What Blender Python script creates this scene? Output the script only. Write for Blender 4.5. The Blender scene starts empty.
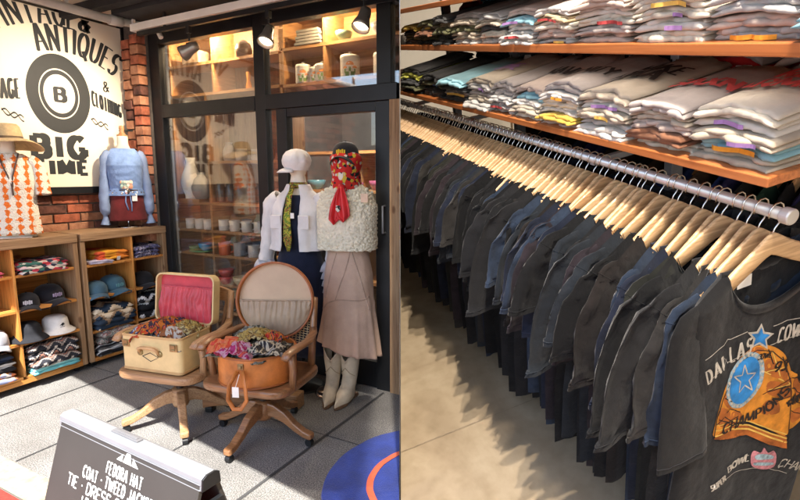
SKY, SUN, EXPO, SHOPW, STRIPW = .15, 5.0, 1.8, 112, .5
import bpy, bmesh, math, random
from mathutils import Vector as V, Matrix, noise
RD = math.radians
PI = math.pi
sc = bpy.context.scene
col = sc.collection
F = 507.0
EYE = V((0, 0, 1.5))
PITCH, YAW = RD(8.36), RD(28.13)
# camera basis (right, down, forward) in world space
FWD0 = V((-math.sin(YAW), math.cos(YAW), 0))
RIGHT = V((math.cos(YAW), math.sin(YAW), 0))
UP0 = V((0, 0, 1))
CZ = FWD0 * math.cos(PITCH) - UP0 * math.sin(PITCH)
CY = -FWD0 * math.sin(PITCH) - UP0 * math.cos(PITCH)
CX = RIGHT
# frame of the T-shirt shop: x across the aisle, y along the rail, z up, origin at eye height
RRm = Matrix(((0.93224112, -0.32354984, -0.16199383),
              (-0.27755367, -0.35219583, -0.8938244),
              (0.23214319, 0.87822184, -0.41813388)))
CM = Matrix((CX, CY, CZ)).transposed()
SHOP = Matrix.Translation(EYE) @ (CM @ RRm).to_4x4()
STREET = Matrix.Identity(4)
SET = STREET            # the frame new things are placed in


def px(x, y, ax, val):
    d = CX * ((x - 400) / F) + CY * ((y - 250) / F) + CZ
    t = (val - EYE[ax]) / d[ax]
    return EYE + d * t


RRt = RRm.transposed()


def pr(x, y, ax, val):
    d = RRt @ V(((x - 400) / F, (y - 250) / F, 1))
    return d * (val / d[ax])


# ---------------------------------------------------------------- materials
MATS = {}


def nodes(name):
    m = bpy.data.materials.new(name)
    m.use_nodes = True
    nt = m.node_tree
    b = nt.nodes['Principled BSDF']
    return m, nt, b


def N(nt, t, **kw):
    n = nt.nodes.new(t)
    for k, v in kw.items():
        if k in n.inputs:
            n.inputs[k].default_value = v
        else:
            setattr(n, k, v)
    return n


def c4(c):
    return (c[0], c[1], c[2], 1)


def ramp(nt, stops, interp='LINEAR'):
    r = nt.nodes.new('ShaderNodeValToRGB')
    r.color_ramp.interpolation = interp
    e = r.color_ramp.elements
    while len(e) < len(stops):
        e.new(0.5)
    for el, (p, c) in zip(e, stops):
        el.position = p
        el.color = c4(c)
    return r


def coords(nt, scale=(1, 1, 1), rot=(0, 0, 0), loc=(0, 0, 0), kind='Object'):
    tc = nt.nodes.new('ShaderNodeTexCoord')
    mp = nt.nodes.new('ShaderNodeMapping')
    mp.inputs['Scale'].default_value = scale
    mp.inputs['Rotation'].default_value = rot
    mp.inputs['Location'].default_value = loc
    nt.links.new(tc.outputs[kind], mp.inputs['Vector'])
    return mp.outputs['Vector']


def add_bump(nt, b, vec, scale, strength, dist=0.002, detail=4, prev=None):
    n = N(nt, 'ShaderNodeTexNoise', Scale=scale, Detail=detail)
    nt.links.new(vec, n.inputs['Vector'])
    bp = N(nt, 'ShaderNodeBump', Strength=strength, Distance=dist)
    nt.links.new(n.outputs['Fac'], bp.inputs['Height'])
    if prev is not None:
        nt.links.new(prev, bp.inputs['Normal'])
    nt.links.new(bp.outputs['Normal'], b.inputs['Normal'])
    return bp.outputs['Normal']


def mat(name, c, rough=.6, var=.2, scale=6, bump=0, bscale=80, bdist=.002, metal=0, c2=None, sheen=0, spec=.4, coat=0, detail=5, fine=0):
    if name in MATS:
        return MATS[name]
    m, nt, b = nodes(name)
    vec = coords(nt)
    n = N(nt, 'ShaderNodeTexNoise', Scale=scale, Detail=detail, Roughness=.6)
    nt.links.new(vec, n.inputs['Vector'])
    lo = tuple(x * (1 - var) for x in c)
    hi = tuple(min(1, x * (1 + var)) for x in c) if c2 is None else c2
    r = ramp(nt, [(.3, lo), (.7, hi)])
    nt.links.new(n.outputs['Fac'], r.inputs['Fac'])
    nt.links.new(r.outputs['Color'], b.inputs['Base Color'])
    b.inputs['Roughness'].default_value = rough
    b.inputs['Metallic'].default_value = metal
    b.inputs['Specular IOR Level'].default_value = spec
    b.inputs['Sheen Weight'].default_value = sheen
    b.inputs['Coat Weight'].default_value = coat
    if coat:
        b.inputs['Coat Roughness'].default_value = .15
    pv = None
    if bump:
        pv = add_bump(nt, b, vec, bscale, bump, bdist)
    if fine:
        add_bump(nt, b, vec, 900, fine, .0006, 2, pv)
    MATS[name] = m
    return m


def cloth(name, c, var=.3, wr=.5, rough=.9, c2=None):
    return mat(name, c, rough=rough, var=var, scale=9, bump=wr, bscale=16, bdist=.012, sheen=.15, spec=.2, c2=c2, fine=.5)


def wood(name, c1, c2, rough=.5, scale=1.0, bump=.25, knots=True, coat=0):
    """three grain directions: X, Y, Z boards"""
    if name in MATS:
        return MATS[name]
    out = []
    for ax in range(3):
        m, nt, b = nodes(name + '_' + 'xyz'[ax])
        s = [14 * scale] * 3
        s[ax] = 1.2 * scale
        vec = coords(nt, tuple(s))
        n = N(nt, 'ShaderNodeTexNoise', Scale=1.6, Detail=7, Roughness=.62, Distortion=.7)
        nt.links.new(vec, n.inputs['Vector'])
        r = ramp(nt, [(.28, c1), (.5, tuple((a + d) / 2 for a, d in zip(c1, c2))), (.72, c2)])
        nt.links.new(n.outputs['Fac'], r.inputs['Fac'])
        last = r.outputs['Color']
        # fine dark grain lines
        s2 = [110 * scale] * 3
        s2[ax] = 3 * scale
        v2 = coords(nt, tuple(s2))
        n2 = N(nt, 'ShaderNodeTexNoise', Scale=1.0, Detail=3)
        nt.links.new(v2, n2.inputs['Vector'])
        r2 = ramp(nt, [(.35, (.62, .56, .5)), (.55, (1, 1, 1))])
        nt.links.new(n2.outputs['Fac'], r2.inputs['Fac'])
        mx = nt.nodes.new('ShaderNodeMix'); mx.data_type = 'RGBA'; mx.blend_type = 'MULTIPLY'
        mx.inputs[0].default_value = .8
        nt.links.new(last, mx.inputs[6]); nt.links.new(r2.outputs['Color'], mx.inputs[7])
        last = mx.outputs[2]
        if knots:
            s3 = [9.0] * 3
            s3[ax] = 4.5
            v3 = coords(nt, tuple(s3))
            vo = N(nt, 'ShaderNodeTexVoronoi', Scale=1.0)
            nt.links.new(v3, vo.inputs['Vector'])
            r3 = ramp(nt, [(.0, (.25, .13, .06)), (.09, (.4, .25, .14)), (.15, (1, 1, 1))])
            nt.links.new(vo.outputs['Distance'], r3.inputs['Fac'])
            mk = nt.nodes.new('ShaderNodeMix'); mk.data_type = 'RGBA'; mk.blend_type = 'MULTIPLY'
            mk.inputs[0].default_value = .75
            nt.links.new(last, mk.inputs[6]); nt.links.new(r3.outputs['Color'], mk.inputs[7])
            last = mk.outputs[2]
        nt.links.new(last, b.inputs['Base Color'])
        b.inputs['Roughness'].default_value = rough
        b.inputs['Coat Weight'].default_value = coat
        bp = N(nt, 'ShaderNodeBump', Strength=bump, Distance=.0015)
        nt.links.new(n2.outputs['Fac'], bp.inputs['Height'])
        nt.links.new(bp.outputs['Normal'], b.inputs['Normal'])
        out.append(m)
    MATS[name] = out
    return out


def pattern(name, cols, scale=12, kind='voronoi', rough=.85, stretch=(1, 1, 1), wr=.5, rot=(0, 0, 0)):
    """printed or woven cloth with several colours"""
    if name in MATS:
        return MATS[name]
    m, nt, b = nodes(name)
    vec = coords(nt, stretch, rot)
    stops = [(i / len(cols), c) for i, c in enumerate(cols)]
    r = ramp(nt, stops, 'CONSTANT')
    if kind == 'voronoi':
        t = N(nt, 'ShaderNodeTexVoronoi', Scale=scale)
        nt.links.new(vec, t.inputs['Vector'])
        sp = nt.nodes.new('ShaderNodeSeparateColor')
        nt.links.new(t.outputs['Color'], sp.inputs['Color'])
        nt.links.new(sp.outputs[0], r.inputs['Fac'])
    elif kind == 'noise':
        t = N(nt, 'ShaderNodeTexNoise', Scale=scale, Detail=2, Distortion=1.5)
        nt.links.new(vec, t.inputs['Vector'])
        mr = N(nt, 'ShaderNodeMapRange')
        mr.inputs['From Min'].default_value = .3; mr.inputs['From Max'].default_value = .7
        nt.links.new(t.outputs['Fac'], mr.inputs['Value'])
        nt.links.new(mr.outputs['Result'], r.inputs['Fac'])
    elif kind == 'zigzag':   # stripes along z pushed by a triangle wave along y
        sp = nt.nodes.new('ShaderNodeSeparateXYZ'); nt.links.new(vec, sp.inputs[0])
        tri = N(nt, 'ShaderNodeMath', operation='PINGPONG'); tri.inputs[1].default_value = .5
        mu = N(nt, 'ShaderNodeMath', operation='MULTIPLY'); mu.inputs[1].default_value = scale * 1.3
        nt.links.new(sp.outputs[1], mu.inputs[0]); nt.links.new(mu.outputs[0], tri.inputs[0])
        st = N(nt, 'ShaderNodeMath', operation='SNAP'); st.inputs[1].default_value = .1
        nt.links.new(tri.outputs[0], st.inputs[0])
        m2 = N(nt, 'ShaderNodeMath', operation='MULTIPLY'); m2.inputs[1].default_value = scale
        ad0 = N(nt, 'ShaderNodeMath', operation='ADD')
        nt.links.new(sp.outputs[2], ad0.inputs[0]); nt.links.new(sp.outputs[0], ad0.inputs[1])
        nt.links.new(ad0.outputs[0], m2.inputs[0])
        ad = N(nt, 'ShaderNodeMath', operation='ADD')
        nt.links.new(m2.outputs[0], ad.inputs[0]); nt.links.new(st.outputs[0], ad.inputs[1])
        fr = N(nt, 'ShaderNodeMath', operation='FRACT'); nt.links.new(ad.outputs[0], fr.inputs[0])
        nt.links.new(fr.outputs[0], r.inputs['Fac'])
    elif kind == 'stripe':
        sp = nt.nodes.new('ShaderNodeSeparateXYZ'); nt.links.new(vec, sp.inputs[0])
        ad = N(nt, 'ShaderNodeMath', operation='ADD')
        nt.links.new(sp.outputs[0], ad.inputs[0]); nt.links.new(sp.outputs[2], ad.inputs[1])
        m2 = N(nt, 'ShaderNodeMath', operation='MULTIPLY'); m2.inputs[1].default_value = scale
        nt.links.new(ad.outputs[0], m2.inputs[0])
        fr = N(nt, 'ShaderNodeMath', operation='FRACT'); nt.links.new(m2.outputs[0], fr.inputs[0])
        nt.links.new(fr.outputs[0], r.inputs['Fac'])
    nt.links.new(r.outputs['Color'], b.inputs['Base Color'])
    b.inputs['Roughness'].default_value = rough
    b.inputs['Specular IOR Level'].default_value = .25
    pv = add_bump(nt, b, coords(nt), 16, wr, .01)
    add_bump(nt, b, coords(nt), 700, .4, .0006, 2, pv)
    MATS[name] = m
    return m


# ---------------------------------------------------------------- mesh builder
class MB:
    def __init__(s):
        s.v, s.f, s.mi, s.cur = [], [], [], 0

    def add(s, vs, fs):
        o = len(s.v)
        s.v += [tuple(v) for v in vs]
        s.f += [tuple(i + o for i in f) for f in fs]
        s.mi += [s.cur] * len(fs)
        return o

    def box(s, a, b, M=None, auto=True):
        x0, y0, z0 = a
        x1, y1, z1 = b
        vs = [V((x, y, z)) for x in (x0, x1) for y in (y0, y1) for z in (z0, z1)]
        if M is not None:
            vs = [M @ v for v in vs]
        if auto:
            d = (abs(x1 - x0), abs(y1 - y0), abs(z1 - z0))
            k = s.cur
            s.cur = d.index(max(d))
        s.add(vs, [(0, 1, 3, 2), (4, 6, 7, 5), (0, 4, 5, 1), (2, 3, 7, 6), (0, 2, 6, 4), (1, 5, 7, 3)])
        if auto:
            s.cur = k
        return s

    def cbox(s, c, d, M=None, auto=True):
        return s.box([c[i] - d[i] / 2 for i in range(3)], [c[i] + d[i] / 2 for i in range(3)], M, auto)

    def tube(s, path, r, n=10, caps=True, flat=None, twist=0):
        """swept tube; r number or list; flat=(sx, sy) squashes the section"""
        path = [V(p) for p in path]
        k = len(path)
        rs = r if isinstance(r, (list, tuple)) else [r] * k
        t0 = (path[1] - path[0]).normalized()
        ref = V((0, 0, 1)) if abs(t0.z) < .9 else V((1, 0, 0))
        u = t0.cross(ref).normalized()
        vs = []
        for i, p in enumerate(path):
            t = (path[min(i + 1, k - 1)] - path[max(i - 1, 0)]).normalized()
            u = (u - t * u.dot(t)).normalized()
            w = t.cross(u)
            for j in range(n):
                a = 2 * PI * j / n + twist
                fx, fy = flat if flat else (1, 1)
                vs.append(p + u * (math.cos(a) * rs[i] * fx) + w * (math.sin(a) * rs[i] * fy))
        fs = [(i * n + j, i * n + (j + 1) % n, (i + 1) * n + (j + 1) % n, (i + 1) * n + j) for i in range(k - 1) for j in range(n)]
        if caps:
            fs.append(tuple(range(n - 1, -1, -1)))
            fs.append(tuple((k - 1) * n + j for j in range(n)))
        s.add(vs, fs)
        return s

    def lathe(s, prof, n=32, c=(0, 0, 0), M=None, sx=1, sy=1):
        c = V(c)
        vs = []
        for (r, z) in prof:
            for j in range(n):
                a = 2 * PI * j / n
                p = V((r * sx * math.cos(a), r * sy * math.sin(a), z))
                vs.append((M @ p if M is not None else p) + c)
        fs = [(i * n + j, i * n + (j + 1) % n, (i + 1) * n + (j + 1) % n, (i + 1) * n + j) for i in range(len(prof) - 1) for j in range(n)]
        s.add(vs, fs)
        return s

    def loft(s, rings, closed=True, cap0=False, cap1=False):
        n = len(rings[0])
        vs = [p for r in rings for p in r]
        m = n if closed else n - 1
        fs = [(i * n + j, i * n + (j + 1) % n, (i + 1) * n + (j + 1) % n, (i + 1) * n + j) for i in range(len(rings) - 1) for j in range(m)]
        if cap0:
            fs.append(tuple(range(n - 1, -1, -1)))
        if cap1:
            fs.append(tuple((len(rings) - 1) * n + j for j in range(n)))
        s.add(vs, fs)
        return s

    def grid(s, fn, nu, nv):
        return s.loft([[fn(i / nu, j / nv) for j in range(nv + 1)] for i in range(nu + 1)], closed=False)

    def prism(s, pts, a, b, ax=1):
        """polygon of 2D points extruded along axis ax from a to b"""
        def mk(p, d):
            q = [p[0], p[1]]
            q.insert(ax, d)
            return V(q)
        n = len(pts)
        s.add([mk(p, a) for p in pts] + [mk(p, b) for p in pts],
              [tuple(range(n)), tuple(range(2 * n - 1, n - 1, -1))] + [(i, i + n, (i + 1) % n + n, (i + 1) % n) for i in range(n)])
        return s

    def mesh(s, name):
        me = bpy.data.meshes.new(name)
        me.from_pydata(s.v, [], s.f)
        bm = bmesh.new(); bm.from_mesh(me)
        for f, k in zip(bm.faces, s.mi):
            f.material_index = k
        bmesh.ops.recalc_face_normals(bm, faces=bm.faces)
        bm.to_mesh(me); bm.free()
        return me

    def build(s, name, m, parent=None, smooth=False, bevel=0, sub=0, solid=0, M=None):
        me = s.mesh(name)
        for x in (m if isinstance(m, list) else [m]):
            me.materials.append(x)
        if not isinstance(m, list):
            me.polygons.foreach_set('material_index', [0] * len(me.polygons))
        if smooth:
            me.polygons.foreach_set('use_smooth', [True] * len(me.polygons))
        o = bpy.data.objects.new(name, me)
        col.objects.link(o)
        if parent is not None:
            o.parent = parent
        else:
            o.matrix_world = SET @ M if M is not None else SET
        if solid:
            md = o.modifiers.new('solid', 'SOLIDIFY'); md.thickness = solid; md.offset = 0
        if bevel:
            md = o.modifiers.new('bevel', 'BEVEL'); md.width = bevel; md.segments = 2; md.limit_method = 'ANGLE'; md.angle_limit = RD(40)
        if sub:
            md = o.modifiers.new('sub', 'SUBSURF'); md.levels = sub; md.render_levels = sub
        return o


def tag(o, label=None, cat=None, group=None, kind=None):
    if label:
        o['label'] = label
    if cat:
        o['category'] = cat
    if group:
        o['group'] = group
    if kind:
        o['kind'] = kind
    return o


def thing(name, label, cat, loc=(0, 0, 0), rz=0, group=None, M=None):
    o = bpy.data.objects.new(name, None)
    o.empty_display_size = .1
    col.objects.link(o)
    o.matrix_world = SET @ Matrix.Translation(V(loc)) @ (M if M is not None else Matrix.Rotation(rz, 4, 'Z'))
    return tag(o, label, cat, group)


def copy_tree(o, parent=None):
    c = o.copy(); col.objects.link(c)
    if parent is not None:
        c.parent = parent
    for ch in [x for x in bpy.data.objects if x.parent == o]:
        copy_tree(ch, c)
    return c


def TR(loc, rz=0):
    return Matrix.Translation(V(loc)) @ Matrix.Rotation(rz, 4, 'Z')


def clip(o, left):
    """cut a mesh where the party wall stands"""
    mw = o.matrix_world if o.parent is None else (o.parent.matrix_world @ o.matrix_basis if o.parent.parent is None else o.parent.parent.matrix_world @ o.parent.matrix_basis @ o.matrix_basis)
    if o.data.users > 1:
        o.data = o.data.copy()
    im = mw.inverted()
    nrm = RIGHT if left else -RIGHT
    co = im @ (EYE - nrm * .004)
    no = (mw.to_3x3().transposed() @ nrm).normalized()
    bm = bmesh.new(); bm.from_mesh(o.data)
    r = bmesh.ops.bisect_plane(bm, geom=list(bm.verts) + list(bm.edges) + list(bm.faces), plane_co=co, plane_no=no, clear_outer=True)
    bm.to_mesh(o.data); bm.free()
    return o


def side(p):
    """signed distance from the party wall (street side negative), p in world"""
    return (V(p) - EYE).dot(RIGHT)


def fbm(x, y, z=0, o=3):
    return noise.fractal(V((x, y, z)), 1.0, 2.0, o)


# ---------------------------------------------------------------- lettering (strokes)
def arc(cx, cy, rx, ry, a0, a1, n=14):
    return [(cx + rx * math.cos(RD(a0 + (a1 - a0) * i / n)), cy + ry * math.sin(RD(a0 + (a1 - a0) * i / n))) for i in range(n + 1)]


GL = {
    'A': (.62, [[(0, 0), (.31, 1)], [(.31, 1), (.62, 0)], [(.12, .33), (.5, .33)]]),
    'B': (.52, [[(.04, 0), (.04, 1)], [(.04, 1), (.27, 1)] + arc(.27, .77, .2, .23, 80, -80) + [(.04, .54)], [(.04, .54)] + [(.27, .54)] + arc(.27, .27, .24, .27, 80, -80) + [(.04, 0)]]),
    'C': (.54, [arc(.29, .5, .27, .5, 48, 312, 22)]),
    'D': (.54, [[(.04, 0), (.04, 1)], [(.04, 1), (.22, 1)] + arc(.22, .5, .3, .5, 85, -85, 18) + [(.04, 0)]]),
    'E': (.46, [[(.04, 0), (.04, 1)], [(.04, 1), (.45, 1)], [(.04, .52), (.36, .52)], [(.04, 0), (.46, 0)]]),
    'F': (.44, [[(.04, 0), (.04, 1)], [(.04, 1), (.44, 1)], [(.04, .52), (.36, .52)]]),
    'G': (.56, [arc(.29, .5, .27, .5, 48, 345, 22), [(.32, .42), (.56, .42)], [(.55, .42), (.55, .05)]]),
    'H': (.56, [[(.04, 0), (.04, 1)], [(.52, 0), (.52, 1)], [(.04, .5), (.52, .5)]]),
    'I': (.12, [[(.06, 0), (.06, 1)]]),
    'J': (.42, [[(.36, 1), (.36, .25)] + arc(.2, .25, .16, .25, 0, -170)]),
    'K': (.54, [[(.04, 0), (.04, 1)], [(.5, 1), (.06, .42)], [(.18, .58), (.54, 0)]]),
    'L': (.44, [[(.04, 0), (.04, 1)], [(.04, 0), (.44, 0)]]),
    'M': (.72, [[(.04, 0), (.04, 1)], [(.04, 1), (.36, .15)], [(.36, .15), (.68, 1)], [(.68, 1), (.68, 0)]]),
    'N': (.58, [[(.04, 0), (.04, 1)], [(.04, 1), (.54, 0)], [(.54, 0), (.54, 1)]]),
    'O': (.58, [arc(.29, .5, .27, .5, 0, 360, 28)]),
    'P': (.5, [[(.04, 0), (.04, 1)], [(.04, 1), (.25, 1)] + arc(.25, .74, .22, .26, 80, -80) + [(.04, .48)]]),
    'Q': (.6, [arc(.29, .5, .27, .5, 0, 360, 28), [(.3, .25), (.6, -.12)]]),
    'R': (.54, [[(.04, 0), (.04, 1)], [(.04, 1), (.25, 1)] + arc(.25, .75, .22, .25, 80, -80) + [(.04, .5)], [(.24, .5), (.54, 0)]]),
    'S': (.5, [arc(.25, .75, .22, .25, 25, 260, 14) + arc(.25, .26, .23, .26, 80, -155, 14)]),
    'T': (.52, [[(.26, 0), (.26, 1)], [(0, 1), (.52, 1)]]),
    'U': (.56, [[(.04, 1), (.04, .3)] + arc(.28, .3, .24, .3, 180, 360) + [(.52, 1)]]),
    'V': (.6, [[(0, 1), (.3, 0)], [(.3, 0), (.6, 1)]]),
    'W': (.86, [[(0, 1), (.22, 0)], [(.22, 0), (.43, .85)], [(.43, .85), (.64, 0)], [(.64, 0), (.86, 1)]]),
    'X': (.58, [[(0, 1), (.58, 0)], [(.58, 1), (0, 0)]]),
    'Y': (.58, [[(0, 1), (.29, .5)], [(.58, 1), (.29, .5)], [(.29, .5), (.29, 0)]]),
    '9': (.5, [arc(.25, .7, .21, .29, 0, 360, 20), [(.46, .7), (.42, .3), (.2, 0)]]),
    '3': (.48, [arc(.23, .76, .2, .24, 140, -80, 12), arc(.23, .27, .23, .27, 85, -140, 12)]),
    '&': (.66, [[(.62, 0), (.16, .7)] + arc(.28, .8, .14, .19, 200, -20, 12) + [(.36, .62), (.12, .42)] + arc(.24, .22, .2, .22, 140, 330, 12) + [(.58, .5)]]),
    '.': (.16, [[(.08, .42), (.08, .56)]]),
    ' ': (.3, []),
}


def fit_cond(text, ratio, gap):
    n = len(text) - 1
    return (ratio - gap * n) / sum(GL[c][0] for c in text)


class Lettering:
    """strokes of a word laid out at u from 0 (width self.w), v from 0 to h"""
    def __init__(s, text, h, tv=.13, th=.07, cond=1.0, gap=.12, serif=0.0):
        s.strips, u = [], 0
        for ch in text:
            w, strokes = GL[ch]
            for st in strokes:
                pts = [(u + x * cond * h, y * h) for x, y in st]
                s.stroke(pts, tv * h, th * h)
                if serif:
                    for e, q in ((0, 1), (-1, -2)):
                        x, y = pts[e]
                        dx, dy = pts[q][0] - x, pts[q][1] - y
                        if abs(dy) > .6 * math.hypot(dx, dy) and (abs(y) < .02 * h or abs(y - h) < .02 * h):
                            s.stroke([(x - serif * h, y), (x + serif * h, y)], th * h, th * h * .9)
            u += (w * cond + gap) * h
        s.w, s.h = u - gap * h, h

    def stroke(s, pts, tv, th):
        n = len(pts)
        rows = []
        for i, (x, y) in enumerate(pts):
            a, b = pts[max(i - 1, 0)], pts[min(i + 1, n - 1)]
            dx, dy = b[0] - a[0], b[1] - a[1]
            l = math.hypot(dx, dy) or 1
            dx, dy = dx / l, dy / l
            wd = (tv * abs(dy) + th * abs(dx)) / 2
            rows.append(((x - dy * wd, y + dx * wd), (x + dy * wd, y - dx * wd)))
        # subdivide long straight pieces so they can bend
        out = [rows[0]]
        for a, b in zip(rows, rows[1:]):
            k = 4 if n == 2 else 1
            for j in range(1, k + 1):
                t = j / k
                out.append(tuple((p[0] + (q[0] - p[0]) * t, p[1] + (q[1] - p[1]) * t) for p, q in zip(a, b)))
        s.strips.append(out)

    def put(s, mb, fn, lift=.0006):
        """fn(u, v, d): a point on the surface, d metres proud of it"""
        for k, st in enumerate(s.strips):
            d = lift + .00012 * (k % 7)
            mb.loft([[fn(a[0], a[1], d), fn(b[0], b[1], d)] for a, b in st], closed=False)
        return mb


def poly(mb, pts, fn, d):
    mb.add([fn(u, v, d) for u, v in pts], [tuple(range(len(pts)))])


def ring2(mb, cx, cy, r0, r1, fn, d, n=64, sx=1):
    mb.loft([[fn(cx + sx * r * math.cos(2 * PI * j / n), cy + r * math.sin(2 * PI * j / n), d) for r in (r0, r1)] for j in range(n + 1)], closed=False)
# ================================================================ materials, street side
random.seed(7)


def paving_mat():
    m, nt, b = nodes('granite_paving')
    vec = coords(nt)
    n1 = N(nt, 'ShaderNodeTexNoise', Scale=165, Detail=3, Roughness=.7)
    n2 = N(nt, 'ShaderNodeTexNoise', Scale=3.2, Detail=6, Roughness=.65)
    nt.links.new(vec, n1.inputs['Vector']); nt.links.new(vec, n2.inputs['Vector'])
    r1 = ramp(nt, [(.37, (.05, .05, .053)), (.5, (.18, .179, .178)), (.63, (.38, .37, .355))])
    nt.links.new(n1.outputs['Fac'], r1.inputs['Fac'])
    r2 = ramp(nt, [(.3, (.62, .6, .58)), (.7, (1, 1, 1))])
    nt.links.new(n2.outputs['Fac'], r2.inputs['Fac'])
    mx = nt.nodes.new('ShaderNodeMix'); mx.data_type = 'RGBA'; mx.blend_type = 'MULTIPLY'; mx.inputs[0].default_value = .9
    nt.links.new(r1.outputs['Color'], mx.inputs[6]); nt.links.new(r2.outputs['Color'], mx.inputs[7])
    nt.links.new(mx.outputs[2], b.inputs['Base Color'])
    b.inputs['Roughness'].default_value = .75
    add_bump(nt, b, vec, 160, .35, .002)
    return m


PAVE = paving_mat()
JOINT = mat('paving_joint', (.045, .045, .047), .9)
BLACK = mat('black_painted_metal', (.009, .01, .012), .42, .3, 5, .1, 40, spec=.35)
BLACKROUGH = mat('black_canvas', (.02, .02, .022), .9, .4, 6, .3, 40)
STEEL = mat('brushed_aluminium', (.26, .275, .3), .42, .1, 10, .1, 60, metal=.35)
CHROME = mat('chrome', (.75, .74, .72), .16, .05, 10, metal=1)
WHITEMETAL = mat('white_painted_metal', (.72, .71, .68), .45, .08, 4)
GREYPOLE = mat('grey_painted_pole', (.42, .41, .39), .5, .12, 7)
SOFFIT = mat('soffit_board', (.4, .35, .28), .85, .15, 3)
PINE = wood('pine_boards', (.45, .175, .033), (.65, .31, .082), .5, 1.0)
ROUGHWOOD = wood('weathered_boards', (.2, .11, .05), (.42, .27, .15), .75, .8, .6)
INWOOD = wood('shelf_boards', (.38, .18, .065), (.55, .3, .12), .5, 1.0)
OAK = wood('varnished_oak', (.19, .085, .035), (.36, .175, .075), .36, 1.6, .2, False, .3)
PALEOAK = wood('worn_oak', (.3, .16, .075), (.47, .28, .14), .5, 1.6, .3, False, .1)


def glass_mat(name, refl, tint=(.95, .95, .94), mesh=True):
    m, nt, b = nodes(name)
    nt.nodes.remove(b)
    out = nt.nodes['Material Output']
    tr = N(nt, 'ShaderNodeBsdfTransparent'); tr.inputs['Color'].default_value = c4(tint)
    gl = N(nt, 'ShaderNodeBsdfGlossy'); gl.inputs['Roughness'].default_value = .015
    fr = N(nt, 'ShaderNodeLayerWeight', Blend=.5)
    pw = N(nt, 'ShaderNodeMath', operation='POWER'); pw.inputs[1].default_value = 4
    nt.links.new(fr.outputs['Facing'], pw.inputs[0])
    ad = N(nt, 'ShaderNodeMath', operation='MULTIPLY_ADD'); ad.inputs[1].default_value = .6; ad.inputs[2].default_value = refl
    nt.links.new(pw.outputs[0], ad.inputs[0])
    mx = N(nt, 'ShaderNodeMixShader')
    nt.links.new(ad.outputs[0], mx.inputs[0]); nt.links.new(tr.outputs[0], mx.inputs[1]); nt.links.new(gl.outputs[0], mx.inputs[2])
    last = mx
    if mesh:   # fine diagonal wires cast in the pane
        df = N(nt, 'ShaderNodeBsdfDiffuse'); df.inputs['Color'].default_value = (.55, .53, .5, 1)
        vec = coords(nt, (1, 0, 1), (0, 0, 0))
        sp = nt.nodes.new('ShaderNodeSeparateXYZ'); nt.links.new(vec, sp.inputs[0])
        facs = []
        for sgn in ('ADD', 'SUBTRACT'):
            a = N(nt, 'ShaderNodeMath', operation=sgn); nt.links.new(sp.outputs[0], a.inputs[0]); nt.links.new(sp.outputs[2], a.inputs[1])
            mu = N(nt, 'ShaderNodeMath', operation='MULTIPLY'); mu.inputs[1].default_value = 62
            nt.links.new(a.outputs[0], mu.inputs[0])
            f = N(nt, 'ShaderNodeMath', operation='FRACT'); nt.links.new(mu.outputs[0], f.inputs[0])
            lt = N(nt, 'ShaderNodeMath', operation='LESS_THAN'); lt.inputs[1].default_value = .12
            nt.links.new(f.outputs[0], lt.inputs[0]); facs.append(lt)
        mxx = N(nt, 'ShaderNodeMath', operation='MAXIMUM'); nt.links.new(facs[0].outputs[0], mxx.inputs[0]); nt.links.new(facs[1].outputs[0], mxx.inputs[1])
        ml = N(nt, 'ShaderNodeMath', operation='MULTIPLY'); ml.inputs[1].default_value = .07
        nt.links.new(mxx.outputs[0], ml.inputs[0])
        m2 = N(nt, 'ShaderNodeMixShader')
        nt.links.new(ml.outputs[0], m2.inputs[0]); nt.links.new(mx.outputs[0], m2.inputs[1]); nt.links.new(df.outputs[0], m2.inputs[2])
        last = m2
    nt.links.new(last.outputs[0], out.inputs['Surface'])
    return m


GLASS = glass_mat('wired_window_glass', .16)
CLEAR = glass_mat('clear_jar_glass', .06, (.9, .92, .92), False)

# ================================================================ setting, street side
SET = STREET
SEAMD = 2.15            # the party wall starts this far from the eye


def seam_pt(d, z):
    p = FWD0 * d
    return V((p.x, p.y, z))


def flat(name, pts, z, m, kind='structure'):
    mb = MB()
    mb.add([(x, y, z) for x, y in pts], [tuple(range(len(pts)))])
    o = mb.build(name, m)
    return tag(o, kind=kind)


sA, sB = seam_pt(-1.0, 0), seam_pt(60, 0)
behind = FWD0 * -60
# one ground sheet: everything left of the party wall, and the street behind the viewer
flat('ground', [(sA.x, sA.y), (sB.x, sB.y), (sB.x - 60, sB.y - 30), (-70, -60), (60, -60), (sA.x + RIGHT.x * 60, sA.y + RIGHT.y * 60)], -.012, mat('street_base', (.16, .155, .15), .9, .2, 3))
t1 = px(0, 470, 2, 0)
seam_x = lambda y: -math.tan(YAW) * y
pav = flat('pavement', [(-4.4, 1.235), (seam_x(1.235), 1.235), (seam_x(6.5), 6.5), (-4.4, 6.5)], 0, PAVE)
k = flat('kerb_strip', [(-4.4, 1.085), (seam_x(1.085), 1.085), (seam_x(1.231), 1.231), (-4.4, 1.231)], .004, mat('pale_kerb_stone', (.33, .28, .2), .85, .3, 20, .4, 120))
flat('red_path', [(-9, -1.0), (seam_x(-1), -1.0), (seam_x(1.081), 1.081), (-9, 1.081)], .0, mat('red_asphalt', (.2, .03, .022), .9, .35, 60, .6, 150))
jm = MB()
for x in (-3.64, -2.97, -2.33, -1.69):
    w = .005 if x != -1.69 else .009
    y1 = min(2.9, -(x + .02) / math.tan(YAW) if False else 2.9)
    y0 = max(1.24, 0)
    jm.add([(x - w, y0, .004), (x + w, y0, .004), (x + w + .01, y1, .004), (x - w + .01, y1, .004)], [(0, 1, 2, 3)])
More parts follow.
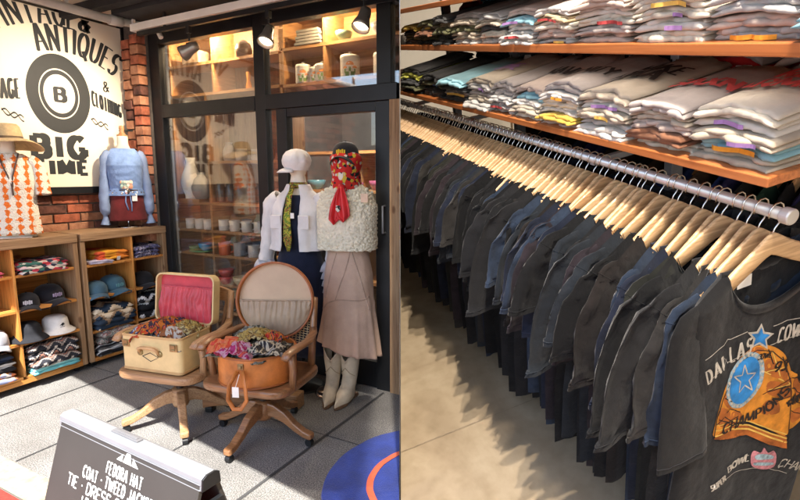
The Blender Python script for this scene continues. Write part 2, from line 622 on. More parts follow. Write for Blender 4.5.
for y in (2.235,):
    jm.add([(-4.3, y - .003, .004), (seam_x(y), y - .003, .004), (seam_x(y), y + .003, .004), (-4.3, y + .003, .004)], [(0, 1, 2, 3)])
tag(clip(jm.build('paving_joints', JOINT), True), kind='structure')

# ---- brick wall with real bricks behind the banner
BR1 = mat('red_brick', (.33, .1, .055), .9, .6, 11, .9, 45, .007)
BR2 = mat('dark_brick', (.12, .05, .038), .9, .7, 12, .9, 45, .007)
BR3 = mat('orange_brick', (.45, .17, .09), .9, .5, 12, .9, 45, .007, c2=(.5, .25, .15))
MORTAR = mat('mortar', (.1, .085, .075), .95, .3, 20)
wall = thing('brick_wall', 'red brick wall behind the hanging shop banner, with a soldier course under it', 'wall', (-4.45, 2, 0))
mb = MB()
mb.box((-.3, -3.2, 0), (.105, .94, 2.84), auto=False)
mb.build('mortar_backing', MORTAR, wall)
mb = MB()
z, row = .9, 0
while z < 1.5:
    sold = 1.31 < z < 1.36 and False
    y = -2.6 - (row % 2) * .11
    while y < .9:
        mb.cur = random.choice((0, 0, 1, 2))
        j = random.uniform(-.003, .004)
        mb.box((.06, y, z), (.12 + j, min(y + .2, .935), z + .064), auto=False)
        y += .212
    z += .075
    row += 1
y = -2.6
while y < .9:
    mb.cur = random.choice((0, 0, 1, 2))
    mb.box((.06, y, z + .004), (.121 + random.uniform(-.003, .004), y + .062, z + .2), auto=False)
    y += .072
z += .215
while z < 2.8:
    y = -2.6 - (row % 2) * .11
    while y < .9:
        mb.cur = random.choice((0, 0, 1, 2))
        if y > .7 or y < -.3:
            mb.box((.06, y, z), (.12, min(y + .2, .935), z + .064), auto=False)
        y += .212
    z += .075; row += 1
mb.build('brick_course', [BR1, BR2, BR3], wall, bevel=.004)

pil = thing('brick_pilaster', 'twin stacked red brick pilaster between the banner and the black shopfront', 'pilaster', (-4.16, 2.93, 0))
mb = MB(); mb.box((-.17, .0, 0), (.175, .12, 2.9), auto=False); mb.build('mortar_backing', MORTAR, pil)
mb = MB()
for xa, xb in ((-.065, .04), (.06, .165)):
    z = .9 + (0 if xa < 0 else .03)
    while z < 2.62:
        mb.cur = random.choice((0, 0, 2, 2, 1))
        pr_ = random.uniform(-.008, .008)
        mb.box((xa + random.uniform(0, .006), -.075 + pr_, z), (xb + random.uniform(-.006, .004), .01, z + .072), auto=False)
        z += .083
mb.build('brick_stack', [BR1, BR2, BR3], pil, bevel=.006)
mb = MB(); mb.tube([(.115, -.05, .9), (.115, -.05, 2.6)], .012, 8); mb.tube([(.04, -.09, 1.88), (-.12, -.1, 1.885)], .008, 6)
mb.build('conduit', BLACK, pil, smooth=True)

# ---- banner
ban = thing('banner', 'large cream shop banner with arched lettering and a bullseye, hung on the brick wall', 'banner', (-4.28, 2.36, 1.4))
CREAM = mat('banner_vinyl', (.82, .755, .63), .55, .04, 1.5, .15, 5, .01)
INK = mat('banner_ink', (.018, .021, .024), .6, .1, 8)
BY0, BY1, BZ0, BZ1 = 1.35, 2.905, 1.41, 2.745
mb = MB()
mb.box((-.045, BY0 - 2.36, BZ0 - 1.4), (0, BY1 - 2.36, BZ1 - 1.4), auto=False)
mb.build('sheet', CREAM, ban)
mb = MB()
mb.box((-.06, BY1 - 2.36 + .002, -.03), (.012, BY1 - 2.36 + .03, 1.37), auto=False)
mb.box((-.06, BY0 - 2.36, -.045), (.012, BY1 - 2.36, BZ0 - 1.402), auto=False)
mb.build('frame', BLACK, ban)


def on_banner(u, v, d):        # u = y, v = z in world metres
    return V((d, u - 2.36, v - 1.4))


letters = MB()


def arched(text, h, cy, cz, r, a_mid, tv, th, cond, gap, serif, squash=1.0):
    L_ = Lettering(text, h, tv, th, cond, gap, serif)

    def fn(u, v, d):
        a = a_mid - (u - L_.w / 2) / r
        return on_banner(cy + squash * (r + v) * math.sin(-a), cz + (r + v) * math.cos(a), d)
    L_.put(letters, fn, .001)


arched('ANTIQUES', .185, 2.43, 1.80, .66, RD(-9), .13, .055, .6, .12, .05)
arched('VINTAGE', .19, 2.42, 1.80, .85, RD(13), .12, .05, .66, .14, .05)
arched('&', .13, 2.42, 1.83, .84, RD(-12), .24, .1, .95, .1, .0)


def straight(text, h, y0, z0, width, tv, th, gap, slope=0, serif=0, taper=0):
    L_ = Lettering(text, h, tv, th, fit_cond(text, width / h, gap), gap, serif)

    def fn(u, v, d):
        s = u
        return on_banner(y0 + s, z0 + v * (1 - taper * u / L_.w) + slope * s, d)
    L_.put(letters, fn, .001)


straight('BIG', .155, 2.13, 1.645, .39, .34, .24, .42)
straight('TIME', .105, 2.125, 1.51, .40, .42, .26, .42)
straight('CLOTHING', .115, 2.615, 2.075, .24, .15, .07, .12, -.32, .04, .1)
straight('VINTAGE', .135, 1.80, 2.03, .28, .15, .07, .12, .12, .04, 0)
straight('B', .10, 2.325, 2.075, .075, .34, .18, .1, 0, .12)
straight('&', .08, 2.715, 2.2, .05, .14, .08, .1)
for (cy, cz, sg) in ((2.02, 1.965, 1), (2.66, 1.955, 1)):      # scroll ornaments
    for q in range(2):
        pts = [(cy - .07 * sg + .14 * t * sg, cz - .05 * t + .02 * math.sin(t * 9 + q * 2.4)) for t in [i / 24 for i in range(25)]]
        letters.loft([[on_banner(y, z - .006, .0012), on_banner(y, z + .006, .0012)] for y, z in pts], closed=False)
lo = letters.build('lettering', INK, ban)
bmm = bmesh.new(); bmm.from_mesh(lo.data)
bmesh.ops.bisect_plane(bmm, geom=list(bmm.verts) + list(bmm.edges) + list(bmm.faces), plane_co=(0, 0, 1.34), plane_no=(0, 0, 1), clear_outer=True)
bmesh.ops.bisect_plane(bmm, geom=list(bmm.verts) + list(bmm.edges) + list(bmm.faces), plane_co=(0, 1.35 - 2.36, 0), plane_no=(0, -1, 0), clear_outer=True)
bmm.to_mesh(lo.data); bmm.free()
em = MB()
for r0, r1 in ((.15, .236), (.116, .142)):       # the bullseye
    ring2(em, 2.36, 2.13, r0 * 1.27, r1 * 1.27, on_banner, .001, 72, .79)
em.build('bullseye_emblem', INK, ban)

# ---- awning: side pole, white beam, dark soffit
aw = thing('awning', 'shop awning overhead with a tan and black soffit', 'awning', (-2.6, 1.5, 2.78))
mb = MB()
ye = lambda x: .33 - .13 * (x + 1.95)
a, b_ = seam_pt(0, 0), seam_pt(3.4, 0)
pts = [(-4.45, ye(-4.45)), (seam_x(.08) + .3, ye(.25)), (seam_x(2.95) + .3, 2.95), (-4.45, 2.95)]
mb.prism([(x + 2.6, y - 1.5) for x, y in pts], 0, .06, 2)
clip(mb.build('soffit', SOFFIT, aw), True)
mb = MB()
for y in (.6, 1.25, 1.9, 2.45):
    mb.box((-1.8, y - 1.5 - .04, -.07), (2.4, y - 1.5 + .04, -.002), auto=False)
mb.box((-1.2, 2.52 - 1.5, -.09), (2.4, 2.93 - 1.5, -.004), auto=False)
clip(mb.build('beam', BLACKROUGH, aw), True)
pole = thing('awning_pole', 'grey round awning side pole running above the banner', 'pole', (-3.8, 1.6, 2.655))
mb = MB(); mb.tube([(0, -1.5, 0), (0, .95, 0), (0, 1.32, .045)], .03, 14); mb.tube([(0, .9, -.002), (0, 1.0, .004)], .037, 14)
mb.tube([(0, -1.45, 0), (0, -1.45, .13)], .02, 8); mb.tube([(0, .6, 0), (0, .6, .13)], .012, 8)
mb.build('tube', GREYPOLE, pole, smooth=True)
mb = MB(); mb.cbox((.0, 1.28, .04), (.09, .05, .07)); mb.tube([(0.02, 1.3, .0), (.05, 1.3, -.05)], .02, 8)
mb.build('elbow_bracket', WHITEMETAL, pole, bevel=.004)
wb = thing('light_beam', 'white square awning bar running to the right under the soffit', 'bar', (-2.6, 2.67, 2.62))
mb = MB(); mb.box((-1.17, -.03, -.022), (.95, .03, .03), auto=False)
mb.box((-1.17, -.012, .03), (-1.15, .012, .16), auto=False); mb.box((.5, -.012, .03), (.52, .012, .16), auto=False)
mb.build('bar', WHITEMETAL, wb, bevel=.004)
tr = thing('light_track', 'thin black lamp track fixed in front of the shop windows', 'track', (-2.4, 2.66, 2.565))
mb = MB(); mb.box((-1.3, -.014, -.008), (.93, .014, .024), auto=False)
mb.box((-1.0, -.008, .024), (-.98, .008, .21), auto=False); mb.box((.6, -.008, .024), (.62, .008, .21), auto=False)
o = mb.build('rail', BLACK, tr); clip(o, True)

BULB = bpy.data.materials.new('lit_bulb'); BULB.use_nodes = True
b = BULB.node_tree.nodes['Principled BSDF']
b.inputs['Emission Color'].default_value = (1, .78, .5, 1); b.inputs['Emission Strength'].default_value = 9
b.inputs['Base Color'].default_value = (.9, .8, .7, 1)
CAN = mat('lamp_can', (.3, .27, .24), .35, .1, 8, metal=.7)
LAMPS = []


def spot_lamp(x, label, aim, power, ang=70):
    loc = V((x, 2.66, 2.555))
    t = thing('track_spotlight', label, 'spotlight', loc, group='lit spotlights under the awning')
    mb = MB(); mb.tube([(0, 0, .01), (0, 0, -.1)], .007, 8); mb.cbox((0, 0, -.02), (.03, .03, .05), auto=False)
    mb.tube([(-.035, -.02, -.16), (-.03, 0, -.11), (.03, 0, -.11), (.035, -.02, -.16)], .006, 6)
    mb.build('bracket', BLACK, t, smooth=False)
    d = (V(aim) - (loc + V((0, -.02, -.17)))).normalized()
    q = d.to_track_quat('Z', 'Y').to_matrix().to_4x4()
    M = Matrix.Translation((0, -.02, -.17)) @ q
    mb = MB()
    prof = [(.0, -.085), (.03, -.085), (.036, -.06), (.038, -.02), (.052, .02), (.055, .045), (.05, .045), (.044, .02), (.0, .015)]
    mb.lathe(prof, 20, M=M)
    mb.build('can', CAN, t, smooth=True)
    mb = MB(); mb.lathe([(.043, .022), (.03, .034), (0, .038)], 20, M=M)
    mb.build('bulb', BULB, t, smooth=True)
    ld = bpy.data.lights.new('spot_light', 'SPOT'); ld.energy = power; ld.color = (1, .82, .6)
    ld.spot_size = RD(ang); ld.spot_blend = .8; ld.shadow_soft_size = .04
    lo = bpy.data.objects.new('spot_light', ld); col.objects.link(lo)
    lo.matrix_world = Matrix.Translation(loc) @ M @ Matrix.Translation((0, 0, .06)) @ Matrix.Rotation(PI, 4, 'X')
    return t


spot_lamp(-3.14, 'lit conical spotlight nearest the brick pilaster, hanging from the black track', (-4.25, 2.2, 1.8), 38, 100)
spot_lamp(-2.39, 'lit conical spotlight at the post between the two upper windows', (-2.25, 1.7, .7), 6, 95)
spot_lamp(-1.66, 'lit conical spotlight in front of the canister shelf, rightmost on the track', (-1.75, 1.9, .9), 6, 95)

# ---- shopfront
sf = thing('shopfront', 'black steel shopfront with wired glass windows and a glazed door', 'shopfront', (-2.8, 2.983, 0))
X = lambda x: x + 2.8
D0, D1 = -.035, .035
mb = MB()
for xa, xb, za, zb in ((-3.985, -3.86, 0, 2.78), (-2.81, -2.71, 0, 2.78), (-1.75, -1.645, 2.09, 2.58)):
    mb.box((X(xa), D0, za), (X(xb), D1, zb), auto=False)
mb.box((X(-3.86), D0 - .004, 1.985), (X(-2.812), D1, 2.09), auto=False)
mb.box((X(-2.708), D0 - .004, 1.985), (X(-1.60), D1, 2.09), auto=False)
mb.box((X(-3.86), D0 - .004, 2.58), (X(-2.812), D1, 2.778), auto=False)
mb.box((X(-2.708), D0 - .004, 2.58), (X(-1.60), D1, 2.778), auto=False)
mb.box((X(-3.86), D0 - .004, 0), (X(-2.812), D1, .16), auto=False)
mb.box((X(-2.708), D0 - .004, 0), (X(-2.604), D1, .12), auto=False)
clip(mb.build('frame', BLACK, sf, bevel=.003), True)
for xa, xb, za, zb in ((-3.86, -2.81, .16, 1.985), (-2.71, -2.604, .12, 1.985), (-3.86, -2.81, 2.09, 2.58), (-2.71, -1.75, 2.09, 2.58), (-1.645, -1.6, 2.09, 2.58)):
    mb = MB(); mb.box((X(xa), -.004, za), (X(xb), .004, zb), auto=False)
    clip(mb.build('window_pane', GLASS, sf), True)
mb = MB()
for xa, xb, za, zb in ((-2.6, -2.505, .0, 1.98), (-1.755, -1.65, 0, 1.98)):
    mb.box((X(xa), D0 - .012, za), (X(xb), D1 - .01, zb), auto=False)
mb.box((X(-2.503), D0 - .009, 1.92), (X(-1.757), D1 - .012, 1.98), auto=False)
mb.box((X(-2.503), D0 - .009, .01), (X(-1.757), D1 - .012, .2), auto=False)
dr = mb.build('door', BLACK, sf, bevel=.003)
mb = MB(); mb.box((X(-2.505), -.012, .2), (X(-1.755), -.004, 1.92), auto=False)
mb.build('pane', glass_mat('door_glass', .05), dr)
mb = MB(); mb.tube([(X(-1.68), D0 - .012, 1.12), (X(-1.68), D0 - .05, 1.12), (X(-1.68), D0 - .05, 1.3), (X(-1.68), D0 - .012, 1.3)], .007, 8)
mb.build('handle', STEEL, dr, smooth=True)
mb = MB(); mb.box((X(-1.643), D0 - .02, 0), (X(-1.56), D1, 1.983), auto=True)
clip(mb.build('door_jamb', ROUGHWOOD, sf), True)

# ---- shop interior seen through the glass
room = MB()
room.box((-4.4, 3.02, -.03), (-1.2, 6.4, -.004), auto=False)
fl = clip(room.build('floor', mat('dark_shop_floor', (.07, .06, .055), .5, .2, 4)), True); tag(fl, kind='structure')
room = MB(); room.box((-4.5, 6.4, 0), (-1.2, 6.5, 2.9), auto=False)
w2 = clip(room.build('interior_wall', mat('grey_plaster', (.2, .2, .2), .85, .15, 3)), True); tag(w2, 'grey back wall deep inside the shop behind the glass door', 'wall')
room = MB(); room.box((-4.5, 3.02, 0), (-4.4, 6.4, 2.9), auto=False)
w3 = room.build('interior_wall', MATS['grey_plaster']); tag(w3, 'grey side wall inside the shop beyond the window shelves', 'wall')
room = MB(); room.box((-4.5, 2.955, 2.9), (-1.0, 6.5, 2.95), auto=False)
w4 = clip(room.build('ceiling', SOFFIT), True); tag(w4, kind='structure')

ws = thing('window_shelves', 'tall pine display shelves standing behind the shop window glass', 'shelves', (-3.3, 3.24, 0))
W = lambda x: x + 3.3
for z in (.31, .553, .813, 1.024, 1.267, 2.19, 2.44):
    mb = MB(); mb.box((W(-3.95), -.12, z - .022), (W(-2.72), .12, z)); mb.build('shelf', INWOOD, ws)
mb = MB(); mb.box((W(-3.54), -.12, 1.6), (W(-2.72), .12, 1.622)); mb.build('shelf', INWOOD, ws)
mb = MB()
for x, za, zb in ((-3.97, .0, 2.72), (-3.545, 0, 2.168), (-2.715, 0, 2.72), (-3.44, 2.19, 2.72)):
    for z0, z1 in zip((0, .31, .553, .813, 1.024, 1.267, 2.19, 2.44, ), (.288, .531, .791, 1.002, 1.245, 2.168, 2.418, 2.72)):
        if z0 >= za - .01 and z1 <= zb + .01:
            mb.box((W(x), -.118, z0 + .001), (W(x) + .022, .118, z1 - .001))
mb.build('upright', INWOOD, ws)
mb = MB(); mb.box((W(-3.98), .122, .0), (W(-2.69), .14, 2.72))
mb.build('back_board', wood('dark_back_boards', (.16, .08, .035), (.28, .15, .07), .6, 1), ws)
us = thing('transom_shelves', 'pine cabinet of open shelves behind the upper window over the door', 'shelves', (-2.2, 3.24, 2.1))
U = lambda x: x + 2.2
for z in (2.185, 2.45, 2.7):
    mb = MB(); mb.box((U(-2.68), -.12, z - 2.1 - .022), (U(-1.5), .12, z - 2.1))
    clip(mb.build('shelf', INWOOD, us), True)
mb = MB()
for x in (-2.69, -2.3, -1.76):
    for za, zb in ((2.187, 2.426), (2.452, 2.676)):
        mb.box((U(x), -.118, za - 2.1), (U(x) + .022, .118, zb - 2.1))
clip(mb.build('upright', INWOOD, us), True)
mb = MB(); mb.box((U(-2.7), .122, 2.12 - 2.1), (U(-1.5), .14, 2.72 - 2.1))
clip(mb.build('back_board', INWOOD, us), True)
# posts carrying the cabinet so that it does not float
mb = MB(); mb.box((U(-2.69), -.1, -2.1), (U(-2.668), .1, .06)); mb.build('leg', INWOOD, us)

for x, z in ((-3.35, 2.68), (-2.2, 2.66)):
    t = thing('shelf_lamp', 'small warm lamp over the window shelves, at the %s' % ('left window' if x < -3 else 'upper window over the door'), 'lamp', (x, 3.06, z))
    mb = MB(); mb.lathe([(0, .03), (.03, .03), (.035, 0), (.028, 0), (0, .006)], 16); mb.build('shade', BLACK, t, smooth=True)
    ld = bpy.data.lights.new('shelf_light', 'POINT'); ld.energy = 24 if x < -3 else 9; ld.color = (1, .72, .42); ld.shadow_soft_size = .03
    lo = bpy.data.objects.new('shelf_light', ld); col.objects.link(lo); lo.location = (x, 3.06, z - .05)

t = thing('added_pendant', 'added round pendant lamp hanging deep inside the shop behind the door', 'lamp', (-2.6, 4.0, 2.45))  # unseen lamp, added to lighten the room behind the door glass
mb = MB(); mb.tube([(0, 0, .1), (0, 0, .45)], .005, 6); mb.lathe([(0, .12), (.06, .11), (.1, .06), (.11, 0), (.1, 0), (.05, .05), (0, .06)], 24); mb.build('shade', BLACK, t, smooth=True)
mb = MB(); mb.lathe([(0, -.03), (.03, -.02), (.035, .01), (.02, .04), (0, .05)], 16); mb.build('bulb', BULB, t, smooth=True)
ld = bpy.data.lights.new('added_pendant_light', 'POINT'); ld.energy = 45; ld.color = (1, .9, .78); ld.shadow_soft_size = .04
lo = bpy.data.objects.new('added_pendant_light', ld); col.objects.link(lo); lo.location = (-2.6, 4.0, 2.38)
# ================================================================ cubby shelves with hats and folded cloth
def single(mb, name, m, label, cat, M, group=None, **kw):
    o = mb.build(name, m, None, M=M, **kw)
    return tag(o, label, cat, group)


def slab(mb, w, d, h, seed=0, amp=.006, droop=.0, z0=0, nu=16, x0=0, wob=.01):
    """one fold of cloth: front fold at -x, width along y, resting on z0"""
    rings = []
    for i in range(nu + 1):
        u = i / nu * 2 - 1
        e = 1 - abs(u) ** 14 * .7
        ring = []
        yy = u * w / 2
        front = -d / 2 + wob * fbm(u * 2.1, seed * 3.1, 5)
        top = h * (1 + .35 * fbm(u * 1.8, seed * 2.3, 1))
        for k in range(9):                      # front roll
            a = -PI / 2 - PI * k / 8
            ring.append((front + h * .5 + math.cos(a) * h * .5, .5 + .5 * math.sin(a)))
        for k in range(1, 7):
            ring.append((front + h * .5 + (d - h * .7) * k / 6, 1))
        ring.append((front + d - h * .1, .0))
        for k in range(5, 0, -1):
            ring.append((front + h * .5 + (d - h * .7) * k / 6, 0))
        R_ = []
        for (x, t) in ring:
            n_ = amp * fbm(x * 9 + seed, yy * 9, seed * 1.7)
            zz = z0 + t * top * e + n_ + (1 - e) * h * .3 - droop * (u * u)
            R_.append(V((x + x0, yy * (1 - .02 * (1 - t)), zz)))
        rings.append(R_)
    mb.loft(rings, True, True, True)


cub_mats = [PINE[0], PINE[1], PINE[2]]


def cubby(label, y0, y1, divs, shelves, dark_end):
    t = thing('cubby_shelf', label, 'shelf unit', (-4.12, (y0 + y1) / 2, .05), group=None)
    cy = (y0 + y1) / 2
    Xf, Xb = .2, -.2
    mb = MB()
    mb.box((Xb - .0, y0 - cy, .955), (Xf + .012, y1 - cy, 1.012)); mb.build('top_board', ROUGHWOOD, t, bevel=.004)
    for ya, yb in ((y0, y0 + .036), (y1 - .036, y1)):
        mb = MB(); mb.box((Xb, ya - cy, 0), (Xf + .004, yb - cy, .953)); mb.build('end_panel', ROUGHWOOD, t, bevel=.003)
    edges = [y0 + .036] + [q for d in divs for q in (d - .009, d + .009)] + [y1 - .036]
    for d in divs:
        mb = MB(); mb.box((Xb + .02, d - .008 - cy, .05), (Xf, d + .008 - cy, .952)); mb.build('divider', PINE, t, bevel=.002)
    for a_, b_ in zip(edges[::2], edges[1::2]):
        for z in shelves:
            mb = MB(); mb.box((Xb + .02, a_ - cy + .001, z - .05 - .02), (Xf - .002, b_ - cy - .001, z - .05)); mb.build('shelf', PINE, t, bevel=.002)
    mb = MB(); mb.box((Xb - .002, y0 - cy + .037, .0), (Xb + .018, y1 - cy - .037, .952)); mb.build('back_board', PINE, t)
    mb = MB(); mb.box((Xf - .03, y0 - cy + .037, -.002), (Xf + .001, y1 - cy - .037, shelves[0] - .05 - .021)); mb.build('plinth', PINE, t, bevel=.002)
    for yy in (y0 + .06, y1 - .06):
        cs = MB(); cs.tube([(.12, yy - cy, -.024), (.15, yy - cy, -.024)], .024, 14); cs.tube([(.14, yy - cy - .0, -.022), (.14, yy - cy, .0)], .008, 8)
        cs.cbox((.13, yy - cy, -.003), (.06, .05, .004), auto=False)
        cs.build('caster', BLACK, t, smooth=False)
    return t


SA = (.102, .344, .577, .822)
SB = (.075, .293, .561, .817)
cubby('wooden cubby shelf at the left edge of the photo, under the straw hat torso', .9, 2.185, (1.33, 1.752), SA, False)
cubby('wooden cubby shelf beside the shopfront, under the blue blouse torso', 2.205, 2.945, (2.622,), SB, True)

NAVY = (.02, .025, .05)
COT = {}


def cap(label, colour, loc, rz, logo=None, size=1.0, cat='cap', nm='baseball_cap', tilt=0):
    M_ = TR(loc, rz) @ Matrix.Rotation(tilt, 4, 'Y')
    t = thing(nm, label, cat, M=M_)
    m = cloth('cap_cloth_%.3f_%.3f' % (colour[0], colour[2]), colour, .25, .2)
    mb = MB()
    prof = [(.0, .118), (.012, .118), (.04, .112), (.066, .096), (.082, .07), (.088, .035), (.089, .004), (.086, .002)]
    mb.lathe([(r * size, z * size) for r, z in prof], 28, sx=1.1)
    mb.lathe([(.0, .124 * size), (.006, .123 * size), (.007, .117 * size)], 8)
    mb.build('crown', m, t, smooth=True)
    mb = MB()
    def f(u, v):
        a = (u - .5) * PI * .95
        r0 = .088
        x = math.cos(a) * (r0 + .0)
        x = x * 1.1 + v * .075 * math.cos(a) ** .7 if math.cos(a) > 0 else x
        y = math.sin(a) * r0
        return V((x, y, .012 + v * .0 - 6 * y * y * (1 + v) * .6 + .012 * (1 - v))) * size
    mb.grid(f, 20, 6)
    mb.build('visor', m, t, smooth=True, solid=.004)
    if logo:
        mb = MB()
        for k in range(5):
            yy = -.03 + k * .013
            mb.cbox((.086 * 1.1 * size * math.cos(yy * 10), yy * size, .05 * size), (.006, .009, .022 + .008 * (k % 2)), auto=False)
        mb.build('badge', cloth('cap_badge_%s' % str(logo), logo, .1, .1), t)
    return t


def bucket(label, colour, loc, rz, size=1.0, mark=False):
    t = thing('bucket_hat', label, 'hat', loc, rz)
    m = mat('terry_%.2f' % colour[0], colour, .95, .12, 20, .5, 180, .002)
    mb = MB()
    prof = [(0, .125), (.03, .125), (.062, .12), (.08, .1), (.086, .06), (.09, .035), (.105, .022), (.128, .006), (.132, .0), (.127, .002), (.1, .018), (.086, .03)]
    mb.lathe([(r * size, z * size) for r, z in prof], 32, sx=1.08)
    mb.build('body', m, t, smooth=True)
    if mark:
        mb = MB()
        s = [(-.018, .06), (-.006, .068), (.0, .078), (.01, .075), (.016, .083), (.012, .07), (.02, .062), (.006, .058), (.002, .05), (-.004, .058)]
        mb.add([V((.0955 * math.cos(y * 9), y, z)) * size for y, z in s], [tuple(range(len(s)))])
        mb.add([V((.0965 * math.cos(y * 9), y, z)) * size for y, z in ((-.016, .044), (.018, .044), (.018, .048), (-.016, .048))], [(0, 1, 2, 3)])
        mb.build('emblem', INK, t)
    return t


def folded(label, m, w, d, h, loc, rz=0, layers=3, seed=0, cat='cloth', nm='folded_cloth', tagcol=None, jit=.012):
    rnd = random.Random(seed)
    mb = MB()
    z = 0
    for k in range(layers):
        hh = h / layers * 1.08
        slab(mb, w * rnd.uniform(.9, 1), d * rnd.uniform(.92, 1), hh, seed * 7 + k, .008, .006, z, 14, rnd.uniform(-jit, jit), .015)
        z += h / layers
    o = mb.build(nm, m, None, smooth=True, M=TR(loc, rz))
    tag(o, label, cat)
    return o


# front of the shelves is +x: folded pieces are turned so their fold shows
FR = PI
Xs = -4.05
MULTI = pattern('multi_print', [(.5, .06, .08), (.02, .03, .06), (.55, .5, .45), (.04, .12, .1), (.35, .03, .06), (.015, .015, .02), (.55, .4, .42)], 26, 'voronoi', stretch=(1, 1, 2))
NAVAJO = pattern('woven_grey_black', [(.02, .022, .03), (.02, .022, .03), (.35, .3, .27), (.12, .1, .1), (.3, .14, .1), (.02, .02, .03), (.55, .5, .45), (.03, .03, .04)], 8, 'zigzag')
TURQ = pattern('woven_turquoise', [(.13, .42, .46), (.2, .5, .52), (.55, .55, .5), (.1, .35, .4)], 14, 'stripe')
ZIGC = pattern('woven_cream_navy', [(.62, .52, .38), (.62, .52, .38), (.02, .035, .06), (.02, .035, .06), (.02, .035, .06), (.3, .2, .12)], 5, 'zigzag')
BW = pattern('woven_black_white', [(.012, .012, .015), (.012, .012, .015), (.6, .6, .6), (.012, .012, .015), (.2, .2, .22)], 7, 'zigzag')
GREYP = pattern('woven_grey_sage', [(.3, .3, .28), (.13, .15, .14), (.42, .4, .36), (.25, .1, .09), (.1, .11, .11)], 24, 'noise')
ORG = pattern('orange_print', [(.62, .2, .03), (.7, .32, .03), (.55, .08, .03), (.75, .45, .08)], 10, 'voronoi')
PURP = pattern('dark_purple_print', [(.03, .03, .06), (.12, .12, .25), (.03, .03, .05), (.4, .38, .5), (.05, .03, .08)], 22, 'noise')
PINK = cloth('pink_knit', (.7, .12, .2))
LILAC = cloth('lilac_cloth', (.45, .42, .55))
TAGW = mat('price_card', (.8, .78, .74), .8, .05)


def price_tag(loc, rz, label, M=None):
    mb = MB(); mb.cbox((0, 0, .016), (.002, .028, .034), auto=False)
    return single(mb, 'price_tag', TAGW, label, 'price tag', (M if M is not None else TR(loc, rz)) @ Matrix.Rotation(.35, 4, 'Y'))


# unit at the left edge: narrow left column then the wide right column
folded('bright pink folded knit in the top left cubby at the photo edge', PINK, .3, .26, .05, (Xs, 1.55, .822), FR, 2, 3)
folded('lilac cloth folded in the left edge cubby of the third row', LILAC, .3, .26, .09, (Xs, 1.52, .344), FR, 2, 4)
cap('grey cap with a pale visor in the third cubby row at the photo edge', (.32, .33, .38), (-4.0, 1.62, .344), -.25)
folded('black and white woven blanket in the bottom cubby at the photo edge', pattern('edge_blanket', [(.012, .012, .015), (.5, .5, .5), (.012, .012, .015), (.02, .03, .06), (.012, .012, .015)], 9, 'stripe'), .34, .3, .13, (Xs, 1.54, .165), FR, 3, 5, 'blanket', 'folded_blanket')
folded('orange and white print cloth under the blanket in the bottom edge cubby', pattern('orange_white_print', [(.6, .2, .08), (.6, .55, .5), (.2, .22, .35), (.65, .3, .1)], 30, 'voronoi'), .34, .31, .06, (Xs, 1.54, .102), FR, 2, 6)
folded('multicolour print scarves folded in the top cubby left of the wooden post', MULTI, .33, .29, .08, (Xs + .01, 1.94, .822), FR, 3, 8, 'scarves', 'folded_scarf')
price_tag((-3.93, 1.86, .822), 0, 'white price tag on the multicolour print scarves, left one')
price_tag((-3.93, 2.08, .835), 0, 'white price tag on the multicolour print scarves, right one')
cap('black baseball cap in front on the second row, with a small white mark', (.012, .012, .016), (-4.0, 1.85, .577), -.35, (.5, .5, .55), .85)
cap('larger black baseball cap behind the smaller one on the second row', (.01, .01, .014), (-4.05, 2.02, .577), .15, (.3, .25, .4), 1.08)
bucket('black bucket hat beside the white one in the third cubby row', (.012, .013, .018), (-4.0, 1.83, .344), .0, .98)
bucket('white terry bucket hat with a small black emblem', (.72, .71, .69), (-4.02, 2.03, .344), .0, .98, True)
folded('black and rust woven blanket folded in the bottom cubby under the white hat', NAVAJO, .34, .31, .155, (Xs + .02, 1.955, .148), FR, 3, 9, 'blanket', 'folded_blanket', None, .03)
folded('turquoise striped throw under the black and rust woven blanket', TURQ, .34, .31, .045, (Xs + .02, 1.955, .102), FR, 2, 10, 'throw', 'folded_throw')
# unit beside the shopfront
folded('yellow and orange print folded cloth in the top cubby right of the wooden post', ORG, .28, .27, .07, (Xs, 2.46, .837), FR, 3, 12)
folded('pale lilac cloth under the orange print in the cubby right of the post', LILAC, .19, .26, .03, (Xs + .02, 2.36, .817), FR, 2, 13)
price_tag((-3.925, 2.5, .825), 0, 'white price tag under the orange print cloth')
cap('dusty blue baseball cap in front in the second cubby right of the post', (.05, .11, .17), (-4.0, 2.34, .561), -.3, None, .95)
cap('teal blue baseball cap with a pale stitched front, behind the dusty blue cap', (.035, .09, .14), (-4.04, 2.5, .561), .1, (.1, .25, .3), 1.1)
folded('cream and navy zigzag blanket folded in the third cubby right of the post', ZIGC, .33, .32, .17, (Xs + .015, 2.425, .293), FR, 4, 14, 'blanket', 'folded_blanket', None, .03)
folded('grey sage sweater rolled in the bottom cubby right of the post', GREYP, .31, .28, .12, (Xs, 2.45, .155), FR, 2, 15, 'sweater', 'folded_sweater', None, .03)
folded('black and white striped cloth in the bottom cubby under the sage sweater', pattern('bw_stripe', [(.012, .012, .015), (.012, .012, .015), (.55, .55, .55), (.1, .1, .1)], 16, 'stripe'), .32, .29, .08, (Xs + .01, 2.42, .075), FR, 2, 16)
folded('dark purple print scarf in the top right cubby next to the shopfront', PURP, .24, .27, .09, (Xs + .01, 2.76, .817), FR, 3, 17, 'scarf', 'folded_scarf')
cap('black cap in the right column, above the black chevron sweater', (.012, .012, .015), (-4.02, 2.76, .561), .0, None, 1.0)
folded('black sweater with white chevrons in the right column of cubbies', pattern('chevrons', [(.012, .012, .015), (.55, .55, .55), (.012, .012, .015), (.012, .012, .015)], 6, 'zigzag'), .26, .3, .2, (Xs + .02, 2.765, .293), FR, 3, 18, 'sweater', 'folded_sweater')
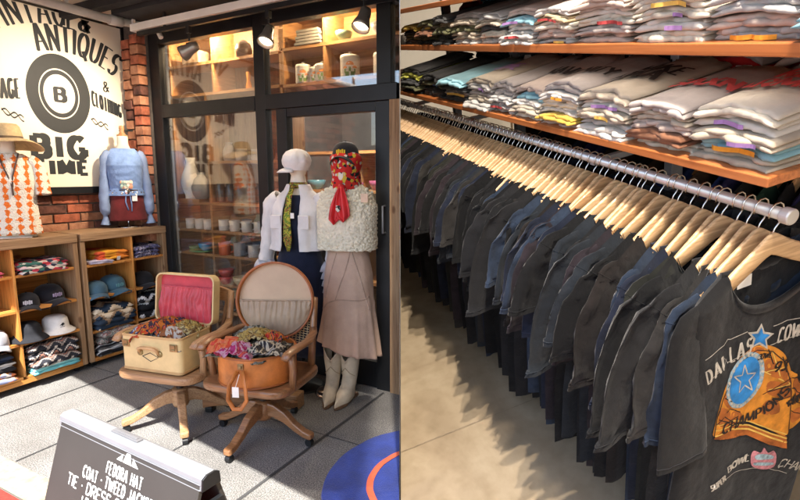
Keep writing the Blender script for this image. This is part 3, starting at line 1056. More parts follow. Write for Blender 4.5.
folded('dark grey sweater in the bottom right cubby behind the cream suitcase', cloth('dark_grey_knit', (.05, .05, .055)), .26, .28, .14, (Xs, 2.77, .075), FR, 3, 19, 'sweater', 'folded_sweater')

# ================================================================ crockery behind the glass
WARE = mat('white_stoneware', (.72, .69, .62), .3, .05, 6)


def mug(x, y, z, label, m=None, s=1.0, group=None, rz=0.0):
    mb = MB()
    mb.lathe([(.0, .004), (.036, .0), (.04, .006), (.041, .085), (.0385, .086), (.036, .08), (.034, .01), (0, .008)], 20)
    mb.tube([(.038, 0, .07), (.062, 0, .068), (.07, 0, .045), (.06, 0, .022), (.038, 0, .018)], .006, 8)
    mb.v = [tuple(q * s for q in p) for p in mb.v]
    return single(mb, 'mug', m or WARE, label, 'mug', TR((x, y, z), rz), group, smooth=True)


def bowl(x, y, z, label, colour, s=1.0):
    mb = MB()
    mb.lathe([(0, .006), (.03, .004), (.032, 0), (.035, .004), (.062, .035), (.07, .07), (.067, .071), (.058, .037), (.03, .012), (0, .01)], 24)
    mb.v = [tuple(q * s for q in p) for p in mb.v]
    return single(mb, 'bowl', mat('glaze_%.2f_%.2f_%.2f' % colour, colour, .22, .12, 8, coat=.4), label, 'bowl', TR((x, y, z)), None, smooth=True)


YS = 3.17
for i, x in enumerate((-3.84, -3.75)):
    mug(x, YS, 1.267, 'white pot on the jar shelf behind the left window, beside the glass jars', None, 1.1, 'white pots on the jar shelf', 1)
for i, x in enumerate((-3.46, -3.345, -3.23, -3.115, -3.0)):
    mb = MB(); mb.lathe([(0, .0), (.04, .0), (.042, .01), (.042, .13), (.03, .15), (.032, .165), (.03, .165), (.028, .15), (.039, .13), (.039, .012), (0, .008)], 20)
    single(mb, 'glass_jar', CLEAR, 'clear glass jar in the row on the shelf above the white mugs', 'jar', TR((x, YS, 1.267)), 'glass jars on the window shelf', smooth=True)
for x in (-3.86, -3.74, -3.63):
    mug(x, YS, 1.024, 'white mug left of the upright in the mug row behind the window', None, 1.05, 'white mugs left of the upright', 2.5)
for x in (-3.44, -3.31, -3.17, -3.03):
    mug(x, YS, 1.024, 'cream mug right of the upright in the mug row behind the window', None, 1.1, 'cream mugs right of the upright', .4)
mb = MB(); mb.lathe([(0, .01), (.09, .008), (.12, .02), (.118, .024), (.09, .014), (0, .015)], 28)
single(mb, 'plate', mat('green_glaze', (.15, .4, .2), .25, .1), 'green plate on the bowl shelf behind the left window', 'plate', TR((-3.72, YS, .813)), smooth=True)
bowl(-3.68, YS, .832, 'bright blue bowl standing on the green plate', (.03, .25, .5), .95)
bowl(-3.83, YS, .813, 'small yellow green bowl left of the blue bowl', (.35, .4, .1), .7)
mug(-3.42, YS - .02, .813, 'orange mug on the shelf under the cream mugs', mat('orange_glaze', (.55, .12, .04), .25, .15), 1.3, None, .3)
mug(-3.26, YS, .813, 'grey blue mug between the orange mug and the white cup', mat('grey_glaze', (.22, .25, .28), .3, .3), 1.35, None, .3)
mug(-3.1, YS, .813, 'white cup right of the grey blue mug', mat('cup_glaze', (.6, .58, .55), .3, .1), 1.2, None, .3)
bowl(-3.42, YS - .02, .553, 'lower red bowl of the pair on the shelf over the dark pots', (.5, .06, .05), 1.0)
bowl(-3.42, YS - .02, .615, 'upper red bowl stacked on the other red bowl', (.52, .07, .055), .98)
bowl(-3.23, YS - .02, .553, 'cream bowl next to the two red bowls', (.6, .52, .32), 1.15)
bowl(-3.05, YS - .02, .553, 'olive green bowl under the coral one', (.2, .3, .08), 1.0)
bowl(-3.05, YS - .02, .608, 'coral red bowl stacked on the olive green one', (.55, .13, .08), .95)
bowl(-2.92, YS, .553, 'terracotta bowl at the right end of the red bowl shelf', (.4, .16, .09), .9)
for i, x in enumerate((-3.38, -3.2, -3.02)):
    bowl(x, YS, .31, ('black green pot lowest behind the window, nearest the cream suitcase', 'middle black green pot on the lowest window shelf', 'black green pot nearest the black post on the lowest shelf')[i], (.03, .045, .04), 1.25)
mb = MB(); mb.lathe([(0, 0), (.05, 0), (.055, .01), (.085, .08), (.1, .16), (.09, .24), (.055, .32), (.04, .37), (.048, .42), (.044, .42), (.036, .37), (0, .36)], 28)
single(mb, 'vase', WARE, 'tall white vase behind the left window', 'vase', TR((-3.82, YS, 1.296)) @ Matrix.Scale(.86, 4), smooth=True)
mb = MB(); mb.box((-.13, -.07, 0), (.13, .09, .028), auto=False); single(mb, 'wooden_stand', INWOOD, 'low wooden stand under the tall white vase', 'stand', TR((-3.78, YS, 1.2675)))
mb = MB(); mb.lathe([(0, 0), (.05, 0), (.075, .04), (.085, .1), (.06, .17), (.03, .2), (.035, .23), (0, .23)], 24)
single(mb, 'vase', mat('grey_stone_glaze', (.3, .29, .27), .4, .2), 'squat grey vase right of the tall white one', 'vase', TR((-3.66, YS - .03, 1.296)), smooth=True)

# canisters with painted mushrooms in the upper window over the door
MUSH = mat('mushroom_orange', (.62, .22, .04), .4, .25, 40)
MUSHG = mat('painted_leaf', (.16, .24, .07), .4, .2)


def canister(x, z, s, label):
    t = thing('canister', label, 'canister', (x, 3.17, z), group=None)
    mb = MB(); mb.lathe([(0, 0), (.05 * s, 0), (.052 * s, .008), (.052 * s, .1 * s), (.054 * s, .104 * s), (.05 * s, .118 * s), (.015, .124 * s), (.012, .138 * s), (0, .14 * s)], 28)
    mb.build('body', WARE, t, smooth=True)

    def on(u, v, d):
        a = -PI / 2 + .55 + u / (.052 * s)
        return V(((.0528 * s + d) * math.cos(a), (.0528 * s + d) * math.sin(a), v))
    mb = MB()
    for (u, v, r) in ((0, .066, .021), (.026, .05, .013), (-.026, .048, .012)):
        pts = [(u * s + r * s * math.cos(a_), v * s + r * s * .75 * max(-.25, math.sin(a_))) for a_ in [2 * PI * k / 16 for k in range(16)]]
        poly(mb, pts, on, .0006 + u * .004)
    mb.build('mushroom_decal', MUSH, t)
    mb = MB()
    for (u, v, r) in ((0, .045, .006), (.026, .036, .004), (-.026, .036, .004), (.014, .022, .01), (-.014, .021, .01)):
        poly(mb, [(u * s - r * s, v * s - .014 * s), (u * s + r * s, v * s - .014 * s), (u * s + r * s, v * s + .008 * s), (u * s - r * s, v * s + .008 * s)], on, .0009 + u * .003)
    mb.build('leaf_decal', MUSHG, t)


canister(-2.52, 2.186, 1.15, 'white mushroom canister, leftmost behind the upper window over the door')
canister(-2.41, 2.186, .9, 'smallest white mushroom canister, between two others left of the upright')
canister(-2.345, 2.186, 1.05, 'white mushroom canister touching the upright from the left')
canister(-2.1, 2.186, 1.35, 'largest white mushroom canister, right of the upright over the door')
canister(-1.83, 2.186, 1.25, 'white mushroom canister nearest the spotlight at the right edge')
mb = MB()
for k in range(5):
    mb.cbox((.01 * (k % 2), 0, .012 + k * .022), (.24 - .01 * k, .17, .019), auto=False)
single(mb, 'book_stack', mat('grey_books', (.3, .28, .24), .7, .3), 'stack of flat grey books on the upper shelf over the canisters', 'books', TR((-2.44, 3.2, 2.451)), bevel=.003)
bowl(-2.15, YS, 2.451, 'pale green bowl on the upper shelf right of the books', (.3, .45, .3), .9)
bowl(-1.84, YS, 2.451, 'white round bowl on the upper shelf at the right edge', (.65, .62, .56), 1.1)
mb = MB(); mb.lathe([(0, 0), (.022, 0), (.025, .02), (.012, .07), (.02, .13), (0, .14)], 16)
single(mb, 'bottle', mat('amber_glass', (.7, .28, .05), .15, .1), 'small amber bottle on the left upper shelf under the soffit', 'bottle', TR((-3.08, YS, 2.191)), smooth=True)
mb = MB(); mb.lathe([(0, 0), (.06, 0), (.07, .05), (.055, .1), (.02, .13), (0, .13)], 20)
single(mb, 'teapot', mat('brown_glaze', (.14, .1, .08), .3, .2), 'small dark pot on the top shelf behind the left upper window', 'pot', TR((-3.12, YS, 2.441)), smooth=True)
mb = MB(); mb.cbox((0, 0, .05), (.2, .12, .1), auto=False)
single(mb, 'storage_box', mat('box_card', (.3, .2, .12), .8, .2), 'brown card box on the top shelf left of the dark pot', 'box', TR((-3.68, YS, 2.441)), bevel=.004)

# things deep in the shop, behind the glass of the door
bs = thing('rear_shelf', 'dark shelf of bric-a-brac deep in the shop behind the door glass', 'shelf', (-2.9, 4.6, 0))
for z in (.4, .9, 1.35, 1.75):
    mb = MB(); mb.box((-.9, -.2, z - .03), (.95, .2, z)); mb.build('shelf', INWOOD, bs)
mb = MB()
for x in (-.93, .0, .952):
    for a_, b_ in ((0, .368), (.402, .868), (.902, 1.318), (1.352, 1.718)):
        mb.box((x, -.2, a_), (x + .03, .2, b_))
mb.build('upright', INWOOD, bs)
for i in range(14):
    x = -3.7 + (i % 7) * .26
    z = (.9, 1.35)[i // 7]
    c = random.choice([(.3, .08, .06), (.1, .25, .3), (.4, .38, .3), (.08, .1, .2), (.45, .3, .08), (.35, .1, .2)])
    bowl(x, 4.5, z + .001, '%s bowl, number %s from the left on the %s shelf behind the door glass' % ({.3: 'rust red', .1: 'teal', .4: 'putty', .08: 'navy', .45: 'ochre', .35: 'magenta'}[c[0]], ('one', 'two', 'three', 'four', 'five', 'six', 'seven')[i % 7], ('middle', 'top')[i // 7]), c, random.uniform(.9, 1.5))

# ================================================================ swivel chairs
def swivel_chair(label, loc, rz, W3, cane, la=PI / 4):
    t = thing('swivel_chair', label, 'chair', loc, rz)
    Zs = .385
    # seat
    n = 40
    def outline(k, s=1.0):
        a = 2 * PI * k / n
        ca, sa = math.cos(a), math.sin(a)
        e = .35
        return (.27 * s * math.copysign(abs(ca) ** e, ca), .235 * s * math.copysign(abs(sa) ** e, sa))
    mb = MB(); mb.cur = 0
    rings = []
    for s, z in ((.9, Zs - .042), (.985, Zs - .04), (1, Zs - .03), (1, Zs - .01), (.985, Zs - .001), (.9, Zs), (.5, Zs - .008), (.02, Zs - .01)):
        rings.append([V((*outline(k, s), z)) for k in range(n)])
    mb.loft(rings, True, True, True)
    mb.build('seat', W3, t, smooth=True)
    mb = MB(); mb.tube([(0, 0, .335), (0, 0, .13)], .022, 12); mb.cbox((0, 0, .338), (.26, .1, .016), auto=False)
    mb.tube([(-.06, -.03, .3), (.06, -.03, .3)], .028, 12)
    mb.build('screw_column', mat('dark_iron', (.06, .05, .045), .5, .3, metal=.7), t)
    mb = MB(); mb.lathe([(0, .22), (.045, .22), (.05, .2), (.05, .13), (.042, .11), (0, .11)], 20)
    mb.build('hub', W3, t, smooth=True)
    for k in range(4):
        a = la + k * PI / 2
        d = V((math.cos(a), math.sin(a), 0))
        w = V((-d.y, d.x, 0))
        rings = []
        for (r, zt, zb, hw) in ((.03, .215, .135, .024), (.08, .21, .135, .024), (.15, .178, .112, .023), (.21, .125, .078, .022), (.27, .09, .05, .022), (.31, .08, .044, .024), (.325, .076, .046, .021)):
            rings.append([d * r + w * (hw * cx_) + V((0, 0, zt if cz_ else zb)) for cx_, cz_ in ((-1, 0), (1, 0), (1.0, 1), (-1.0, 1))])
        mb = MB(); mb.cur = 0
        mb.loft(rings, True, True, True)
        lg = mb.build('leg', W3, t, bevel=.008)
        mb = MB()
        p = d * .302
        mb.tube([p + w * .014 + V((0, 0, .022)), p - w * .014 + V((0, 0, .022))], .021, 14); mb.tube([p + V((0, 0, .022)), p + V((0, 0, .06))], .007, 8)
        mb.build('caster', BLACK, lg)
    # arms
    for s in (-1, 1):
        mb = MB()
        mb.tube([(s * .25, -.1, Zs - .03), (s * .262, -.105, Zs + .08), (s * .266, -.125, Zs + .185)], [.019, .017, .019], 8, True, (1.0, 1.2))
        mb.build('arm_post', W3[2], t, smooth=True)
        mb = MB()
        path = [(s * .262, -.19, Zs + .17), (s * .266, -.165, Zs + .19), (s * .27, -.08, Zs + .198), (s * .27, .05, Zs + .195), (s * .24, .17, Zs + .205), (s * .205, .235, Zs + .215)]
        mb.tube(path, [.022, .025, .028, .026, .022, .02], 10, True, (1.15, .62))
        mb.build('armrest', W3[1], t, smooth=True)
        mb = MB()
        mb.tube([(s * .205, .2, Zs - .03), (s * .205, .225, Zs + .15), (s * .2, .265, Zs + .31), (s * .195, .285, Zs + .39)], [.024, .022, .021, .018], 8)
        mb.build('back_post', W3[2], t, smooth=True)
    mb = MB()
    rings = []
    for i in range(13):
        u = i / 6 - 1
        yb = .272 + .03 * (1 - u * u)
        z0, z1 = Zs + .33 - .02 * abs(u), Zs + .385 + .03 * (1 - u * u)
        rings.append([V((u * .215, yb - .012, z0)), V((u * .215, yb + .012, z0)), V((u * .215, yb + .022, z1)), V((u * .215, yb - .002, z1))])
    mb.loft(rings, True, True, True)
    mb.build('top_rail', W3[0], t, bevel=.006)
    mb = MB()
    if cane:
        for i in range(15):
            u = (i - 7) / 7
            mb.tube([(u * .185, .225 + .02 * (1 - u * u), Zs + .1), (u * .185, .275 + .03 * (1 - u * u), Zs + .34)], .0028, 5)
        for i in range(18):
            z = Zs + .1 + .24 * i / 17
            mb.tube([(u * .185, .222 + .052 * i / 17 + .025 * (1 - u * u), z) for u in (-1, -.5, 0, .5, 1)], .0028, 5)
        mb.build('cane_panel', mat('cane', (.55, .42, .24), .6, .2), t)
    else:
        for i in range(4):
            u = (i - 1.5) / 1.5
            mb2 = MB(); mb2.tube([(u * .13, .23 + .01, Zs - .01), (u * .15, .255, Zs + .2), (u * .16, .29, Zs + .34)], .011, 8)
            mb2.build('spindle', W3[2], t, smooth=True)
    return t


swivel_chair('pale worn oak swivel armchair carrying the open cream suitcase', (-2.57, 1.96, 0), RD(12), PALEOAK, False, RD(42))
swivel_chair('glossy brown oak swivel armchair with a cane back, carrying the round hatbox', (-2.0, 2.07, 0), RD(10), OAK, True, RD(-4))
mb = MB(); mb.box((-.16, -.05, .0), (.16, .05, .1)); single(mb, 'wood_block', PALEOAK, 'pale wooden block on the paving behind the hatbox chair', 'block', TR((-2.2, 2.42, 0), .2), bevel=.006)
rk = thing('curved_rocker', 'dark curved wooden base on the paving between the two swivel chairs', 'wooden base', (-2.38, 2.2, 0), .35)
mb = MB()
rings = []
for i in range(12):
    u = i / 11 * 2 - 1
    z = .075 + .03 * (1 - u * u)
    rings.append([V((u * .2, -.03, z - .05)), V((u * .2, .03, z - .05)), V((u * .2, .03, z + .05)), V((u * .2, -.03, z + .05))])
mb.loft(rings, True, True, True); mb.build('bow', OAK[0], rk, bevel=.008)
for s in (-1, 1):
    mb = MB(); mb.cbox((s * .16, 0, .018), (.05, .06, .036), auto=False); mb.build('foot', BLACK, rk, bevel=.006)

# ================================================================ suitcase and hatbox
VELLUM = mat('cream_vellum', (.62, .47, .23), .42, .14, 9, .12, 60)
VTRIM = mat('vellum_binding', (.5, .33, .15), .5, .15, 12)
SATIN = mat('rose_satin', (.52, .05, .07), .42, .25, 7, .25, 30, .006, sheen=.3)
BRASS = mat('aged_brass', (.35, .27, .13), .4, .35, 20, metal=.8)
HANDLE = mat('handle_leather', (.5, .3, .14), .5, .2, 20)


def rrect(w, d, r, n=6):
    pts = []
    for cx_, cy_, a0 in ((w / 2 - r, d / 2 - r, 0), (-w / 2 + r, d / 2 - r, 90), (-w / 2 + r, -d / 2 + r, 180), (w / 2 - r, -d / 2 + r, 270)):
        for k in range(n + 1):
            a = RD(a0 + 90 * k / n)
            pts.append((cx_ + r * math.cos(a), cy_ + r * math.sin(a)))
    return pts


sc_ = thing('suitcase', 'open cream vellum suitcase with rose lining on the pale oak swivel chair', 'suitcase', (-2.575, 1.9, .387), RD(11))
w_, d_, h_ = .415, .275, .215
o = rrect(w_, d_, .03); i_ = rrect(w_ - .02, d_ - .02, .022)
mb = MB()
mb.loft([[V((x, y, z)) for x, y in q] for q, z in ((rrect(w_ - .012, d_ - .012, .03), 0), (o, .008), (o, h_ - .004), (rrect(w_ - .008, d_ - .008, .026), h_), (i_, h_), (i_, .012))], True, True, True)
mb.build('body', VELLUM, sc_, smooth=False, bevel=.002)
for z in (.006, h_ - .012):
    mb = MB()
    ob = rrect(w_ + .005, d_ + .005, .032); ib = rrect(w_ - .002, d_ - .002, .03)
    mb.loft([[V((x, y, zz)) for x, y in q] for q, zz in ((ib, z), (ob, z + .001), (ob, z + .014), (ib, z + .015))])
    mb.build('binding', VTRIM, sc_)
for x in (-.165, .165):
    mb = MB(); mb.cbox((x, -d_ / 2 - .003, h_ - .052), (.05, .006, .042), auto=False); mb.cbox((x, -d_ / 2 - .008, h_ - .045), (.03, .006, .02), auto=False)
    mb.tube([(x - .014, -d_ / 2 - .010, h_ - .062), (x + .014, -d_ / 2 - .010, h_ - .062)], .003, 8)
    mb.build('lock', BRASS, sc_, bevel=.002)
mb = MB(); mb.tube([(-.065, -d_ / 2 - .006, h_ - .095), (-.06, -d_ / 2 - .022, h_ - .07), (-.035, -d_ / 2 - .03, h_ - .06), (.035, -d_ / 2 - .03, h_ - .06), (.06, -d_ / 2 - .022, h_ - .07), (.065, -d_ / 2 - .006, h_ - .095)], .011, 10, True, (1, .8))
mb.build('handle', HANDLE, sc_, smooth=True)
for x in (-.067, .067):
    mb = MB(); mb.lathe([(.0, .012), (.016, .008), (.018, 0)], 14, c=(x, -d_ / 2 - .001, h_ - .098), M=Matrix.Rotation(PI / 2, 4, 'X'))
    mb.build('handle_plate', BRASS, sc_, smooth=True)
mb = MB(); mb.tube([(-.055, -d_ / 2 - .001, .095), (0, -d_ / 2 - .001, .118), (.055, -d_ / 2 - .001, .095), (0, -d_ / 2 - .001, .068), (-.055, -d_ / 2 - .001, .095)], .0022, 5)
mb.build('diamond_mark', INK, sc_)
# the lid stands open, hinged along the back edge
hin = Matrix.Translation((0, d_ / 2, h_)) @ Matrix.Rotation(RD(-97), 4, 'X') @ Matrix.Translation((0, -d_ / 2, 0))
mb = MB()
lo_ = rrect(w_ + .015, d_ + .03, .045); li_ = rrect(w_ - .007, d_ + .008, .036)
mb.loft([[hin @ V((x, y - .012, z)) for x, y in q] for q, z in ((rrect(w_ - .02, d_, .03), .075), (lo_, .06), (lo_, .0), (li_, .0), (li_, .045))], True, True, False)
lid = mb.build('lid', VELLUM, sc_, bevel=.003)
mb = MB()
mb.loft([[hin @ V((x * s, y * s - .012, .04 + .012 * (1 - s))) for x, y in li_] for s in (1.0, .97, .6, .05)], True, False, True)
mb.build('lining', SATIN, lid, smooth=True)
# gathered pocket of the lid: y local -d/2 is the top when open
def pocket(u, v):
    x = (u - .5) * (w_ - .03)
    y = .135 - v * .215
    zz = .030 - .014 * math.sin(PI * v) * (1 if v < .85 else .5) - (.006 + .004 * v) * math.sin(x * 150 + 3 * fbm(x * 9, v * 2)) * (.55 + .45 * math.sin(v * PI))
    return hin @ V((x, y, zz - .004))
mb = MB(); mb.grid(pocket, 90, 14)
mb.build('gathered_pocket', SATIN, lid, smooth=True)
mb = MB(); mb.tube([pocket(i / 30, 1.0) for i in range(31)], .005, 6)
mb.build('pocket_elastic', SATIN, lid, smooth=True)

TAN = mat('orange_tan_leather', (.48, .16, .036), .48, .35, 9, .35, 70, coat=.05)
TANE = mat('tan_edge', (.3, .09, .025), .45, .2, 9)
BEIGE = mat('beige_lining', (.5, .36, .24), .55, .1, 5, .2, 20, .004)
POCK = mat('taupe_silk', (.36, .26, .175), .45, .2, 7, .2, 30, .004)
hb = thing('hatbox', 'round orange tan leather hatbox, lid open, on the brown swivel chair', 'hatbox', (-1.99, 2.03, .387), RD(20))
mb = MB(); r_ = .212
mb.lathe([(0, .0), (r_ - .004, 0), (r_, .006), (r_, .165), (r_ - .002, .17), (r_ - .01, .17), (r_ - .012, .165), (r_ - .012, .012), (0, .01)], 64)
mb.build('body', TAN, hb, smooth=True, bevel=.002)
for z in (.006, .164):
    mb = MB(); mb.lathe([(r_ - .001, z - .006), (r_ + .004, z - .004), (r_ + .004, z + .004), (r_ - .001, z + .006)], 64); mb.build('edge_welt', TANE, hb, smooth=True)
mb = MB(); mb.cbox((0, -r_ - .004, .13), (.032, .008, .03), auto=False); mb.cbox((0, -r_ - .01, .128), (.016, .008, .016), auto=False)
mb.build('lock', BRASS, hb, bevel=.002)
mb = MB()
hp = [(-.014, -r_ - .012, .11), (-.045, -r_ - .045, .045), (-.05, -r_ - .055, -.03), (-.02, -r_ - .06, -.075), (.02, -r_ - .06, -.075), (.05, -r_ - .055, -.03), (.04, -r_ - .045, .045), (.014, -r_ - .012, .11)]
mb.tube(hp, .011, 8, True, (.5, 1.1)); mb.build('strap_handle', TAN, hb, smooth=True)
mb = MB(); mb.cbox((0.0, -r_ - .07, .02), (.035, .003, .055), M=None, auto=False); mb.tube([(0, -r_ - .068, .045), (.005, -r_ - .03, .1)], .0015, 5)
mb.build('swing_tag', TAGW, hb)
hm = Matrix.Translation((.02, r_ - .015, .15)) @ Matrix.Rotation(RD(6), 4, 'Z') @ Matrix.Rotation(RD(-97), 4, 'X') @ Matrix.Scale(1.06, 4) @ Matrix.Translation((0, -r_ - .0, 0))
mb = MB()
mb.lathe([(0, .058), (r_ - .01, .058), (r_ + .004, .05), (r_ + .006, .0), (r_ + .003, -.002), (r_ - .001, .0), (r_ - .003, .035)], 64, M=hm)
mb2 = mb.build('lid', TAN, hb, smooth=True)
mb = MB()
mb.lathe([(r_ + .006, .006), (r_ + .0095, .003), (r_ + .0095, -.003), (r_ + .004, -.005), (r_ - .002, -.003)], 64, M=hm); mb.build('lid_welt', TANE, mb2, smooth=True)
mb = MB(); mb.lathe([(r_ - .003, .03), (r_ * .7, .022), (r_ * .3, .018), (0, .017)], 64, M=hm); mb.build('lining', BEIGE, mb2, smooth=True)
def pk(u, v):
    x = (u - .5) * 2 * (r_ - .01)
    ytop = -.0
    yb = math.sqrt(max(0, (r_ - .008) ** 2 - x * x))
    y = ytop + (yb - ytop) * v
    zz = .012 - .02 * math.sin(PI * min(1, v * 1.05)) * (yb / r_) - .004 * math.sin(x * 190 + 2.5 * fbm(x * 12, v * 3)) * (.3 + .7 * (1 - v))
    return hm @ V((x, y, zz))
mb = MB(); mb.grid(pk, 110, 14); mb.build('gathered_pocket', POCK, mb2, smooth=True)
mb = MB(); mb.tube([pk(i / 40, 0) + (hm.to_3x3() @ V((0, 0, -.003))) for i in range(41)], .0045, 6); mb.build('pocket_elastic', POCK, mb2, smooth=True)


def crumple(label, m, c, rx, ry, base, amp, seed, rz=0, rim=None, nm='scarf', over=0):
    """a crumpled scarf lying in a heap"""
    n = 34
    cr, srn = math.cos(rz), math.sin(rz)
    def f(u, v):
        a, b2 = u * 2 - 1, v * 2 - 1
        k = 1 + .25 * fbm(a * 1.5, b2 * 1.5, seed)
        x, y = a * rx * k, b2 * ry * k
        rr = min(1.3, math.hypot(a, b2))
        rdg = 1 - abs(fbm(a * 1.3 + seed, b2 * 2.6 + .6 * fbm(a * 2, b2 * 2, seed), seed * .7, 3)) * 2.6
        z = .82 * base * max(0, 1 - rr ** 2.2 * .75) + amp * .8 * rdg + amp * .12 * fbm(a * 8, b2 * 8, seed)
        if over and rr > .8:
            z -= (rr - .8) * over
        return V((x * cr - y * srn, x * srn + y * cr, z))
    mb = MB(); mb.grid(f, n, n)
    o = mb.build(nm, m, None, smooth=True, solid=.003, M=Matrix.Translation(V(c)))
    return tag(o, label, 'scarf')


P1 = pattern('scarf_red_orange', [(0.340, 0.020, 0.014), (0.374, 0.109, 0.014), (0.020, 0.014, 0.034), (0.408, 0.054, 0.014), (0.340, 0.238, 0.034)], 13, 'noise', .5, wr=.9)
P2 = pattern('scarf_navy_white', [(0.014, 0.024, 0.082), (0.020, 0.041, 0.136), (0.340, 0.340, 0.354), (0.014, 0.020, 0.068)], 11, 'noise', .5, wr=.9)
P3 = pattern('scarf_gold_paisley', [(0.204, 0.136, 0.034), (0.306, 0.224, 0.068), (0.095, 0.054, 0.020), (0.340, 0.286, 0.136)], 24, 'noise', .5, wr=.9)
P4 = pattern('scarf_brown_cream', [(0.204, 0.068, 0.020), (0.204, 0.068, 0.020), (0.374, 0.340, 0.306), (0.136, 0.048, 0.020)], 5, 'noise', .5, wr=.9)
P5 = pattern('scarf_black_cream', [(0.010, 0.010, 0.014), (0.340, 0.306, 0.245), (0.014, 0.014, 0.017), (0.204, 0.204, 0.204)], 11, 'noise', .5, wr=.9)
P6 = pattern('scarf_magenta', [(0.272, 0.014, 0.102), (0.374, 0.204, 0.272), (0.238, 0.014, 0.054), (0.408, 0.054, 0.027)], 11, 'noise', .5, wr=.9)
P7 = pattern('scarf_coral', [(0.442, 0.068, 0.020), (0.476, 0.136, 0.054), (0.408, 0.041, 0.020), (0.510, 0.340, 0.238)], 8, 'noise', .5, wr=.9)
P8 = pattern('scarf_grey_olive', [(0.068, 0.068, 0.054), (0.190, 0.190, 0.163), (0.034, 0.041, 0.034), (0.136, 0.116, 0.068)], 14, 'noise', .5, wr=.9)
zc = .387 + .185
rot = RD(11)
def at_case(x, y, z):
    q = Matrix.Rotation(rot, 3, 'Z') @ V((x, y, 0)); return (-2.575 + q.x * .92, 1.9 + q.y * .92, zc - .01 + z)
crumple('black and cream scarf lying lowest in the open suitcase', P5, at_case(0, 0, -.03), .2, .13, .06, .015, 1, rot)
crumple('navy and white print scarf at the left end of the suitcase', P2, at_case(-.115, -.03, .005), .085, .085, .07, .024, 2.3, rot, None, 'scarf', .0)
crumple('red and orange silk scarf heaped in the middle of the suitcase', P1, at_case(-.05, -.02, .012), .13, .1, .08, .03, 3.7, rot + .4)
crumple('red and orange silk scarf against the rose lid lining', P1, at_case(-.01, .09, .03), .17, .05, .06, .022, 5.1, rot)
crumple('gold paisley scarf at the right end of the suitcase', P3, at_case(.13, .04, .022), .09, .075, .07, .024, 6.2, rot + .2)
crumple('brown and white striped scarf draped at the front of the suitcase', P4, at_case(.085, -.045, .01), .095, .06, .065, .02, 7.9, rot - .2)
zc2 = .387 + .14
def at_box(x, y, z):
    return (-1.99 + x, 2.03 + y, zc2 + z)
crumple('grey olive scarf lying lowest in the round hatbox', P8, at_box(0, 0, 0), .185, .185, .06, .02, 11)
crumple('coral scarf spilling over the left rim of the hatbox', P7, at_box(-.1, -.1, .03), .12, .075, .055, .022, 12.4, .3, None, 'scarf', .05)
crumple('magenta scarf at the front of the hatbox', P6, at_box(-.0, -.13, .025), .1, .07, .06, .026, 13.3, .2)
crumple('black and cream scarf at the right of the hatbox heap', P5, at_box(.1, -.04, .022), .11, .09, .06, .026, 14.8, .5)
crumple('gold paisley scarf on top of the hatbox heap', P3, at_box(-.01, -.0, .065), .1, .075, .055, .028, 15.6, .8)
crumple('dark grey olive scarf at the back of the hatbox, under its lid', P8, at_box(-.07, .06, .05), .11, .08, .06, .026, 16.1, .3)
crumple('red and orange scarf right at the hatbox back, beside the lid pocket', P1, at_box(.07, .05, .055), .07, .06, .05, .024, 17.9, .1)

# ================================================================ folding sign and rug
sg = thing('folding_sign', 'dark grey folding pavement sign with a silver top bar and white lettering', 'sign', (-1.232, .78, 0), RD(-2.5))
SIGNF = mat('sign_face', (.038, .035, .033), .42, .15, 3, .05, 30)
SIGNW = mat('sign_lettering', (.78, .77, .75), .6, .05)
hwid = .308
th_ = RD(17)
for s in (-1, 1):          # two leaning panels, the front one faces the street (-y)
    mb = MB()
    d = V((0, s * math.sin(th_), -math.cos(th_)))
    nrm = V((0, s * math.cos(th_), math.sin(th_)))
    o0 = V((0, s * .018, .788))
    def pnt(x, v, t_):
        return o0 + V((x, 0, 0)) + d * v + nrm * t_
    mb.add([pnt(x, v, t_) for x in (-hwid, hwid) for v in (0, .76) for t_ in (-.006, .006)], [(0, 1, 3, 2), (4, 6, 7, 5), (0, 4, 5, 1), (2, 3, 7, 6), (0, 2, 6, 4), (1, 5, 7, 3)])
    pn = mb.build('panel', SIGNF, sg, bevel=.002)
    if s == -1:
        lt = MB()
        def line(text, u0, v0, h, width):
            L_ = Lettering(text, h, .17, .13, fit_cond(text, width / h, .16), .16)
            k = 1
            L_.put(lt, lambda u, v, dd: pnt(u0 + u * k, v0 - v, .006 + dd), .0008)
        line('FEDORA HAT', -.05, .078, .029, .155)
        line('COAT . TWEED JACKET', -.15, .116, .029, .31)
        line('TIE . DRESS SHIRT', -.215, .154, .029, .33)
        line('LEATHER JACKET', -.13, .192, .029, .26)
        line('DENIM . BOOTS', -.13, .230, .029, .26)
        for pts in ([(-.075, .066), (-.035, .043), (-.035, .066)], [(-.03, .066), (-.012, .036), (.012, .036), (.032, .066)], [(.035, .066), (.035, .043), (.08, .066)]):
            poly(lt, [(x * .62 + .03, y * .85 - .022) for x, y in pts], lambda u, v, dd: pnt(u, v, .006 + dd), .0009)
        lt.build('lettering', SIGNW, pn)
mb = MB()
prof = [(-.027, .77), (-.024, .799), (-.012, .806), (.012, .806), (.024, .799), (.027, .77)]
mb.prism([(y, z) for y, z in prof], -hwid - .004, hwid + .004, 0)
mb.box((-hwid - .003, -.0295, .7715), (hwid + .003, -.0265, .774), auto=False); mb.box((-hwid - .003, -.0285, .785), (hwid + .003, -.0265, .787), auto=False)
mb.build('top_bar', STEEL, sg, bevel=.002)
for x in (-.2, .0, .2, -.31, .31):
    pass
mb = MB(); mb.cbox((-.02, 0, .8075), (.12, .018, .006), auto=False); mb.cbox((-.02, 0, .811), (.1, .01, .004), auto=False)
mb.build('grip', mat('grip_plastic', (.12, .12, .13), .5), sg, bevel=.002)
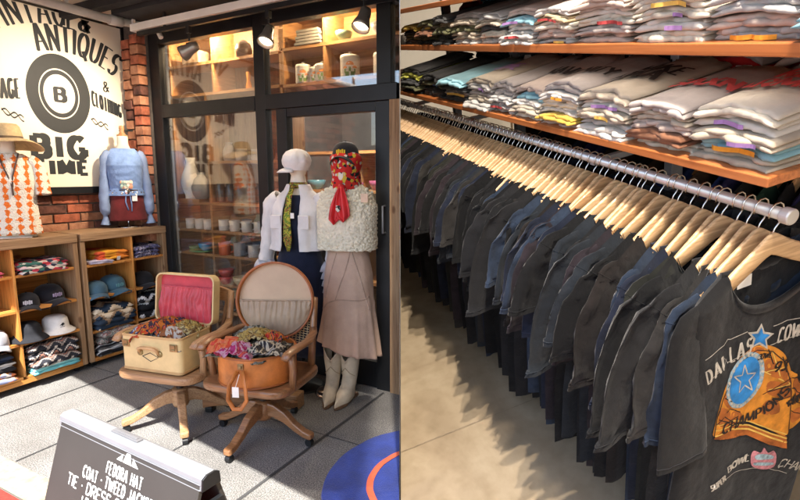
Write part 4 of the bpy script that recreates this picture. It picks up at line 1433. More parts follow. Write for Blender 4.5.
for xa, xb in ((hwid + .0045, hwid + .010), (-hwid - .010, -hwid - .0045)):
    mb = MB(); mb.prism([(y * 1.0, z) for y, z in prof], xa, xb, 0); mb.build('end_cap', STEEL if xa < 0 else BLACK, sg, bevel=.001)
for x in (-hwid - .008, hwid + .008):
    mb = MB(); mb.add([V((x - .006, -.028, .735)), V((x + .006, -.028, .735)), V((x + .006, .028, .735)), V((x - .006, .028, .735)), V((x - .006, -.236, .04)), V((x + .006, -.236, .04)), V((x + .006, .236, .04)), V((x - .006, .236, .04))],
                    [(0, 1, 2, 3), (7, 6, 5, 4), (0, 4, 5, 1), (1, 5, 6, 2), (2, 6, 7, 3), (3, 7, 4, 0)])
    mb.build('side_gusset', BLACK, sg)

RUGB = mat('blue_rug_pile', (.012, .04, .3), .95, .35, 7, .8, 220, .004, sheen=.3)
RUGO = mat('coral_rug_ring', (.72, .15, .08), .95, .12, 30, .6, 220, .003)
rug = thing('rug', 'round blue rug with a coral ring lying on the paving', 'rug', (-.9, 2.1, 0))
rg = .57
def rugf(r, a):
    rr = r * (1 + .012 * fbm(math.cos(a) * 3, math.sin(a) * 3, 2))
    return V((rr * math.cos(a), rr * math.sin(a), .012 + .0015 * fbm(rr * 9, a * 3)))
mb = MB()
NR = 90
rings = [[rugf(rg, 2 * PI * j / NR) * 1.0 - V((0, 0, .0105)) for j in range(NR)]] + [[rugf(rg - .004 * 0 - q, 2 * PI * j / NR) for j in range(NR)] for q in (.004, .1, .2, .3, .4, .5, .56)]
mb.loft(rings, True, False, True)
clip(mb.build('pile', RUGB, rug, smooth=False), True)
mb = MB()
mb.loft([[rugf(r, 2 * PI * j / NR) + V((0, 0, .003)) for r in (.325, .335, .35, .358)] for j in range(NR + 1)], closed=False)
clip(mb.build('ring', RUGO, rug), True)

# more stock crowding the window shelves
rnd2 = random.Random(4)
for zz, nm_ in ((1.622, 'top'), (1.024, 'mug'), (.813, 'bowl'), (.31, 'lowest')):
    for i in range(5):
        x = -3.46 + i * .15 + rnd2.uniform(-.02, .02)
        c, cn = rnd2.choice([((.55, .5, .42), 'stone'), ((.3, .12, .06), 'brown'), ((.12, .2, .28), 'blue'), ((.5, .42, .2), 'straw'), ((.2, .28, .2), 'sage')])
        s_ = rnd2.uniform(.9, 1.3)
        mb = MB()
        if rnd2.random() < .5:
            mb.lathe([(0, 0), (.035 * s_, 0), (.045 * s_, .03), (.05 * s_, .07 * s_), (.03 * s_, .11 * s_), (.022 * s_, .125 * s_), (.026 * s_, .14 * s_), (0, .135 * s_)], 18)
            kind_ = 'jug'
        else:
            mb.lathe([(0, 0), (.04 * s_, 0), (.048 * s_, .02), (.046 * s_, .1 * s_), (.04 * s_, .1 * s_), (.038 * s_, .02), (0, .015)], 18)
            kind_ = 'pot'
        single(mb, kind_, mat('glaze_%s_%s' % (cn, kind_), c, .35, .25, 9), '%s glazed %s, rear row %s on the %s shelf behind the left window' % (cn, kind_, ('one', 'two', 'three', 'four', 'five')[i], nm_), kind_, TR((x, 3.3, zz)), smooth=True)
# ================================================================ mannequins
PLASTER = mat('mannequin_linen', (.68, .62, .52), .6, .06, 6, .1, 60)


def sect(z, cx, cy, rx, ry, n=48, fold=None, e=1.0):
    out = []
    for j in range(n):
        a = 2 * PI * j / n
        ca, sa = math.cos(a), math.sin(a)
        k = 1 + (fold(a, z) if fold else 0)
        out.append(V((cx + rx * k * math.copysign(abs(ca) ** e, ca), cy + ry * k * math.copysign(abs(sa) ** e, sa), z)))
    return out


def rings_from(table, n=48, fold=None, e=.9, steps=4):
    """table rows (z, cx, cy, rx, ry) smoothly interpolated"""
    out = []
    for i in range(len(table) - 1):
        for k in range(steps):
            t = k / steps
            t = t * t * (3 - 2 * t) * .5 + t * .5
            r = [a + (b - a) * t for a, b in zip(table[i], table[i + 1])]
            out.append(sect(*r, n=n, fold=fold, e=e))
    out.append(sect(*table[-1], n=n, fold=fold, e=e))
    return out


def foldf(n1, amp, seed, zlo, zhi):
    """folds that deepen downwards from zhi to zlo"""
    def f(a, z):
        t = max(0, min(1, (zhi - z) / (zhi - zlo)))
        w = .5 * fbm(math.cos(a) * 1.5 + seed, math.sin(a) * 1.5, z * 1.2)
        return amp * t * (math.sin(n1 * a + 4 * w + seed) + .5 * math.sin((n1 * 1.7) * a + seed * 2 + 3 * w)) + .02 * fbm(math.cos(a) * 3, math.sin(a) * 3, z * 7 + seed)
    return f


def neck_torso(t, zs, s=1.0, wood_cap=True):
    """shoulder form with a neck; zs is the height of the neck base in thing space"""
    mb = MB()
    tb = [(zs - .58 * s, 0, 0, .145 * s, .1 * s), (zs - .42 * s, 0, 0, .115 * s, .085 * s), (zs - .25 * s, 0, -.01, .15 * s, .11 * s), (zs - .1 * s, 0, 0, .165 * s, .085 * s), (zs - .04 * s, 0, 0, .13 * s, .06 * s), (zs - .005, 0, 0, .07 * s, .05 * s), (zs + .03, 0, -.005, .05, .05), (zs + .1, 0, -.008, .046, .048)]
    mb.loft(rings_from(tb, 32), True, True, True)
    mb.build('torso', PLASTER, t, smooth=True)
    if wood_cap:
        mb = MB(); mb.lathe([(.047, zs + .1), (.048, zs + .112), (.03, zs + .118), (.018, zs + .14), (.026, zs + .165), (.022, zs + .185), (0, zs + .19)], 20, c=(0, -.008, 0))
        mb.build('neck_cap', wood('cap_wood', (.3, .14, .06), (.42, .22, .1), .4, 2, .1, False)[2], t, smooth=True)


def sleeve(mb, path, radii, n=18, seed=1, amp=.1, flat=(1, .75)):
    path = [V(p) for p in path]
    # resample smoothly
    pts, rs = [], []
    k = len(path)
    for i in range(k - 1):
        p0, p1, p2, p3 = path[max(i - 1, 0)], path[i], path[i + 1], path[min(i + 2, k - 1)]
        for j in range(7):
            t = j / 7
            pts.append(.5 * ((2 * p1) + (p2 - p0) * t + (2 * p0 - 5 * p1 + 4 * p2 - p3) * t * t + (3 * p1 - p0 - 3 * p2 + p3) * t ** 3))
            rs.append(radii[i] + (radii[i + 1] - radii[i]) * t)
    pts.append(path[-1]); rs.append(radii[-1])
    o = len(mb.v)
    mb.tube(pts, rs, n, False, flat)
    for q in range(o, len(mb.v)):
        i, j = divmod(q - o, n)
        p = V(mb.v[q]); c = pts[i]
        d = p - c
        f_ = 1 + amp * fbm(math.cos(2 * PI * j / n) * 1.6 + seed, math.sin(2 * PI * j / n) * 1.6, i * .33) + amp * .5 * math.sin(i * 1.4 + j * .9 + seed)
        mb.v[q] = tuple(c + d * f_)


STRAW = mat('straw', (.5, .36, .19), .8, .18, 40, .7, 260, .002)
STRAWD = cloth('hat_band', (.12, .08, .05))
CROCH = None


def crochet_mat():
    m, nt, b = nodes('crochet')
    vec = coords(nt)
    sp = nt.nodes.new('ShaderNodeSeparateXYZ'); nt.links.new(vec, sp.inputs[0])
    def fr(out, k, off=0.0):
        mu = N(nt, 'ShaderNodeMath', operation='MULTIPLY_ADD'); mu.inputs[1].default_value = k; mu.inputs[2].default_value = off
        nt.links.new(out, mu.inputs[0])
        f = N(nt, 'ShaderNodeMath', operation='FRACT'); nt.links.new(mu.outputs[0], f.inputs[0])
        s_ = N(nt, 'ShaderNodeMath', operation='SUBTRACT'); s_.inputs[1].default_value = .5; nt.links.new(f.outputs[0], s_.inputs[0])
        a = N(nt, 'ShaderNodeMath', operation='ABSOLUTE'); nt.links.new(s_.outputs[0], a.inputs[0])
        return a.outputs[0]
    ax, az = fr(sp.outputs[0], 13), fr(sp.outputs[2], 19)
    # orange diamonds in vertical bands
    ad = N(nt, 'ShaderNodeMath', operation='MULTIPLY_ADD'); ad.inputs[1].default_value = .55
    nt.links.new(az, ad.inputs[0]); nt.links.new(ax, ad.inputs[2])
    nz = N(nt, 'ShaderNodeTexNoise', Scale=60); nt.links.new(vec, nz.inputs['Vector'])
    a3 = N(nt, 'ShaderNodeMath', operation='MULTIPLY_ADD'); a3.inputs[1].default_value = .6
    nt.links.new(nz.outputs['Fac'], a3.inputs[0]); nt.links.new(ad.outputs[0], a3.inputs[2])
    r = ramp(nt, [(0, (.7, .11, .012)), (.58, (.72, .17, .02)), (.62, (.72, .66, .55)), (.85, (.74, .69, .6))], 'LINEAR')
    nt.links.new(a3.outputs[0], r.inputs['Fac'])
    nt.links.new(r.outputs['Color'], b.inputs['Base Color'])
    b.inputs['Roughness'].default_value = .95
    vo = N(nt, 'ShaderNodeTexVoronoi', Scale=95); nt.links.new(vec, vo.inputs['Vector'])
    bp = N(nt, 'ShaderNodeBump', Strength=1, Distance=.006); nt.links.new(vo.outputs['Distance'], bp.inputs['Height'])
    nt.links.new(bp.outputs['Normal'], b.inputs['Normal'])
    return m


CROCH = crochet_mat()
# ---- torso in the orange crochet top, on the left cubby; it faces the aisle (-y in its own space)
t = thing('dressed_torso', 'mannequin torso in an orange and white crochet top on the left cubby', 'mannequin', (-4.1, 1.88, 1.063), M=Matrix.Rotation(RD(62), 4, 'Z') @ Matrix.Diagonal((.84, .84, 1, 1)))
neck_torso(t, .585, 1.0, False)
mb = MB()
fo = foldf(7, .03, 2, .02, .4)
tb = [(.025, 0, 0, .178, .125), (.12, 0, 0, .17, .122), (.28, 0, -.005, .162, .118), (.4, 0, -.012, .172, .125), (.5, 0, 0, .178, .1), (.555, 0, .0, .145, .08), (.585, 0, 0, .095, .065)]
mb.loft(rings_from(tb, 64, fo), True)
mb.build('crochet_top', CROCH, t, smooth=True, solid=.006)
for s in (-1, 1):
    mb = MB(); sleeve(mb, [(s * .13, 0, .54), (s * .18, -.0, .5), (s * .205, -.01, .4), (s * .212, -.02, .3)], [.06, .07, .072, .078], 20, s + 3, .05)
    mb.build('sleeve', CROCH, t, smooth=True, solid=.006)
mb = MB()
mb.tube([(-.07, -.06, .59), (-.045, -.105, .52), (-.01, -.128, .43), (.01, -.135, .36), (.012, -.14, .3)], .007, 6)
mb.tube([(.07, -.06, .59), (.05, -.105, .52), (.02, -.13, .43), (.012, -.138, .36)], .007, 6)
mb.build('necklace', cloth('dark_cord', (.09, .06, .05)), t, smooth=True)
mb = MB(); mb.cbox((-.02, -.02, .006), (.26, .2, .012), auto=False); mb.tube([(0, 0, .01), (0, 0, .06)], .012, 10)
mb.build('stand', CHROME, t, bevel=.003)
mb = MB()
def brim(u, v):
    a = 2 * PI * u
    r = .088 + v * .115
    return V((r * math.cos(a) * 1.08, r * math.sin(a), .012 + .03 * v * math.cos(a + .9) - .045 * v * v + .012 * v * math.sin(3 * a + 1)))
hat = thing('straw_hat', 'wide brimmed straw hat on the crochet topped torso', 'hat', (-4.1, 1.885, 1.735), 0)
mb.grid(brim, 56, 8); mb.build('brim', STRAW, hat, smooth=True, solid=.005)
mb = MB(); mb.lathe([(.09, .005), (.086, .05), (.074, .1), (.06, .118), (.03, .122), (0, .115)], 36, sx=1.1); mb.build('crown', STRAW, hat, smooth=True)
mb = MB(); mb.lathe([(.0915, .008), (.0895, .034)], 36, sx=1.1); mb.build('band', STRAWD, hat, smooth=True)

# ---- torso in the blue blouse and burgundy shorts
BLUE = cloth('dusty_blue_gauze', (.16, .25, .47), .25, .9)
SHEER = mat('sheer_blue_sleeve', (.24, .33, .54), .7, .2, 9, .5, 18, .008)
SHEER.node_tree.nodes['Principled BSDF'].inputs['Alpha'].default_value = .78
t = thing('dressed_torso', 'mannequin torso in a blue blouse and burgundy shorts on the right cubby', 'mannequin', (-4.1, 2.73, 1.063), M=Matrix.Rotation(RD(60), 4, 'Z') @ Matrix.Diagonal((.86, .86, 1, 1)))
neck_torso(t, .66, .95)
mb = MB()
def ruch(a, z):
    fr_ = max(0, -math.sin(a))
    return .02 * fr_ * math.sin(z * 120 + 5 * math.cos(a * 2) + 5 * fbm(math.cos(a) * 2, z * 4)) + .02 * fbm(math.cos(a) * 2.5, z * 3, 4) * (1 - fr_) + .02 * fbm(math.cos(a) * 4, math.sin(a) * 4, z * 9)
tb = [(.27, 0, 0, .168, .135), (.33, 0, 0, .143, .115), (.38, 0, -.006, .148, .118), (.44, 0, -.012, .152, .124), (.52, 0, -.018, .16, .126), (.59, 0, -.003, .158, .098), (.635, 0, 0, .125, .072), (.66, 0, 0, .098, .066)]
mb.loft(rings_from(tb, 72, ruch, .9, 9), True)
mb.build('blouse', BLUE, t, smooth=True, solid=.004)
for s in (-1, 1):
    mb = MB(); sleeve(mb, [(s * .118, 0, .625), (s * .16, 0, .575), (s * .178, -.005, .44), (s * .19, -.01, .27), (s * .192, -.02, .15), (s * .196, -.02, .1), (s * .2, -.02, .03)], [.05, .058, .05, .064, .066, .024, .06], 18, s * 2.2, .1)
    mb.build('sleeve', SHEER, t, smooth=True)
mb = MB()
tb = [(.06, 0, 0, .172, .12), (.14, 0, 0, .165, .118), (.24, 0, 0, .15, .11), (.31, 0, 0, .145, .112)]
mb.loft(rings_from(tb, 56, foldf(5, .02, 1, .06, .3)), True)
mb.build('shorts', cloth('burgundy_suede', (.12, .018, .02), .3, .4), t, smooth=True, solid=.006)
mb = MB()
mb.lathe([(.152, .285), (.157, .293), (.157, .313), (.152, .32)], 40, sy=.8); mb.build('belt', cloth('dark_belt', (.05, .04, .04)), t, smooth=True)
mb = MB(); mb.lathe([(0, .008), (.02, .006), (.026, 0), (0, 0)], 16, c=(.0, -.127, .303), M=Matrix.Rotation(PI / 2, 4, 'X'))
for k in range(9):
    a = -PI / 2 + (k - 4) * .28
    mb.lathe([(0, .006), (.012, .004), (.014, 0)], 10, c=(.158 * math.cos(a), .128 * math.sin(a), .29), M=Matrix.Rotation(PI / 2, 4, 'X'))
mb.build('belt_buckle', CHROME, t, smooth=True)
mb = MB(); mb.cbox((.06, -.125, .255), (.045, .004, .06), auto=False); mb.build('price_tag', TAGW, t)
mb = MB(); mb.tube([(-.01, -.12, .3), (-.02, -.125, .22), (.0, -.125, .15)], .006, 6); mb.tube([(.02, -.12, .3), (.03, -.13, .2), (.028, -.13, .14)], .006, 6)
mb.build('sash_tie', BLUE, t, smooth=True)
fl_ = MB()
for k in range(8):
    fl_.lathe([(0, .004), (.016, .002), (.02, -.002)], 8, c=(-.04 + .025 * (k % 4), -.128 - .003 * (k % 2), .345 + .035 * (k // 4)), M=Matrix.Rotation(PI / 2, 4, 'X'))
fl_.build('flower_print', pattern('blouse_flowers', [(.6, .3, .2), (.65, .6, .5), (.3, .4, .35)], 30), t, smooth=True)
mb = MB(); mb.lathe([(0, .012), (.1, .012), (.12, .004), (.12, 0), (0, 0)], 28); mb.tube([(0, 0, .01), (0, 0, .12)], .01, 10)
mb.build('stand', CHROME, t, smooth=True)

# ---- standing mannequin with the white beret
WHITE = cloth('white_linen', (.66, .63, .62), .08, .8)
GREYW = cloth('pale_grey_cotton', (.5, .49, .52), .1, .8)
NAV = cloth('navy_jersey', (.012, .016, .035), .3, .6)
t = thing('dressed_mannequin', 'mannequin in a white jacket over a navy dress, in front of the glass door', 'mannequin', (-2.25, 2.74, 0), RD(14))
mb = MB()
tb = [(.72, 0, 0, .16, .11), (.9, 0, 0, .15, .11), (1.0, 0, 0, .115, .085), (1.18, 0, -.01, .145, .105), (1.32, 0, 0, .16, .08), (1.385, 0, 0, .12, .06), (1.42, 0, 0, .06, .05), (1.5, 0, 0, .045, .046), (1.535, 0, -.0, .06, .065), (1.58, 0, 0, .07, .085), (1.63, 0, 0, .05, .06)]
mb.loft(rings_from(tb, 32), True, True, True); mb.build('body', PLASTER, t, smooth=True)
mb = MB()
tb = [(.27, 0, 0, .215, .15), (.5, 0, 0, .19, .14), (.75, 0, 0, .175, .13), (.92, 0, 0, .158, .118), (1.02, 0, 0, .13, .1), (1.16, 0, -.012, .155, .118), (1.3, 0, 0, .165, .09), (1.37, 0, 0, .13, .07)]
mb.loft(rings_from(tb, 64, foldf(6, .05, 3, .27, 1.0)), True); mb.build('dress', NAV, t, smooth=True, solid=.004)
# open jacket: a loft that leaves the front open
def open_garment(table, gap, fold, n=56):
    out = []
    for r in rings_from(table, 4, None, 1, 5):
        pass
    rows = []
    for i in range(len(table) - 1):
        for k in range(6):
            q = k / 6
            rows.append([a + (b - a) * q for a, b in zip(table[i], table[i + 1])])
    rows.append(table[-1])
    for (z, cx_, cy_, rx, ry) in rows:
        ring = []
        for j in range(n + 1):
            a = -PI / 2 + gap(z) + (2 * PI - 2 * gap(z)) * j / n
            k = 1 + fold(a, z)
            ring.append(V((cx_ + rx * k * math.copysign(abs(math.cos(a)) ** .85, math.cos(a)), cy_ + ry * k * math.sin(a), z)))
        out.append(ring)
    return out
mb = MB()
tb = [(1.0, 0, -.01, .2, .148), (1.04, 0, -.01, .186, .14), (1.16, 0, -.012, .184, .142), (1.28, 0, -.004, .19, .118), (1.35, 0, 0, .16, .09), (1.4, 0, 0, .1, .068), (1.44, 0, 0, .078, .066)]
mb.loft(open_garment(tb, lambda z: .26 + .5 * max(0, (z - 1.3)) + .12 * max(0, 1.15 - z), foldf(8, .035, 5, 1.0, 1.3)), False)
mb.build('jacket', WHITE, t, smooth=True, solid=.005)
for s in (-1, 1):
    mb = MB(); sleeve(mb, [(s * .14, 0, 1.36), (s * .195, 0, 1.3), (s * .225, .01, 1.15), (s * .245, 0, 1.0), (s * .25, -.03, .9)], [.06, .072, .066, .062, .06], 20, s * 1.3, .12)
    mb.build('jacket_sleeve', WHITE, t, smooth=True, solid=.004)
    mb = MB(); mb.box((s * .1 - .04, -.15, 1.15), (s * .1 + .035, -.128, 1.24), auto=False); mb.build('pocket', WHITE, t, bevel=.003)
    # ruffled cuffs: three flounces, one under the other
    for k in range(4):
        mb = MB()
        cz, cx_ = .91 - k * .05, s * (.25 + .004 * k)
        fo = lambda a, z: .1 * math.sin(9 * a + k) + .05 * fbm(math.cos(a) * 2, math.sin(a) * 2, k)
        mb.loft([sect(cz + .012, cx_, -.03, .055, .045, 40), sect(cz - .02, cx_, -.03, .07, .058, 40, fo), sect(cz - .055, cx_, -.03, .08, .066, 40, fo)])
        mb.build('ruffle', GREYW, t, smooth=True, solid=.003)
TIE = pattern('tie_green_print', [(.12, .2, .03), (.45, .38, .05), (.05, .09, .02), (.3, .1, .03), (.2, .28, .05)], 22, 'noise')
mb = MB()
mb.tube([(.0, -.075, 1.43), (-.01, -.125, 1.36), (-.016, -.155, 1.22), (-.014, -.158, 1.08), (-.012, -.15, 1.0)], [.016, .02, .026, .032, .012], 10, True, (1.1, .3), 0)
mb.build('necktie', TIE, t, smooth=True)
mb = MB(); mb.lathe([(.058, 1.415), (.062, 1.43), (.056, 1.455)], 24, sy=1.05); mb.build('tie_band', TIE, t, smooth=True, solid=.003)
mb = MB(); mb.cbox((.03, -.168, 1.24), (.025, .003, .035), auto=False); mb.build('price_tag', TAGW, t)
mb = MB(); mb.lathe([(0, .02), (.13, .02), (.15, .006), (.15, 0), (0, 0)], 32); mb.tube([(0, 0, .015), (0, 0, .75)], .014, 10); mb.build('stand', BLACK, t, smooth=True)
hat = thing('newsboy_cap', 'white newsboy cap on the mannequin in the white jacket', 'cap', (-2.25, 2.73, 1.56), M=Matrix.Rotation(RD(-30), 4, 'Z') @ Matrix.Scale(.9, 4))
mb = MB()
rings = []
for (z, r, k) in ((-.03, .086, 0), (-.012, .092, .01), (.015, .106, .03), (.045, .11, .04), (.08, .1, .045), (.11, .075, .05), (.125, .04, .04), (.13, .005, 0)):
    rings.append(sect(z, .01, -.004, r, r * .97, 48, lambda a, zz: k * math.sin(8 * a) + .02 * fbm(math.cos(a) * 2, math.sin(a) * 2, zz * 20) + .05 * math.cos(a + .6) * (zz > .0)))
mb.loft(rings, True, False, True); mb.build('crown', WHITE, hat, smooth=True)
def peak(u, v):
    a = -PI / 2 + (u - .5) * 1.9
    r = .088 + .062 * v * math.sin(PI * u) ** .5
    return V((r * math.cos(a), r * math.sin(a), -.015 - .03 * v * v))
mb = MB(); mb.grid(peak, 20, 5); mb.build('peak', WHITE, hat, smooth=True, solid=.005)

# ---- standing mannequin with the red head scarf
VEST = mat('cream_rosette_knit', (.72, .66, .52), .95, .1, 30, .9, 45, .012)
SKIRT = cloth('dusty_beige_cotton', (.52, .36, .27), .1, .7)
BOOT = mat('bone_leather', (.62, .53, .4), .6, .22, 9, .6, 28, .004)
REDS = mat('red_silk', (.55, .02, .025), .45, .2, 10, .3, 24, .006)
SKUL = pattern('scarf_skulls', [(.5, .02, .02), (.5, .02, .025), (.52, .025, .02), (.02, .02, .02), (.5, .03, .02), (.55, .5, .45), (.48, .02, .02), (.5, .03, .02), (.55, .38, .04)], 52, 'voronoi')
t = thing('dressed_mannequin', 'mannequin in a cream rosette vest and long beige skirt beside the door', 'mannequin', (-1.885, 2.79, 0), RD(16))
mb = MB()
tb = [(.85, 0, 0, .15, .11), (1.0, 0, 0, .12, .088), (1.18, 0, -.01, .145, .105), (1.33, 0, 0, .17, .08), (1.4, 0, 0, .13, .062), (1.44, 0, 0, .06, .05), (1.5, 0, 0, .046, .048), (1.545, 0, -.01, .066, .08), (1.59, 0, 0, .075, .092), (1.65, 0, 0, .055, .07)]
mb.loft(rings_from(tb, 32), True, True, True); mb.build('body', PLASTER, t, smooth=True)
# skirt with tiers and slanted seams
mb = MB()
def sk(a, z):
    d = .012 * math.sin(10 * a + 1) * min(1, max(0, (1.02 - z) / .3))
    if z < .74 - .06 * math.cos(a):
        tt = (.74 - z) / .4
        d += .075 * tt * math.sin(11 * a + 2 * fbm(math.cos(a) * 2, math.sin(a) * 2, z)) + .02
    return d + .012 * fbm(math.cos(a) * 3, math.sin(a) * 3, z * 6)
tb = [(.34, 0, 0, .205, .165), (.45, 0, 0, .192, .15), (.6, 0, 0, .174, .132), (.72, 0, 0, .166, .126), (.85, 0, 0, .162, .12), (1.0, 0, 0, .135, .1), (1.06, 0, 0, .126, .094)]
rg_ = rings_from(tb, 96, sk, .92, 6)
for ri, ring in enumerate(rg_):
    for p in ring:
        t_ = max(0, (.6 - p.z) / .26)
        p.z += t_ * .05 * (-p.x / .19)
mb.loft(rg_, True); mb.build('skirt', SKIRT, t, smooth=True, solid=.004)
BRAID = cloth('skirt_braid', (.44, .31, .235))
def onskirt(a, z):
    for i in range(len(tb) - 1):
        if tb[i][0] <= z <= tb[i + 1][0]:
            q = (z - tb[i][0]) / (tb[i + 1][0] - tb[i][0])
            rx = tb[i][3] + (tb[i + 1][3] - tb[i][3]) * q; ry = tb[i][4] + (tb[i + 1][4] - tb[i][4]) * q
    k = 1 + sk(a, z)
    ca, sa = math.cos(a), math.sin(a)
    return V((rx * k * math.copysign(abs(ca) ** .92, ca) * 1.015, ry * k * math.copysign(abs(sa) ** .92, sa) * 1.02, z))
for f in (lambda q: (-2.6 + 2.2 * q, .62 + .12 * q + .03 * math.sin(q * 5)), lambda q: (-1.25 - .6 * q, 1.02 - .33 * q), lambda q: (-1.2 + .75 * q, 1.02 - .4 * q), lambda q: (-1.9 - .5 * q, 1.0 - .3 * q)):
    mb = MB(); mb.tube([onskirt(*f(i / 26)) for i in range(27)], .0045, 6); mb.build('braid', BRAID, t, smooth=True)
mb = MB()
def bump_(a, z):
    return .035 * math.sin(16 * a + 2.5 * math.sin(z * 95)) * math.cos(z * 120) + .02 * fbm(math.cos(a) * 7, math.sin(a) * 7, z * 18)
tb2 = [(1.02, 0, -.005, .19, .14), (1.06, 0, -.006, .192, .142), (1.18, 0, -.012, .19, .142), (1.3, 0, -.004, .195, .118), (1.38, 0, 0, .165, .095), (1.43, 0, 0, .105, .075), (1.45, 0, 0, .08, .066)]
mb.loft(rings_from(tb2, 110, bump_, .88, 14), True); mb.build('vest', VEST, t, smooth=True, solid=.008)
# rosettes sewn over the front of the vest
mb = MB()
rnd = random.Random(5)
for zi in range(18):
    z = 1.035 + zi * .0215
    for ai in range(34):
        a = -PI - .1 + ai * (PI + .2) / 33 + rnd.uniform(-.05, .05)
        for i in range(len(tb2) - 1):
            if tb2[i][0] <= z <= tb2[i + 1][0]:
                q = (z - tb2[i][0]) / (tb2[i + 1][0] - tb2[i][0]); rx = tb2[i][3] + (tb2[i + 1][3] - tb2[i][3]) * q; ry = tb2[i][4] + (tb2[i + 1][4] - tb2[i][4]) * q
        ca, sa = math.cos(a), math.sin(a)
        c_ = V((rx * math.copysign(abs(ca) ** .88, ca), -.006 + ry * math.copysign(abs(sa) ** .88, sa), z + rnd.uniform(-.012, .012)))
        nrm = V((ca / rx, sa / ry, 0)).normalized()
        Mq = nrm.to_track_quat('Z', 'Y').to_matrix().to_4x4()
        s = rnd.uniform(.4, .75)
        n = 12
        for rr, hh in ((.019, .003), (.011, .0075)):
            ring = [[V((rr * s * k_ * (1 + .22 * math.sin(5 * 2 * PI * j / n + zi + ai)) * math.cos(2 * PI * j / n), rr * s * k_ * math.sin(2 * PI * j / n), h_)) for j in range(n)] for k_, h_ in ((1, hh - .006), (.95, hh + .002), (.55, hh + .004), (.1, hh - .003))]
            mb.loft([[c_ + (Mq @ p) for p in r] for r in ring], True, False, True)
mb.build('rosettes', VEST, t, smooth=True)
mb = MB(); mb.cbox((.15, -.115, 1.36), (.045, .004, .055), M=None, auto=False); mb.build('price_tag', mat('peach_tag', (.7, .5, .36), .7), t)
mb = MB(); mb.lathe([(0, .018), (.11, .018), (.13, .006), (.13, 0), (0, 0)], 36, c=(-.12, .0, 0)); mb.tube([(-.12, 0, .012), (-.12, 0, .8)], .013, 12)
mb.build('stand', CHROME, t, smooth=True)
# head scarf
mb = MB()
mb.loft([sect(z, 0, -.012, rx, ry, 40, lambda a, zz: .05 * math.sin(5 * a + zz * 60) + .05 * fbm(math.cos(a) * 3, math.sin(a) * 3, zz * 12)) for z, rx, ry in ((1.4, .088, .085), (1.44, .098, .1), (1.49, .088, .095), (1.53, .09, .1), (1.58, .1, .112), (1.62, .098, .108), (1.645, .075, .085))])
# face opening stays a separate paler oval
hs = mb.build('head_scarf', SKUL, t, smooth=True, solid=.004)
mb = MB(); mb.lathe([(0, .004), (.022, .002), (.026, -.006)], 20, c=(0, -.108, 1.5), M=Matrix.Rotation(PI / 2, 4, 'X'), sy=1.5); mb.build('face', PLASTER, t, smooth=True)
mb = MB(); mb.lathe([(0, .03), (.02, .024), (.026, 0), (.018, -.01)], 16, c=(0, -.115, 1.425), M=Matrix.Rotation(PI / 2, 4, 'X')); mb.build('scarf_knot', REDS, t, smooth=True)
for s, ln in ((-1, 1.0), (1, .92)):
    mb = MB()
    def tail(u, v, s=s, ln=ln):
        w_ = (.018 + .05 * math.sin(min(1, v * 1.15) * PI * .62)) * (1 if v < .85 else (1 - v) / .15 * .9 + .1)
        x = s * (.004 + .03 * v) + (u - .5) * 2 * w_ * .62
        return V((x, -.135 - .035 * math.sin(v * 1.8) - .012 * math.cos(u * 9 + s) - .008 * s, 1.425 - .235 * v * ln + .01 * u))
    mb.grid(tail, 12, 20); mb.build('scarf_tail', REDS, t, smooth=True, solid=.004)
mb = MB(); poly(mb, [(-.016, 1.29), (.0, 1.27), (.016, 1.29), (.012, 1.315), (-.012, 1.315)], lambda u, v, d: V((u, -.19 - d, v)), 0)
mb.build('scarf_motif', pattern('motif_bw', [(.02, .02, .02), (.6, .58, .5)], 60), t)
capo = cap('black baseball cap with a yellow front patch, worn over the red head scarf', (.013, .013, .017), (-1.885, 2.78, 1.6), RD(16) - PI / 2, (.65, .42, .03), .98)
# boots stand on the paving
for i, (x, y, rz) in enumerate(((-1.96, 2.70, .35), (-1.845, 2.73, .12))):
    t = thing('cowboy_boot', ('bone leather cowboy boot beside the chrome stand pole', 'bone leather cowboy boot nearest the right door stile')[i], 'boot', (x, y, 0), rz, 'bone cowboy boots under the beige skirt')
    mb = MB()
    rows = [(.02, 0, -.09, .042, .13), (.045, 0, -.085, .045, .125), (.075, 0, -.06, .044, .1), (.11, 0, -.018, .044, .068), (.16, 0, .004, .047, .056), (.24, 0, .008, .056, .064), (.31, 0, .008, .064, .074)]
    rr = rings_from(rows, 36, lambda a, z: .02 * fbm(math.cos(a) * 2, math.sin(a) * 2, z * 12), 1, 4)
    for ring in rr:
        for p in ring:
            if p.z > .28:
                p.z += .045 * (abs(p.x) / .064) ** 1.5 - .03 * (1 - min(1, abs(p.x) / .04))
            if p.z < .09 and p.y < -.12:      # pointed toe
                p.x *= max(.25, 1 - (-.12 - p.y) / .12)
    mb.loft(rr, True, True, False); mb.build('shaft', BOOT, t, smooth=True, solid=.004)
    mb = MB(); mb.box((-.032, .0, .0), (.032, .062, .02), auto=False)
    mb.prism([(-.036, -.05), (.036, -.05), (.042, -.13), (.02, -.2), (0, -.222), (-.02, -.2), (-.042, -.13)], .004, .02, 2)
    mb.build('sole', mat('boot_sole', (.16, .09, .05), .6), t)
    mb = MB(); mb.tube([(-.05, -.02, .17), (-.03, -.06, .2), (0, -.068, .235), (.03, -.06, .2), (.05, -.02, .17)], .0022, 5); mb.build('stitching', mat('boot_thread', (.4, .3, .18), .7), t)
# ================================================================ the T-shirt shop (its own frame: x across the aisle, y along the rail, z up from eye height)
SET = SHOP
FLOORZ = -2.0
CONC = None


